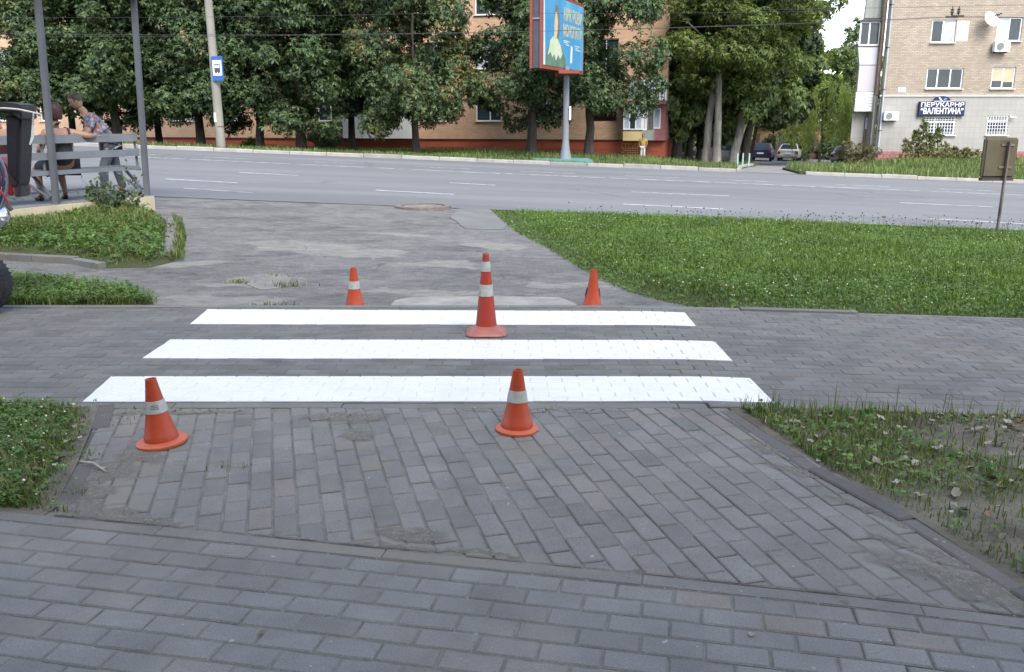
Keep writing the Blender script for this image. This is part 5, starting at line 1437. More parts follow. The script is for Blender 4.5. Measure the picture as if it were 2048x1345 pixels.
def small_cone(p, label, hgt=0.345, rb=0.128, band=True, tilt=(0, 0), rz=0, band_z=(.50, .68), holes=False, group=CG):
    o = empty('traffic_cone', p, rz, label, 'traffic cone', group)
    o.rotation_euler = (tilt[0], tilt[1], rz)
    r0, r1 = 0.083, 0.027
    rr = lambda z: r0 + (r1 - r0) * z / hgt
    MB().lathe([(rb * .98, 0.0), (rb, .006), (rb, .016), (rb * .96, .021), (r0 + .012, .024), (r0 + .003, .027), (0.0, .027)], 40).build('base', M['cone_base'], o, True)
    b = MB().lathe([(r0 + .004, .026), (r0 + .002, .05), (r0 - .001, .055), (rr(hgt * .45), hgt * .45), (rr(hgt * .97), hgt * .97), (r1 + .002, hgt), (r1 - .003, hgt + .001), (r1 - .005, hgt - .004), (r1 - .002, hgt * .8), (.05, .06)], 36)
    b.build('body', M['cone'], o, True)
    if band:
        z0, z1 = hgt * band_z[0], hgt * band_z[1]
        MB().lathe([(rr(z0) + .0005, z0 - .001), (rr(z0) + .0028, z0), (rr(z1) + .0028, z1), (rr(z1) + .0005, z1 + .001)], 36).build('reflective_band', M['band'], o, True)
    if holes:
        for s in (-1, 1):
            z0 = hgt * .42
            MB().box(-.028, .028, -.018, .018, -.045, .045, Matrix.Translation((s * (rr(z0) + .001), 0, z0)) @ Matrix.Rotation(s * R(-9), 4, 'Y') @ Matrix.Diagonal((.2, 1, 1, 1))).build('grip_slot', M['roof_dark'], o, bevel=.006)
    return o
q = P(325, 886); k = small_cone((q.x, q.y, q.z - .001), 'orange cone on the worn blocks, grey printed band, near the left grass', .355, .130, True, (R(-1.2), R(-4.2)), .4)
mb = MB()
for i, z_ in enumerate((.222, .213, .204)):
    for j in range(5):
        a = R(-112 + j * 8 + (i % 2) * 2); rr_ = .083 + (.027 - .083) * z_ / .355 + .0032
        mb.box(-.004, .004, -.0006, .0006, -.0016, .0016, Matrix.Translation((rr_ * math.cos(a), rr_ * math.sin(a), z_)) @ Matrix.Rotation(a - R(90), 4, 'Z'))
mb.build('band_print', pm('band_print', (.09, .10, .10), (.14, .15, .15), 40, .5), k)
q = P(1033.5, 861); small_cone((q.x, q.y, q.z - .001), 'orange round-based cone standing alone on the splay below the right half of the stripes', .345, .118, True, (R(.5), R(1.0)), 1.0)
q = P(703, 612); small_cone((q.x, Y_F + .20, h1(q.x, Y_F + .2) - .062), 'orange cone with a white band on the asphalt beyond the farthest stripe', .385, .12, True, (0, R(-.5)), 2.0, (.50, .68))
q = P(1188, 613); small_cone((q.x, Y_F + .20, h1(q.x, Y_F + .2) - .062), 'plain orange cone without a band, by the lawn corner', .370, .12, False, (0, R(1.6)), 0, holes=True)
q = P(972.5, 669)
o = empty('traffic_cone', (q.x, q.y + .035, h1(q.x, q.y + .035) + .003), R(3), 'tall red cone with two white bands standing between the stripes', 'traffic cone', CG)
def sq_ring(mb, rings, n=32):
    base = len(mb.v)
    for (r_, z_, sq) in rings:
        for k in range(n):
            t = 2 * math.pi * k / n; c, s = math.cos(t), math.sin(t)
            e = sq; d = (abs(c) ** e + abs(s) ** e) ** (-1 / e)
            mb.v.append((r_ * c * d, r_ * s * d, z_))
    for i in range(len(rings) - 1):
        for k in range(n):
            q_ = base + i * n; k2 = (k + 1) % n; mb.f.append((q_ + k, q_ + k2, q_ + n + k2, q_ + n + k))
    return mb
sq_ring(MB(), [(.158, 0, 5), (.162, .006, 5), (.158, .016, 5), (.118, .042, 3.2), (.086, .066, 2), (.07, .066, 2)]).build('base', M['cone_red_base'], o, True)
HC = .645; rr = lambda z: .084 + (.023 - .084) * (z - .06) / (HC - .06)
MB().lathe([(.085, .062), (rr(.1), .1), (rr(.3), .3), (rr(.6), .6), (rr(HC - .015), HC - .015)], 32).build('body', M['cone_red'], o, True)
MB().lathe([(.0235, HC - .016), (.025, HC - .008), (.022, HC), (.012, HC + .002), (.010, HC - .02)], 20).build('cap', M['cone_red_base'], o, True)
for z0, z1 in ((.305, .395), (.500, .575)):
    MB().lathe([(rr(z0) + .0005, z0 - .001), (rr(z0) + .003, z0), (rr(z1) + .003, z1), (rr(z1) + .0005, z1 + .001)], 32).build('reflective_band', M['band'], o, True)

# ------------------------------------------------------------------ road sign seen from behind
q = P(1993, 470)
sg = empty('road_sign', (q.x, q.y, q.z - .05), R(4), 'back of an olive-brown box sign on a rusty post at the lawn edge', 'road sign')
M['olive'] = pm('olive_paint', (0.105, 0.088, 0.052), (0.075, 0.064, 0.042), 5, 0.6, stretch=(1, 1, .5))
M['post_rust'] = pm('post_rust', (0.20, 0.19, 0.175), (0.085, 0.062, 0.048), 7, 0.8, 0.3, 40, stretch=(1, 1, .35))
zt = PD(2000, 276, q.y).z - q.z + .05; zb_ = PD(2000, 356, q.y).z - q.z + .05; xw = .30
MB().bar((0, 0, -.2), (.015, 0, zt - .06), .062, .030).build('post', M['post_rust'], sg, bevel=.004)
cx_ = PD(2004, 315, q.y).x - q.x
MB().box(cx_ - xw, cx_ + xw, .04, .145, zb_, zt).build('panel', M['olive'], sg, bevel=.028, seg=3)
MB().box(cx_ - xw * .97, cx_ + xw * .97, .05, .14, zb_ - .055, zb_ - .004).build('lower_rail', M['roof_dark'], sg)
for z_ in (zt - .14, zb_ + .16): MB().box(-.10, .13, .024, .038, z_, z_ + .035).build('bracket', M['post_rust'], sg)

# ------------------------------------------------------------------ concrete utility pole with bus-stop sign
q = PD(443, 300, 35.8); q.z = h1(q.x, q.y)
up = empty('utility_pole', (q.x, q.y, q.z), 0, 'tapered concrete utility pole at the far kerb carrying the bus sign', 'utility pole')
MB().tube([(0, 0, -.3), (-.03, 0, 3), (-.06, 0, 6), (-.09, 0, 9.5)], [.185, .165, .145, .12], 14).build('shaft', pm('pole_concrete', (0.27, 0.255, 0.22), (0.20, 0.19, 0.165), 3, 0.9, 0.3, 40, stretch=(1, 1, .3)), up, True)
MB().lathe([(.178, .9), (.18, .905), (.18, .93), (.178, .935)], 14).build('clamp', M['roof_dark'], up)
MB().box(-.14, -.06, -.172, -.163, 1.1, 1.45).build('paper_notice', M['sign_white'], up)
bs = empty('bus_stop_sign', (q.x, q.y - .2, 0), R(-18), 'blue bus stop sign with a white field fixed to the concrete pole', 'road sign')
z0, z1 = PD(440, 163, q.y).z, PD(440, 114, q.y).z; x_ = PD(441, 138, q.y).x - q.x
w_ = .26
MB().box(x_ - w_, x_ + w_, -.05, -.02, z0, z1).build('panel', pm('sign_blue2', (0.02, 0.09, 0.33), (0.025, 0.10, 0.37), 3, 0.4), bs, bevel=.01)
hh = z1 - z0
MB().box(x_ - w_ * .78, x_ + w_ * .78, -.056, -.051, z0 + hh * .22, z0 + hh * .84).build('field', M['sign_white'], bs)
mb = MB(); bx_ = w_ * .5; zb_ = z0 + hh * .36
mb.box(x_ - bx_, x_ + bx_, -.061, -.0565, zb_, zb_ + hh * .32)
mb.build('bus_symbol', M['print_dark'], bs)
mb = MB()
for k in range(3): mb.box(x_ - bx_ * .85 + k * bx_ * .6, x_ - bx_ * .85 + k * bx_ * .6 + bx_ * .45, -.064, -.0615, zb_ + hh * .17, zb_ + hh * .27)
mb.build('symbol_window', M['sign_white'], bs)
mb = MB()
for s in (-.5, .5): mb.lathe([(hh * .05, 0), (0, .001)], 12, Matrix.Translation((x_ + s * bx_, -.062, zb_)) @ Matrix.Rotation(R(90), 4, 'X'))
mb.build('symbol_wheel', M['print_dark'], bs)
for z_ in (z0 + .1, z1 - .12): MB().box(x_ - .2, x_ + .2, -.02, .02, z_, z_ + .04).build('strap', M['post_rust'], bs)

# ------------------------------------------------------------------ billboard
q = PD(1131, 300, 37.4); q.z = h1(q.x, q.y) + .05
bd = empty('billboard', (q.x, q.y, q.z), 0, 'red-framed billboard with a blue poster on a grey pole', 'billboard')
M['frame_red'] = pm('frame_red', (0.25, 0.055, 0.036), (0.20, 0.05, 0.035), 2, 0.5)
M['pole_grey'] = pm('pole_grey', (0.20, 0.215, 0.245), (0.16, 0.17, 0.195), 2, 0.5, stretch=(1, 1, .3))
yc = q.y
# panel ends in plan: near end to the left of the pole, far end to the right
nE, fE = PD(1084, 131, yc - 2.7), PD(1166, 153, yc + 2.5)
nL, fL = Vector((nE.x - q.x, nE.y - q.y, 0)), Vector((fE.x - q.x, fE.y - q.y, 0))
zb_ = .5 * (nE.z + fE.z) - q.z; zt = PD(1164, 12, yc + 2.5).z - q.z
ud = (fL - nL); Lp = ud.length; ud.normalize(); un = Vector((-ud.y, ud.x, 0))       # un points to the left/back side
# board local matrix: x along, y depth (towards the back), z up
BM = Matrix(((ud.x, un.x, 0, nL.x), (ud.y, un.y, 0, nL.y), (0, 0, 1, zb_), (0, 0, 0, 1)))
Hb = zt - zb_
def bbx(name, mat, x0, x1, y0, y1, z0, z1): return MB().box(x0, x1, y0, y1, z0, z1, BM).build(name, mat, bd)
D_ = .50
for y0, y1, nm in ((0, .10, 'front_frame'), (D_ - .10, D_, 'back_frame')):
    m = MB()
    m.box(0, Lp, y0, y1, -.02, .12, BM).box(0, Lp, y0, y1, Hb - .10, Hb + .02, BM).box(-.002, .15, y0 - .002, y1 + .002, .121, Hb - .101, BM).box(Lp - .11, Lp + .002, y0 - .002, y1 + .002, .121, Hb - .101, BM)
    m.build(nm, M['frame_red'], bd)
bbx('core', pm('core_dark', (0.05, 0.055, 0.07), (0.07, 0.075, 0.09), 1), .06, Lp - .06, .11, D_ - .11, 0, Hb)
bbx('cross_bar', M['pole_grey'], .02, .08, .1, D_ - .1, Hb * .62, Hb * .62 + .06)
def poster_mat():
    m, t, b = new_mat('poster_blue')
    n = noise(t, pos(t), .5, 4)
    t.links.new(ramp(t, n, [(0.3, (0.035, 0.18, 0.37)), (0.55, (0.065, 0.26, 0.45)), (0.75, (0.14, 0.36, 0.50))]), b.inputs['Base Color']); b.inputs['Roughness'].default_value = .5
    return m
ps = bbx('poster', poster_mat(), .11, Lp - .11, -.012, .006, .12, Hb - .10)
PW, PH = Lp - .22, Hb - .22
def art(name, pts, mat, d=.014):
    """flat print on the poster, points in 0..1 of its width and height"""
    m = MB(); vs = [BM @ Vector((.11 + x * PW, -d, .12 + z * PH)) for x, z in pts]
    m.add(vs, [tuple(range(len(vs)))]); return m.build(name, mat, ps)
M['p_white'] = pm('poster_white', (0.50, 0.53, 0.52), (0.44, 0.48, 0.48), 2)
M['p_yellow'] = pm('poster_yellow', (0.46, 0.40, 0.17), (0.42, 0.37, 0.20), 3)
M['p_green'] = pm('poster_green', (0.10, 0.20, 0.13), (0.06, 0.12, 0.10), 2)
M['p_pale'] = pm('poster_pale', (0.36, 0.43, 0.29), (0.44, 0.50, 0.37), 3)
M['p_skin'] = pm('poster_skin', (0.40, 0.36, 0.24), (0.44, 0.40, 0.28), 3)
M['p_hair'] = pm('poster_hair', (0.10, 0.09, 0.08), (0.16, 0.13, 0.10), 3)
art('poster_edge', [(0, 0), (.045, 0), (.02, 1), (0, 1)], M['p_white'], .0135)
art('figure_dress', [(.05, .0), (.55, .0), (.53, .12), (.44, .28), (.36, .38), (.30, .42), (.24, .42), (.16, .36), (.08, .22), (.05, .1)], M['p_green'])
art('figure_shawl', [(.10, .14), (.16, .20), (.20, .12), (.25, .18), (.29, .08), (.34, .18), (.39, .12), (.45, .20), (.40, .32), (.33, .40), (.28, .44), (.22, .43), (.15, .36)], M['p_pale'], .016)
art('figure_hair', [(.255, .43), (.35, .40), (.375, .55), (.37, .72), (.34, .84), (.30, .90), (.27, .88), (.25, .80), (.245, .6)], M['p_hair'], .016)
art('figure_neck', [(.235, .40), (.30, .41), (.325, .55), (.325, .68), (.30, .78), (.265, .78), (.245, .66), (.24, .52)], M['p_skin'], .018)
for tx, x0, x1, z0, z1, mt in (('НИК РОВИ', .47, .95, .70, .90, M['p_yellow']), ('МОНОПАТИ', .46, .95, .47, .66, M['p_yellow']), ('ТИЖНІ', .05, .24, .93, .98, M['p_yellow'])):
    o = text_mesh(tx, 'lettering', mt, ps, (x1 - x0) * PW, (z1 - z0) * PH, (0, 0, 0), depth=.002, bold=.015)
    Mx = BM @ Matrix.Translation((.11 + (x0 + x1) / 2 * PW, -.017, .12 + (z0 + z1) / 2 * PH)) @ Matrix.Rotation(R(90), 4, 'X')
    o.matrix_local = Mx
for x0, x1, z_ in ((.47, .62, .40), (.47, .58, .375), (.52, .62, .345), (.76, .90, .36), (.78, .86, .33), (.78, .92, .30)):
    art('small_print', [(x0, z_), (x1, z_), (x1, z_ + .014), (x0, z_ + .014)], M['p_white'], .016)
art('painted_sheen', [(.64, .08), (.70, .10), (.71, .34), (.66, .36)], M['p_white'], .0155)  # sheen drawn onto the poster as a flat pale shape
ph = Vector((0, 0, 0)); 
MB().tube([(0, 0, -.2), (0, 0, .10), (0, 0, .55), (0, 0, .9), (0, 0, zb_ + .2)], [.27, .25, .165, .13, .115], 16).build('pole', M['pole_grey'], bd, True)
MB().box(-.42, .42, -.3, .3, -.05, .06).build('foot_plate', M['pole_grey'], bd)
MB().box(-.4, .4, -1.6, 1.6, zb_ - .16, zb_ - .025).build('head_beam', M['frame_red'], bd)
MB().box(.12, .2, -.17, -.13, 1.65, 2.2).build('paper_notice', M['sign_white'], bd)
a, b_ = PD(1069, 322, 36.3), PD(1186, 325, 36.3)
bs2 = empty('turquoise_slab', (q.x, a.y, q.z - .1), 0, 'turquoise painted concrete base slab under the billboard pole', 'base slab')
MB().box(a.x - q.x, b_.x - q.x, -.2, 1.9, -.3, .17).build('slab', pm('turquoise', (0.075, 0.22, 0.20), (0.12, 0.26, 0.235), 3, 0.8, .3, 20), bs2, bevel=.03)
MB().box(a.x - q.x - .05, b_.x - q.x + .05, -.25, 1.95, -.3, .03).build('footing', M['concrete'], bs2)

# ------------------------------------------------------------------ overhead wires
def wire(name, pts, r, label, group='overhead wires across the road'):
    n = 26; Q = []
    for i in range(len(pts) - 1):
        a, b2 = Vector(pts[i]), Vector(pts[i + 1])
        for k in range(n):
            t = k / n; p = a.lerp(b2, t); p.z -= 4 * t * (1 - t) * (b2 - a).length ** 2 * .00025; Q.append(p)
    Q.append(Vector(pts[-1]))
    o = MB().tube(Q, r, 5).build(name, M['wire'], None); return tag(o, label, 'wire', group)
M['wire'] = pm('wire_dark', (0.03, 0.03, 0.035), (0.05, 0.05, 0.055), 2, 0.6)
w1 = wire('contact_wire', [PD(-500, 58, 27.0), PD(1905, 35, 27.0), PD(2600, 34, 27.0)], .0055, 'upper dark contact wire crossing in front of the trees, with hanger')
w2 = wire('contact_wire', [PD(-500, 66, 24.5), PD(1918, 33, 24.5), PD(2600, 38, 24.5)], .005, 'lower dark contact wire crossing in front of the trees, with hanger')
w3 = wire('span_wire', [PD(1500, 20, 26), PD(1905, 13, 26), PD(2600, -6, 26)], .005, 'thin span wire holding the two wire hangers before the tan house')
w4 = wire('span_wire', [PD(-400, 30, 31), PD(900, 26, 31), PD(1700, 22, 31)], .005, 'thin span wire over the far lane before the chestnuts')
for px, wob, lab in ((1905, 0, 'first dark wire hanger before the tan brick wall'), (1918, .0, 'second dark wire hanger nearer the satellite dish')):
    a, b_ = PD(px + 1, 13, 26), PD(px - 2, 35 if px < 1910 else 33, 26)
    o = empty('wire_hanger', b_, 0, lab, 'wire hanger', 'insulated hangers on the overhead wires')
    v = a - b_; L = v.length; Mx = Matrix.Translation((0, 0, 0)) @ v.to_track_quat('Z', 'Y').to_matrix().to_4x4()
    MB().lathe([(.012, 0), (.012, L)], 6, Mx).build('rod', M['wire'], o)
    MB().lathe([(.015, L * .2), (.05, L * .3), (.02, L * .38), (.055, L * .46), (.025, L * .6), (.05, L * .72), (.015, L * .8)], 10, Mx).build('insulator', pm('insulator_brown', (0.06, 0.04, 0.03), (0.1, 0.07, 0.05), 9, .4), o, True)
    MB().box(-.16, .16, -.02, .02, -.02, .03).build('clamp', M['wire'], o)

# small posts by the yard entrance
for i, px in enumerate((1475, 1485, 1497)):
    p = PD(px, 330, 39 + i * .5); p.z = h1(p.x, p.y) + .08
    o = empty('fence_post', p, 0, ('pale turquoise post, leftmost of three in the grass before the leaning tree', 'pale turquoise post, middle of three in the grass before the leaning tree', 'pale turquoise post beside the yard lane kerb, rightmost of three')[i], 'post', 'short posts by the yard lane')
    MB().tube([(0, 0, -.1), (.02 * (i - 1), 0, .52)], .035, 8).build('shaft', pm('post_turq', (0.28, 0.46, 0.42), (0.36, 0.46, 0.42), 3), o, True)
    MB().lathe([(.042, .50), (.042, .53), (0, .55)], 8).build('cap', M['concrete'], o)

# ------------------------------------------------------------------ shelter platform and bench
ZPL = PD(113, 408, 12.9).z                                   # top of the platform
A_p, B_p = Vector((PD(113, 408, 12.9).x, 12.9, 0)), None
dB = Vector((0.43, 0.90, 0)).normalized()
B_p = A_p + dB * 1.66
nB = Vector((-dB.y, dB.x, 0))                                # towards the seat side (away from us, to the left)
pf = empty('shelter_platform', (A_p.x, A_p.y, 0), 0, 'raised grey platform with a cream-painted edge under the bench', 'platform')
M['cream'] = pm('cream_wall', (0.50, 0.44, 0.30), (0.36, 0.32, 0.23), 2.2, 0.85, 0.3, 25, stretch=(1, 1, .6))
M['plat'] = pm('platform_top', (0.17, 0.175, 0.19), (0.13, 0.135, 0.15), 4, 0.9, .4, 40)
def lp(s, t, z): 
    v = A_p + dB * s + nB * t; return (v.x - A_p.x, v.y - A_p.y, z)
def slab(name, mat, s0, s1, t0, t1, z0, z1, par):
    vs = [lp(s0, t0, z0), lp(s1, t0, z0), lp(s1, t1, z0), lp(s0, t1, z0), lp(s0, t0, z1), lp(s1, t0, z1), lp(s1, t1, z1), lp(s0, t1, z1)]
    return MB().add(vs, [(0,3,2,1),(4,5,6,7),(0,1,5,4),(1,2,6,5),(2,3,7,6),(3,0,4,7)]).build(name, mat, par)
slab('deck', M['plat'], -5.0, 1.66, -.06, 3.2, ZPL - .5, ZPL, pf)
slab('edge_wall', M['cream'], -5.05, 1.70, -.12, -.061, ZPL - .6, ZPL - .012, pf)
slab('end_wall', M['cream'], 1.661, 1.70, -.061, 3.2, ZPL - .6, ZPL - .03, pf)
bn = empty('shelter_bench', (A_p.x, A_p.y, 0), 0, 'grey steel bus shelter bench with posts and two back rails', 'bench')
M['steel'] = pm('steel_grey', (0.085, 0.095, 0.115), (0.115, 0.125, 0.145), 3, 0.5, stretch=(1, 1, .4))
M['rail'] = pm('rail_grey', (0.155, 0.17, 0.195), (0.12, 0.13, 0.15), 3, 0.5)
for s, px in ((0, 68), (1.66, 268), (-1.66, None), (-3.32, None)):
    a = Vector(lp(s, 0, ZPL - .02 - (.18 if s > 1 else 0))); top = Vector(lp(s, 0, 3.62))
    if px: top.x += .10
    else: top.x += .10
    MB().bar(a, top, .082, .082).build('post', M['steel'], bn, bevel=.008)
    if s > -4: MB().bar(lp(s + .02, .50, ZPL - .01), lp(s + .02, .50, 3.62), .05).build('rear_post', M['steel'], bn) if s < -1 else None
seat_z = ZPL + .46
for nm, z0, z1, t0, t1 in (('back_rail', ZPL + .86, ZPL + .98, -.045, -.015), ('back_rail', ZPL + .63, ZPL + .735, -.045, -.015), ('seat_rail', seat_z - .05, seat_z + .01, -.03, .02)):
    slab(nm, M['rail'], -3.32, 1.60, t0 + .06, t1 + .06, z0, z1, bn)
for k in range(4): slab('seat_slat', M['rail'], -3.32, 1.60, .10 + k * .105, .19 + k * .105, seat_z - .02, seat_z + .012, bn)
for s in (-3.32, -1.66, 0, 1.66):
    MB().bar(lp(s - .05, .03, ZPL + .10), lp(s - .05, .42, seat_z - .02), .035).build('brace', M['steel'], bn)
    MB().bar(lp(s - .045, .05, seat_z - .04), lp(s - .045, .52, seat_z - .04), .04).build('seat_bracket', M['steel'], bn)
    MB().bar(lp(s - .06, .075, seat_z), lp(s - .09, .06, ZPL + .99), .03).build('back_upright', M['rail'], bn)
    MB().bar(lp(s - .1, .06, ZPL + .12), lp(s - .52, .06, seat_z - .05), .030).build('brace', M['steel'], bn)
slab('floor_rail', M['steel'], -4.5, 2.3, 1.55, 1.60, ZPL + .02, ZPL + .06, bn)
slab('roof', M['steel'], -4.2, 2.2, -.35, 1.7, 3.62, 3.70, bn)
# shrub growing at the wall
q = P(232, 432)
o = empty('wall_shrub', (q.x, q.y - .1, q.z), 0, 'straggly grey-stemmed shrub against the cream shelter wall', 'shrub')
g = np.random.default_rng(3); st = MB(); C_ = []
for k in range(30):
    a = g.uniform(-1.2, 1.2); L = g.uniform(.25, .60); b_ = Vector((math.sin(a) * L * .75 + g.normal() * .04, g.normal() * .12, L))
    r0 = Vector((g.normal() * .10, g.normal() * .08, 0)); st.tube([r0, r0 + b_ * .5 + Vector((0, 0, .03)), r0 + b_], [.006, .004, .002], 4)
    n = 18; t = .25 + .75 * g.random(n); C_.append(np.array([list(r0 + b_ * float(x)) for x in t]) + g.normal(size=(n, 3)) * .03)
for dx, L in ((.22, .80), (.34, .62), (-.18, .55)):
    st.tube([(dx * .5, 0, 0), (dx, 0, L * .6), (dx * 1.3, .02, L)], [.006, .004, .002], 4); t = .3 + .7 * g.random(26); C_.append(np.stack([dx * (.5 + .8 * t), 0 * t, L * t], -1) + g.normal(size=(26, 3)) * .03)
st.build('stem', bark('stem_grey', (0.17, 0.15, 0.13)), o)
c = np.concatenate(C_); d = unit(g.normal(size=c.shape)); V, F = leaf_quads(c, d, unit(np.cross(d, g.normal(size=c.shape))), .05 + .03 * g.random(len(c)), .02 + .01 * g.random(len(c)), .2)
link('leaves', np_mesh('leaves', V, F), M['leaf_dark'], o)

# ------------------------------------------------------------------ marking machine at the left edge (mostly out of the frame)
W0 = P(-52, 633)
mm = empty('paint_machine', (W0.x, W0.y + .12, h1(W0.x, W0.y)), 0, 'red wheeled paint machine with black cover and blue hose coil', 'paint machine')
M['tyre'] = pm('tyre_rubber', (0.020, 0.020, 0.024), (0.035, 0.035, 0.04), 9, 0.8, .3, 60)
M['chrome'] = pm('chrome', (0.75, 0.77, 0.8), (0.6, 0.62, 0.66), 3, 0.15, metal=1.0)
M['red_paint'] = pm('red_paint', (0.28, 0.022, 0.026), (0.22, 0.02, 0.025), 3, 0.4)
M['hose'] = pm('hose_blue', (0.025, 0.04, 0.085), (0.04, 0.06, 0.12), 6, 0.35)
def black_scuffed():
    m, t, b = new_mat('black_scuffed'); p = pos(t)
    n = noise(t, p, 16, 6, 0.8); s = noise(t, p, 5, 5, .7)
    col = mix(t, math_n(t, 'MULTIPLY', ramp(t, n, [(0.60, 0.0), (0.72, 1.0)]), ramp(t, s, [(.42, .1), (.62, 1.0)])), ramp(t, s, [(.3, (.012, .012, .016)), (.7, (.03, .028, .03))]), (0.34, 0.31, 0.28))
    t.links.new(col, b.inputs['Base Color']); b.inputs['Roughness'].default_value = .6
    return m
M['black'] = black_scuffed()
# wheel axis roughly along y
wr = .275
wh = MB(); MW = Matrix.Translation((0, 0, wr)) @ Matrix.Rotation(R(90), 4, 'X') @ Matrix.Rotation(R(0), 4, 'Y')
wheel = wh.lathe([(.15, -.075), (.19, -.085), (.235, -.088), (.262, -.075), (wr, -.04), (wr, .04), (.262, .075), (.235, .088), (.19, .085), (.15, .075)], 36, MW).build('tyre', M['tyre'], mm, True)
for k in range(40):
    pass
tr = MB()
for k in range(44):
    a = 2 * math.pi * k / 44
    tr.box(-.006, .006, -.07, .07, wr - .004, wr + .0012, Matrix.Translation((0, 0, wr)) @ Matrix.Rotation(a, 4, 'Y'))
tr.build('tread', M['tyre'], wheel)
rm = MB().lathe([(.15, -.06), (.145, -.03), (.08, -.035), (.05, -.05), (.0, -.05)], 28, MW).build('rim', pm('rim_black', (.02, .02, .026), (.04, .04, .045), 6, .5), mm, True)
hc = lambda px, py, D=7.3: PD(px, py, D) - Vector(mm.location)
# frame
MB().bar(hc(-60, 600), hc(-70, 300), .06).bar(hc(-70, 470), hc(-220, 480), .06).bar(hc(-60, 330), hc(12, 366), .05).bar(hc(-40, 520), hc(-40, 330, 7.5), .05).build('frame', M['red_paint'], mm)
def pan(pts, D0, D1, name, mat, bev=.01):
    f = [hc(x, y, D0) for x, y in pts]; b2 = [v + Vector((0, D1 - D0, 0)) for v in f]; n = len(pts)
    return MB().add(f + b2, [tuple(range(n)), tuple(reversed(range(n, 2*n)))] + [(i, i+n, (i+1)%n+n, (i+1)%n) for i in range(n)]).build(name, mat, mm, bevel=bev)
pan([(-120, 318), (-4, 316), (12, 330), (27, 390), (17, 392), (0, 372), (-120, 372)], 7.6, 7.9, 'fender', M['red_paint'])
pan([(28, 371), (41, 374), (41, 394), (30, 394)], 7.45, 7.6, 'foot_block', M['roof_dark'], .004)
cov = pan([(10, 232), (41, 236), (41, 300), (39, 350), (36, 372), (30, 377), (16, 372), (12, 300)], 7.25, 7.44, 'cover', M['black'], .015)
pan([(-200, 203), (2, 204), (30, 207), (40, 211), (43, 240), (36, 238), (24, 229), (0, 226), (-200, 224)], 7.20, 7.45, 'top_bar', M['black'], .012)
pan([(12, 232), (36, 236), (33, 364), (15, 340)], 7.235, 7.249, 'cover_panel', pm('panel_black', (.012, .012, .018), (.022, .022, .03), 4, .4), .004)
MB().tube([hc(-40, 217, 7.18), hc(10, 217, 7.18), hc(36, 219, 7.18), hc(60, 224, 7.19), hc(84, 230, 7.25)], [.008] * 5, 6).build('cord', pm('cord_white', (.55, .54, .50), (.4, .4, .38), 8), mm)
MB().tube([hc(67, 228, 7.19), hc(66, 250, 7.22), hc(65, 275, 7.22), hc(60, 290, 7.2)], [.006, .009, .012, .006], 6).build('tape', M['p_white'], mm)
# hose coil
for k in range(7):
    c0 = -36 - k * 2.0; r_ = 50 - k * 5.0
    ptsx = [(c0 + r_ * math.cos(t) * 1.0, 368 + (72 - k * 3) * math.sin(t)) for t in np.linspace(-1.5, 1.6, 18)]
    MB().tube([hc(x, y, 7.05 + .02 * (k % 3)) for x, y in ptsx], .010, 7).build('hose', M['hose'] if k % 3 else pm('hose_pale', (.12, .16, .22), (.08, .11, .17), 6, .3), mm, True)
MB().tube([hc(-10, 372, 7.0), hc(6, 388, 7.0), hc(16, 406, 7.0), hc(22, 418, 7.02)], .010, 7).build('hose_end', M['red_paint'], mm, True)
MB().tube([hc(14, 410, 7.0), hc(23, 421, 7.0)], .018, 8).build('nozzle', M['wire'], mm)
ct = hc(-6, 434, 7.1)
MB().lathe([(0, -.085), (.05, -.08), (.085, -.05), (.10, 0.0), (.095, .05), (.07, .09), (0, .10)], 24, Matrix.Translation(ct) @ Matrix.Rotation(R(80), 4, 'X')).build('lamp', M['chrome'], mm, True)
MB().bar(ct, hc(-70, 430, 7.3), .03).build('lamp_bracket', M['wire'], mm)
# ------------------------------------------------------------------ people
def skin_mesh(name, J, E, root, subdiv=2):
    """J: name -> (pos, radius or (rx,ry)); E: edges by name. Grows one continuous surface."""
    keys = list(J); me = bpy.data.meshes.new(name)
    me.from_pydata([J[k][0] for k in keys], [(keys.index(a), keys.index(b)) for a, b in E], [])
    o = bpy.data.objects.new(name, me); COL.objects.link(o)
    o.modifiers.new('s', 'SKIN')
    for i, k in enumerate(keys):
        r = J[k][1]; sv = me.skin_vertices[0].data[i]
        sv.radius = (r, r) if not isinstance(r, tuple) else r
        sv.use_root = (k == root)
    if subdiv:
        m = o.modifiers.new('u', 'SUBSURF'); m.levels = subdiv; m.render_levels = subdiv
    dg = bpy.context.evaluated_depsgraph_get(); out_ = bpy.data.meshes.new_from_object(o.evaluated_get(dg))
    bpy.data.objects.remove(o); bpy.data.meshes.remove(me)
    out_.polygons.foreach_set('use_smooth', [True] * len(out_.polygons))
    return out_
def skin_obj(name, J, E, root, mat, parent, subdiv=2):
    me = skin_mesh(name, J, E, root, subdiv); me.materials.clear(); return link(name, me, mat, parent)
M['skin'] = pm('skin', (0.34, 0.21, 0.155), (0.30, 0.18, 0.13), 4, 0.5)
M['skin_tan'] = pm('skin_tan', (0.29, 0.175, 0.125), (0.25, 0.145, 0.10), 4, 0.5)
M['hair_red'] = pm('hair_red', (0.030, 0.011, 0.012), (0.055, 0.018, 0.018), 12, 0.5, .6, 60, stretch=(1, 1, .2))
M['hair_brown'] = pm('hair_brown', (0.045, 0.03, 0.02), (0.08, 0.055, 0.04), 12, 0.6, .6, 60, stretch=(1, 1, .2))
M['hair_grey'] = pm('hair_grey', (0.16, 0.14, 0.12), (0.1, 0.09, 0.08), 12, 0.7)
M['top_black'] = pm('top_black', (0.016, 0.018, 0.019), (0.035, 0.036, 0.036), 25, 0.8)
M['skirt_dark'] = pm('skirt_dark', (0.012, 0.014, 0.02), (0.022, 0.025, 0.032), 8, 0.85)
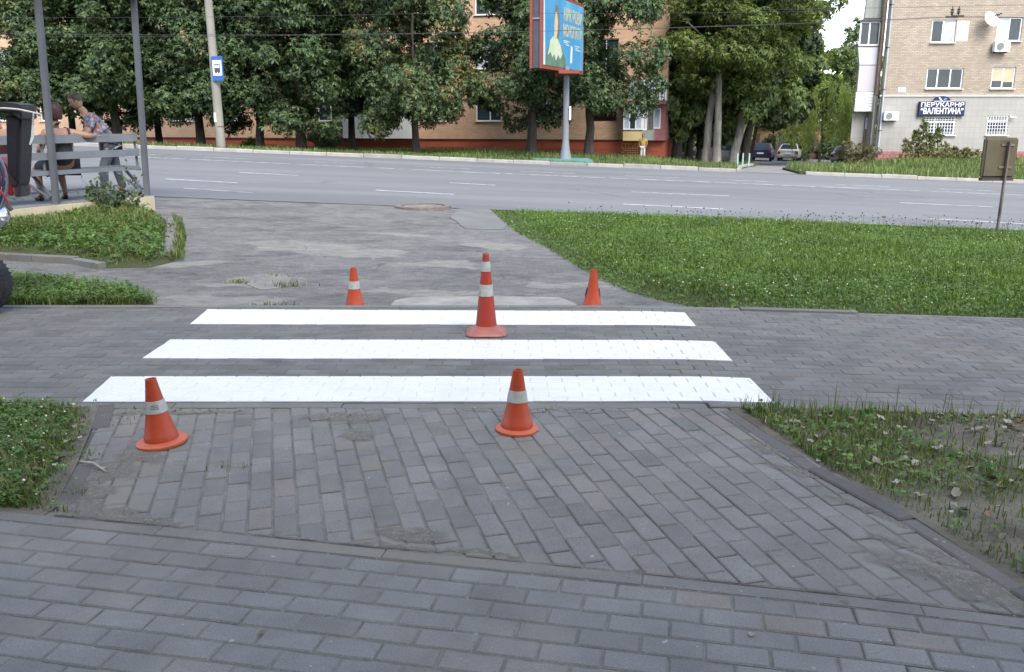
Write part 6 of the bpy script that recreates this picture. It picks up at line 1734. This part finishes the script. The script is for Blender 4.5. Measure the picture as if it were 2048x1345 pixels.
M['shoe'] = pm('shoe_black', (0.012, 0.012, 0.015), (0.02, 0.02, 0.022), 8, 0.5)
def pattern_cloth(name, a, b_, c_):
    m, t, b = new_mat(name); tc = t.nodes.new('ShaderNodeTexCoord').outputs['Object']
    n = noise(t, tc, 11, 4, .7); n2 = noise(t, tc, 17, 3, .6)
    col = mix(t, ramp(t, n2, [(.5, 0.0), (.58, 1.0)]), ramp(t, n, [(.42, a), (.55, b_)]), c_)
    t.links.new(col, b.inputs['Base Color']); b.inputs['Roughness'].default_value = .85
    return m
M['shirt_pattern'] = pattern_cloth('shirt_pattern', (0.05, 0.065, 0.13), (0.26, 0.31, 0.42), (0.22, 0.09, 0.07))
M['jeans'] = pm('jeans', (0.045, 0.055, 0.07), (0.08, 0.09, 0.105), 14, 0.85)
def hand(o, wrist, dirv, palm, mat, sc_=1.0, side=1):
    """palm and five curled fingers as short skinned chains growing out of one palm"""
    d = Vector(dirv).normalized(); n = Vector(palm).normalized(); s = d.cross(n).normalized() * side
    wv = Vector(wrist); J, E = {}, []
    pc = wv + d * .045 * sc_; J['w'] = (wv, .026 * sc_); J['p'] = (pc, (.040 * sc_, .020 * sc_)); E.append(('w', 'p'))
    for i, (off, L) in enumerate(((-.030, .062), (-.010, .074), (.011, .070), (.030, .055))):
        k0 = pc + d * .03 * sc_ + s * off * sc_; k1 = k0 + (d * .9 - n * .35).normalized() * L * .55 * sc_; k2 = k1 + (d * .45 - n * .9).normalized() * L * .55 * sc_
        J[f'a{i}'] = (k0, .0115 * sc_); J[f'b{i}'] = (k1, .0095 * sc_); J[f'c{i}'] = (k2, .0075 * sc_); E += [('p', f'a{i}'), (f'a{i}', f'b{i}'), (f'b{i}', f'c{i}')]
    t0 = pc - d * .005 * sc_ - s * .036 * sc_; J['t0'] = (t0, .013 * sc_); J['t1'] = (t0 + (d * .5 - s * .7 - n * .3).normalized() * .035 * sc_, .010 * sc_); E += [('p', 't0'), ('t0', 't1')]
    return skin_obj('hand', J, E, 'w', mat, o, 1)
def head(o, c, fwd, r, skin_m, hair_m, style='bob', up=(0, 0, 1)):
    """head with face features and hair; c = centre of the skull"""
    f = Vector(fwd).normalized(); u = Vector(up).normalized(); s = f.cross(u).normalized(); u = s.cross(f)
    Mx = Matrix(((s.x, f.x, u.x, c[0]), (s.y, f.y, u.y, c[1]), (s.z, f.z, u.z, c[2]), (0, 0, 0, 1)))
    prof = [(0.0, -1.22), (.34, -1.18), (.55, -.95), (.70, -.6), (.80, -.2), (.84, .2), (.78, .6), (.55, .92), (.28, 1.05), (0, 1.08)]
    m = MB().lathe([(a * r, z * r) for a, z in prof], 22, Mx @ Matrix.Diagonal((1, 1.14, 1, 1)))
    hd = m.build('head', skin_m, o, True)
    g = MB()
    g.add([Mx @ Vector(p) * 1 for p in ((-.10*r, .90*r, -.05*r), (.10*r, .90*r, -.05*r), (.16*r, .88*r, -.42*r), (-.16*r, .88*r, -.42*r), (0, 1.20*r, -.36*r))], [(0, 1, 4), (1, 2, 4), (2, 3, 4), (3, 0, 4)]); g.build('nose', skin_m, hd, True)
    for sx in (-1, 1):
        MB().lathe([(0, -.1*r), (.09*r, -.04*r), (.1*r, .02*r), (0, .08*r)], 8, Mx @ Matrix.Translation((sx*.30*r, .88*r, .02*r)) @ Matrix.Rotation(R(90), 4, 'X')).build('eye', M['print_dark'], hd)
        MB().lathe([(0, -.08*r), (.16*r, -.05*r), (.19*r, .02*r), (.1*r, .06*r)], 10, Mx @ Matrix.Translation((sx*.84*r, -.05*r, -.1*r)) @ Matrix.Rotation(R(90), 4, 'Y') @ Matrix.Diagonal((1.4, 1, 1, 1))).build('ear', skin_m, hd, True)
    MB().box(-.24*r, .24*r, .84*r, .90*r, -.66*r, -.60*r, Mx).build('mouth', pm('lip', (.25, .09, .08), (.2, .08, .07), 5), hd)
    h_ = MB()
    if style == 'bob': pr = [(.86, -1.12), (.98, -.85), (1.03, -.4), (1.04, .1), (.98, .6), (.74, 1.0), (.4, 1.2), (0, 1.25)]
    else: pr = [(.86, -.15), (.93, .15), (.90, .6), (.66, .98), (.34, 1.13), (0, 1.16)]
    n = 26; base = 0
    for a, z in pr:
        for k in range(n):
            t = 2 * math.pi * k / n; jx = 1 + .04 * math.sin(k * 5 + z * 9)
            x_, y_ = a * r * math.cos(t) * jx, a * r * math.sin(t) * 1.12 * jx - .10 * r
            zz = z * r
            if y_ > .25 * r and z < .55: y_ = .25 * r + (y_ - .25 * r) * .05; 
            h_.v.append(tuple(Mx @ Vector((x_, y_, zz))))
    for i in range(len(pr) - 1):
        for k in range(n): k2 = (k + 1) % n; h_.f.append((i*n + k, i*n + k2, i*n + n + k2, i*n + n + k))
    h_.build('hair', hair_m, o, True)
    return hd

# woman on the bench, back to us, one arm along the top rail
wp = Vector(lp(0.34, .24, 0)) + Vector((A_p.x, A_p.y, 0))
wo = empty('person', (wp.x, wp.y, ZPL), math.atan2(nB.y, nB.x) - R(90) - R(12), 'person with dark red bob in a black top, sitting on the bench with back turned', 'person', 'people at the bus shelter')
# local frame: +y the way she faces, +x her right
S = .455
Jw = {'pel': ((0, 0, S + .10), (.17, .14)), 'waist': ((0, -.03, S + .28), (.165, .13)), 'chest': ((.0, -.03, S + .47), (.18, .125)), 'neck0': ((0, -.01, S + .60), (.075, .07)), 'neck': ((0, .02, S + .68), .055), 'hd': ((0, .045, S + .76), .06)}
Ew = [('pel', 'waist'), ('waist', 'chest'), ('chest', 'neck0'), ('neck0', 'neck'), ('neck', 'hd')]
for sx, sd in ((-1, 'l'), (1, 'r')):
    Jw['hip' + sd] = ((sx * .11, .04, S + .07), .105); Jw['knee' + sd] = ((sx * .17, .44, S + .04), .075); Jw['calf' + sd] = ((sx * .175, .40, S - .16), .058); Jw['ank' + sd] = ((sx * .18, .34, .09), .036); Jw['toe' + sd] = ((sx * .20, .47, .035), .035)
    Ew += [('pel', 'hip' + sd), ('hip' + sd, 'knee' + sd), ('knee' + sd, 'calf' + sd), ('calf' + sd, 'ank' + sd), ('ank' + sd, 'toe' + sd)]
    Jw['sh' + sd] = ((sx * .19, -.02, S + .55), .072); Ew.append(('chest', 'sh' + sd))
Jw['elr'] = ((.36, -.20, S + .50), .052); Jw['wrr'] = ((.52, -.10, S + .50), .034)
Jw['ell'] = ((-.27, .02, S + .32), .052); Jw['wrl'] = ((-.20, .24, S + .22), .034)
Ew += [('shr', 'elr'), ('elr', 'wrr'), ('shl', 'ell'), ('ell', 'wrl')]
skin_obj('body', Jw, Ew, 'pel', M['skin_tan'], wo)
hand(wo, (.52, -.10, S + .50), (.9, .35, -.05), (0, 0, 1), M['skin_tan']); hand(wo, (-.20, .24, S + .22), (.3, .9, -.2), (0, 0, 1), M['skin_tan'], side=-1)
head(wo, (0, .05, S + .86), (-.1, 1, -.05), .108, M['skin_tan'], M['hair_red'], 'bob')
Jt = {'a': ((0, 0, S + .05), (.20, .17)), 'b': ((0, -.03, S + .28), (.19, .155)), 'c': ((0, -.03, S + .42), (.195, .145)), 'd': ((0, -.03, S + .46), (.185, .14))}
skin_obj('tank_top', Jt, [('a', 'b'), ('b', 'c'), ('c', 'd')], 'a', M['top_black'], wo)
for sx in (-1, 1): MB().tube([(sx * .11, -.155, S + .44), (sx * .125, -.10, S + .60), (sx * .12, 0, S + .625), (sx * .11, .10, S + .50)], .016, 6).build('strap', M['top_black'], wo, True)
Js = {'a': ((0, -.02, S + .09), (.20, .16)), 'l': ((-.11, .08, S + .08), .135), 'r': ((.11, .08, S + .08), .135), 'kl': ((-.165, .40, S + .03), .105), 'kr': ((.165, .40, S + .03), .105)}
skin_obj('skirt', Js, [('a', 'l'), ('a', 'r'), ('l', 'kl'), ('r', 'kr')], 'a', M['skirt_dark'], wo)
for sx in (-1, 1): skin_obj('shoe', {'h': ((sx * .18, .33, .035), .042), 'm': ((sx * .19, .42, .035), .045), 't': ((sx * .205, .50, .028), .034)}, [('h', 'm'), ('m', 't')], 'h', M['shoe'], wo, 2)

# person in a patterned shirt, standing beyond the bench and leaning towards her
mp2 = PD(232, 392, 14.9)
mo = empty('person', (mp2.x, mp2.y, ZPL - .05), R(118), 'person in a blue patterned shirt and jeans bending towards the seated woman', 'person', 'people at the bus shelter')
# faces +y local (towards image left after rotation), x to its right
Jm = {'pel': ((0, 0, .88), (.16, .115)), 'waist': ((0, .10, 1.02), (.15, .11)), 'chest': ((0, .24, 1.20), (.175, .12)), 'neck0': ((0, .32, 1.33), .075), 'neck': ((0, .36, 1.39), .058), 'hd': ((0, .40, 1.45), .06)}
Em = [('pel', 'waist'), ('waist', 'chest'), ('chest', 'neck0'), ('neck0', 'neck'), ('neck', 'hd')]
for sx, sd, fy in ((-1, 'l', .16), (1, 'r', -.14)):
    Jm['hip' + sd] = ((sx * .09, .0, .82), .095); Jm['knee' + sd] = ((sx * .10, fy * .7 + .04, .46), .062); Jm['ank' + sd] = ((sx * .10, fy, .09), .038); Jm['toe' + sd] = ((sx * .11, fy + .13, .035), .036)
    Em += [('pel', 'hip' + sd), ('hip' + sd, 'knee' + sd), ('knee' + sd, 'ank' + sd), ('ank' + sd, 'toe' + sd)]
    Jm['sh' + sd] = ((sx * .185, .25, 1.28), .068); Jm['el' + sd] = ((sx * .22, .34, 1.02), .045); Jm['wr' + sd] = ((sx * .14, .56, .98), .030)
    Em += [('chest', 'sh' + sd), ('sh' + sd, 'el' + sd), ('el' + sd, 'wr' + sd)]
skin_obj('body', Jm, Em, 'pel', M['skin'], mo)
for sx in (-1, 1): hand(mo, (sx * .14, .56, .98), (-.2 * sx, 1, -.1), (0, .1, 1), M['skin'], side=sx)
head(mo, (0, .45, 1.54), (0, 1, -.35), .105, M['skin'], M['hair_brown'], 'short', (0, .3, 1))
Jh = {'hem': ((0, -.02, .80), (.185, .145)), 'a': ((0, .03, .92), (.18, .14)), 'b': ((0, .12, 1.05), (.18, .14)), 'c': ((0, .25, 1.22), (.20, .145)), 'n': ((0, .30, 1.31), .10)}
Eh = [('hem', 'a'), ('a', 'b'), ('b', 'c'), ('c', 'n')]
for sx, sd in ((-1, 'l'), (1, 'r')):
    Jh['s' + sd] = ((sx * .19, .25, 1.27), .088); Jh['e' + sd] = ((sx * .215, .31, 1.10), .072); Eh += [('c', 's' + sd), ('s' + sd, 'e' + sd)]
skin_obj('shirt', Jh, Eh, 'a', M['shirt_pattern'], mo)
Jj = {'a': ((0, 0, .88), (.17, .125))}; Ej = []
for sx, sd, fy in ((-1, 'l', .16), (1, 'r', -.14)):
    Jj['h' + sd] = ((sx * .09, .0, .82), .108); Jj['k' + sd] = ((sx * .10, fy * .7 + .04, .46), .080); Jj['f' + sd] = ((sx * .10, fy, .10), .066); Ej += [('a', 'h' + sd), ('h' + sd, 'k' + sd), ('k' + sd, 'f' + sd)]
    skin_obj('shoe', {'h': ((sx * .10, fy - .03, .04), .042), 'm': ((sx * .105, fy + .08, .04), .045), 't': ((sx * .11, fy + .18, .03), .036)}, [('h', 'm'), ('m', 't')], 'h', M['shoe'], mo, 1)
skin_obj('jeans', Jj, Ej, 'a', M['jeans'], mo)

# person mostly hidden behind the black cover, pink arm and pale blue shorts
tp = Vector(lp(-.62, .30, 0)) + Vector((A_p.x, A_p.y, 0))
to = empty('person', (tp.x, tp.y, ZPL), math.atan2(nB.y, nB.x) - R(90), 'person sitting on the bench, half hidden by the black machine cover', 'person', 'people at the bus shelter')
Jq = {k: (v[0], v[1]) for k, v in Jw.items()}
Jq['elr'] = ((.27, .06, S + .34), .05); Jq['wrr'] = ((.24, .16, S + .58), .034)
skin_obj('body', Jq, Ew, 'pel', M['skin'], to)
hand(to, (.24, .16, S + .58), (-.2, .2, 1), (0, -1, 0), M['skin']); hand(to, (-.20, .24, S + .22), (.3, .9, -.2), (0, 0, 1), M['skin'], side=-1)
head(to, (0, .05, S + .86), (.5, 1, -.05), .106, M['skin'], M['hair_brown'], 'short')
skin_obj('shirt', {k: (v[0], v[1]) for k, v in Jt.items()}, [('a', 'b'), ('b', 'c'), ('c', 'd')], 'a', pm('shirt_maroon', (.10, .03, .035), (.07, .025, .03), 6, .8), to)
skin_obj('shorts', Js, [('a', 'l'), ('a', 'r'), ('l', 'kl'), ('r', 'kr')], 'a', pm('shorts_blue', (.26, .40, .55), (.5, .55, .6), 9, .8), to)

# small figure in yellow by the lattice
yp = P(1285, 318)
yo = empty('person', (yp.x, yp.y, yp.z + .02), R(165), 'small person in a yellow top and white trousers by the red plinth', 'person')
k = .80
def sj(d): return {a: (tuple(c * k for c in v[0]), tuple(x * k for x in v[1]) if isinstance(v[1], tuple) else v[1] * k) for a, v in d.items()}
Jy = {'pel': ((0, 0, .78), (.15, .11)), 'chest': ((0, .02, 1.06), (.165, .115)), 'neck0': ((0, .03, 1.2), .075), 'neck': ((0, .04, 1.26), .055), 'hd': ((0, .05, 1.32), .06)}
Ey = [('pel', 'chest'), ('chest', 'neck0'), ('neck0', 'neck'), ('neck', 'hd')]
for sx, sd in ((-1, 'l'), (1, 'r')):
    Jy['hip' + sd] = ((sx * .08, 0, .72), .09); Jy['kn' + sd] = ((sx * .085, .02, .40), .06); Jy['an' + sd] = ((sx * .09, 0, .08), .036); Jy['to' + sd] = ((sx * .10, .12, .03), .032)
    Jy['sh' + sd] = ((sx * .175, .02, 1.15), .062); Jy['el' + sd] = ((sx * .25, -.02, .94), .042); Jy['wr' + sd] = ((sx * .22, .10, .78), .028)
    Ey += [('pel', 'hip' + sd), ('hip' + sd, 'kn' + sd), ('kn' + sd, 'an' + sd), ('an' + sd, 'to' + sd), ('chest', 'sh' + sd), ('sh' + sd, 'el' + sd), ('el' + sd, 'wr' + sd)]
skin_obj('body', sj(Jy), Ey, 'pel', M['skin'], yo)
for sx in (-1, 1): hand(yo, (sx * .22 * k, .10 * k, .78 * k), (0, .3, -1), (-sx, 0, 0), M['skin'], k, sx)
head(yo, (0, .06 * k, 1.40 * k), (0, 1, 0), .10 * k, M['skin'], M['hair_grey'], 'short')
Jz = {'a': ((0, 0, .76), (.175, .135)), 'b': ((0, .01, .95), (.18, .135)), 'c': ((0, .02, 1.12), (.18, .13))}; Ez = [('a', 'b'), ('b', 'c')]
for sx, sd in ((-1, 'l'), (1, 'r')): Jz['s' + sd] = ((sx * .18, .02, 1.15), .08); Jz['e' + sd] = ((sx * .24, -.01, .97), .062); Ez += [('c', 's' + sd), ('s' + sd, 'e' + sd)]
skin_obj('top', sj(Jz), Ez, 'a', pm('top_yellow', (.50, .36, .08), (.42, .30, .07), 6, .8), yo)
Jl = {'a': ((0, 0, .76), (.16, .12))}; El = []
for sx, sd in ((-1, 'l'), (1, 'r')): Jl['h' + sd] = ((sx * .08, 0, .70), .10); Jl['k' + sd] = ((sx * .085, .02, .40), .08); Jl['f' + sd] = ((sx * .09, 0, .11), .07); El += [('a', 'h' + sd), ('h' + sd, 'k' + sd), ('k' + sd, 'f' + sd)]
skin_obj('trousers', sj(Jl), El, 'a', pm('trousers_white', (.62, .62, .58), (.5, .5, .47), 6, .8), yo)

# ------------------------------------------------------------------ parked cars
def car(px, py, D, yaw, col, label, wagon=False, sc_=1.0):
    p = PD(px, py, D); p.z = h1(p.x, p.y) + .02
    o = empty('parked_car', p, yaw, label, 'car', 'cars parked in the yard')
    m = pm('car_paint', col, tuple(c * .85 for c in col), 1, .3, spec=.6)
    # rear towards local -y
    hw = .84
    rings = [(-2.05, .35, .78, .80), (-2.10, .45, .92, .84), (-1.95, .32, 1.00, .86), (-1.2, .28, 1.02, .87), (0, .26, .98, .87), (1.2, .28, .93, .86), (1.85, .30, .82, .84), (2.05, .36, .70, .74)]
    b = MB(); n = 10
    def ring(y, z0, z1, h_):
        return [(-h_ * .92, y, z0), (-h_, y, z0 + .10), (-h_, y, (z0 + z1) / 2), (-h_ * .97, y, z1 - .06), (-h_ * .88, y, z1), (h_ * .88, y, z1), (h_ * .97, y, z1 - .06), (h_, y, (z0 + z1) / 2), (h_, y, z0 + .10), (h_ * .92, y, z0)]
    vs = [q for r_ in rings for q in ring(*r_)]
    fs = [(i*n + k, i*n + (k+1) % n, (i+1)*n + (k+1) % n, (i+1)*n + k) for i in range(len(rings) - 1) for k in range(n)] + [tuple(range(n)), tuple(reversed(range((len(rings)-1)*n, len(rings)*n)))]
    b.add(vs, fs); body = b.build('body', m, o, True)
    yr, yt = (-1.95, -1.5) if wagon else (-1.55, -.85)
    cb = [(-.80, yr, .99), (.80, yr, .99), (.80, .95, .95), (-.80, .95, .95), (-.62, yt, 1.42), (.62, yt, 1.42), (.62, .15, 1.42), (-.62, .15, 1.42)]
    MB().add(cb, [(4,5,6,7),(0,1,5,4),(1,2,6,5),(2,3,7,6),(3,0,4,7)]).build('cabin', m, o, bevel=.06)
    def quad_in(a, b2, c, d, k=.86, off=.012):
        P4 = [Vector(cb[i]) for i in (a, b2, c, d)]; ctr = sum(P4, Vector()) / 4; nn = (P4[1] - P4[0]).cross(P4[3] - P4[0]).normalized()
        if nn.dot(ctr - Vector((0, -.3, 1.1))) < 0: nn = -nn
        return [ctr + (q - ctr) * k + nn * off for q in P4]
    for nm, q in (('rear_window', (0, 1, 5, 4)), ('windscreen', (2, 3, 7, 6)), ('side_window', (1, 2, 6, 5)), ('side_window', (3, 0, 4, 7))):
        MB().add(quad_in(*q), [(0, 1, 2, 3)]).build(nm, M['glass'], o)
    for sx in (-1, 1):
        MB().box(sx * .70 - .10, sx * .70 + .10, -2.125, -2.05, .66, .84).build('tail_light', pm('tail_red', (.35, .02, .02), (.28, .02, .02), 3, .3), o, bevel=.02)
        MB().box(sx * .92 - .07, sx * .92 + .07, .75, .9, .95, 1.06).build('mirror', m, o, bevel=.02)
        for y_ in (-1.28, 1.30):
            MWx = Matrix.Translation((sx * .76, y_, .30)) @ Matrix.Rotation(R(90), 4, 'Y')
            wv = MB().lathe([(.17, -.09), (.28, -.09), (.30, -.05), (.30, .05), (.28, .09), (.17, .09)], 20, MWx).build('wheel', M['tyre'], o, True)
            MB().lathe([(0, -.07), (.17, -.08), (.17, .08), (0, .07)], 16, MWx).build('rim', M['chrome'], wv, True)
    MB().box(-.80, .80, -2.17, -2.04, .36, .52).build('bumper', m if wagon else M['grey_panel'], o, bevel=.04)
    MB().box(-.26, .26, -2.135, -2.09, .62, .73).build('number_plate', M['sign_white'], o)
    o.scale = (sc_,) * 3
    return o
car(1578, 330, 76, R(-22), (.62, .60, .56), 'white saloon parked in the yard lane, seen from behind', False)
car(1523, 331, 73, R(-20), (.035, .040, .095), 'dark blue car parked beside the leaning trees', True)
car(1443, 324, 63, R(-60), (.12, .13, .14), 'grey car half hidden behind the pale twin trunks', True)
car(1692, 322, 70, R(-30), (.60, .60, .60), 'white car half hidden behind the bronze bush', False)
# yellow garage at the end of the lane
gp = PD(1508, 318, 86); gp.z = h1(gp.x, gp.y)
ga = empty('garage', gp, R(-10), 'low yellow garage at the back of the yard lane', 'garage')
MB().box(-2.2, 6.0, 0, 4, -.5, 2.6).build('wall', pm('garage_wall', (.52, .36, .17), (.42, .28, .13), 1.2, .9), ga)
MB().box(-2.4, 6.2, -.3, 4.2, 2.6, 2.75).build('roof', M['roof_dark'], ga)
for x0 in (-1.6, 1.2, 4.0 - .2): MB().box(x0, x0 + 2.0, -.05, -.003, -.3, 2.1).build('door', pm('garage_door', (.20, .12, .08), (.16, .1, .07), 2, .7), ga)

# ------------------------------------------------------------------ dry leaves and twigs lying on the verges and blocks
LEAFM = []
for i in range(5):
    g = random.Random(i); n = 9; V = []
    for k in range(n):
        a = 2 * math.pi * k / n; r_ = .5 * (1 + .35 * math.cos(a)) * g.uniform(.75, 1.15); V.append((r_ * math.cos(a) * .055, r_ * math.sin(a) * .040, g.uniform(0, .016)))
    V.append((0, 0, -.002)); F = [(k, (k + 1) % n, n) for k in range(n)]
    me = bpy.data.meshes.new('dry_leaf'); me.from_pydata(V, [], F); LEAFM.append(me)
def drymat():
    m, t, b = new_mat('dry_leaf'); r_ = t.nodes.new('ShaderNodeObjectInfo').outputs['Random']
    t.links.new(ramp(t, r_, [(0.0, (.13, .095, .06)), (.35, (.20, .165, .12)), (.75, (.285, .26, .205)), (.92, (.36, .34, .29)), (1.0, (.22, .08, .045))]), b.inputs['Base Color']); b.inputs['Roughness'].default_value = .8
    return m
DM = drymat()
for me in LEAFM: me.materials.append(DM)
def dry(x, y, parent, s, lift=.012):
    o = bpy.data.objects.new('dry_leaf', random.choice(LEAFM)); COL.objects.link(o); o.parent = parent
    o.location = (x, y, h1(x, y) + lift); o.rotation_euler = (random.uniform(-.35, .35), random.uniform(-.35, .35), random.uniform(0, 6.28)); o.scale = (s, s, s)
x, y = scatter([(p[0] + .12, p[1] + .05) for p in VR] + [(4.2, 2.8), (4.2, Y_N - .1), (VR[0][0] + .3, Y_N - .1)], 295, lambda x, y: .25 + .75 * fnoise(x, y, 1.7, 120), 121)
for a, b_ in zip(x, y): dry(a, b_, rverge, random.uniform(.4, 1.05), .028)
x, y = scatter(lvp, 40, None, 122)
for a, b_ in zip(x, y): dry(a, b_, lverge, random.uniform(.4, 1.1), .04)
for px, py, s in ((700, 832, .35), (205, 940, .5), (1505, 1272, .5), (520, 1272, .45), (930, 812, .3), (1640, 925, .6), (1700, 975, .5), (300, 822, .6), (250, 828, .5), (350, 824, .5), (420, 822, .4), (270, 818, .6), (480, 823, .35)):
    p = xy(px, py); dry(p[0], p[1], mp_ if py < 1200 else fp, s, .006)
for (a, b_) in (((160, 928), (212, 948)), ((1530, 850), (1537, 838))):
    p, q2 = P(*a), P(*b_)
    MB().tube([p + Vector((0, 0, .012)), p.lerp(q2, .5) + Vector((0, .012, .025)), q2 + Vector((0, 0, .012))], [.005, .006, .003], 6).build('twig', pm('twig_pale', (.40, .38, .33), (.28, .25, .2), 20), lverge if a[0] < 500 else rverge)
# fine grit on the blocks and along the kerbs
g = np.random.default_rng(200); n = 1500
gx = g.uniform(-2.6, 3.2, n); gy = np.where(g.random(n) < .5, Y_N - .06 - np.abs(g.normal(size=n)) * .05, g.uniform(2.2, 4.9, n))
k = in_poly([(p[0], p[1]) for p in MID] , gx, gy); gx, gy = gx[k], gy[k]
t = flowers('grit', gx, gy, H(gx, gy) + .002, .0032, pm('grit', (.34, .32, .28), (.18, .17, .15), 60, .9), 201); tag(t, 'fine grit scattered over the worn blocks', 'grit', None, 'stuff')


# ------------------------------------------------------------------ unseen house added behind the viewer to shade the near ground
HB = empty('unseen_shade_house', (0, -7.5, 0), 0, 'plain unseen house added behind the viewpoint to shade the near ground', 'building')
holes = [(-22.4 + k * 3.2, -20.9 + k * 3.2, 1.4 + f_ * 2.8, 2.8 + f_ * 2.8) for k in range(14) for f_ in range(5)]
hb = wall_with_holes(-25.4, 25.4, -.5, 15.0, holes, .15).build('brick_wall', M['tan'], HB); hb.rotation_euler = (0, 0, math.pi)
MB().box(-25.3, 25.3, -12, -.15, -.5, 14.99).build('core', M['glass'], HB)
MB().box(-26, 26, -12.3, .5, 15.0, 15.3).build('roof', M['roof_dark'], HB)
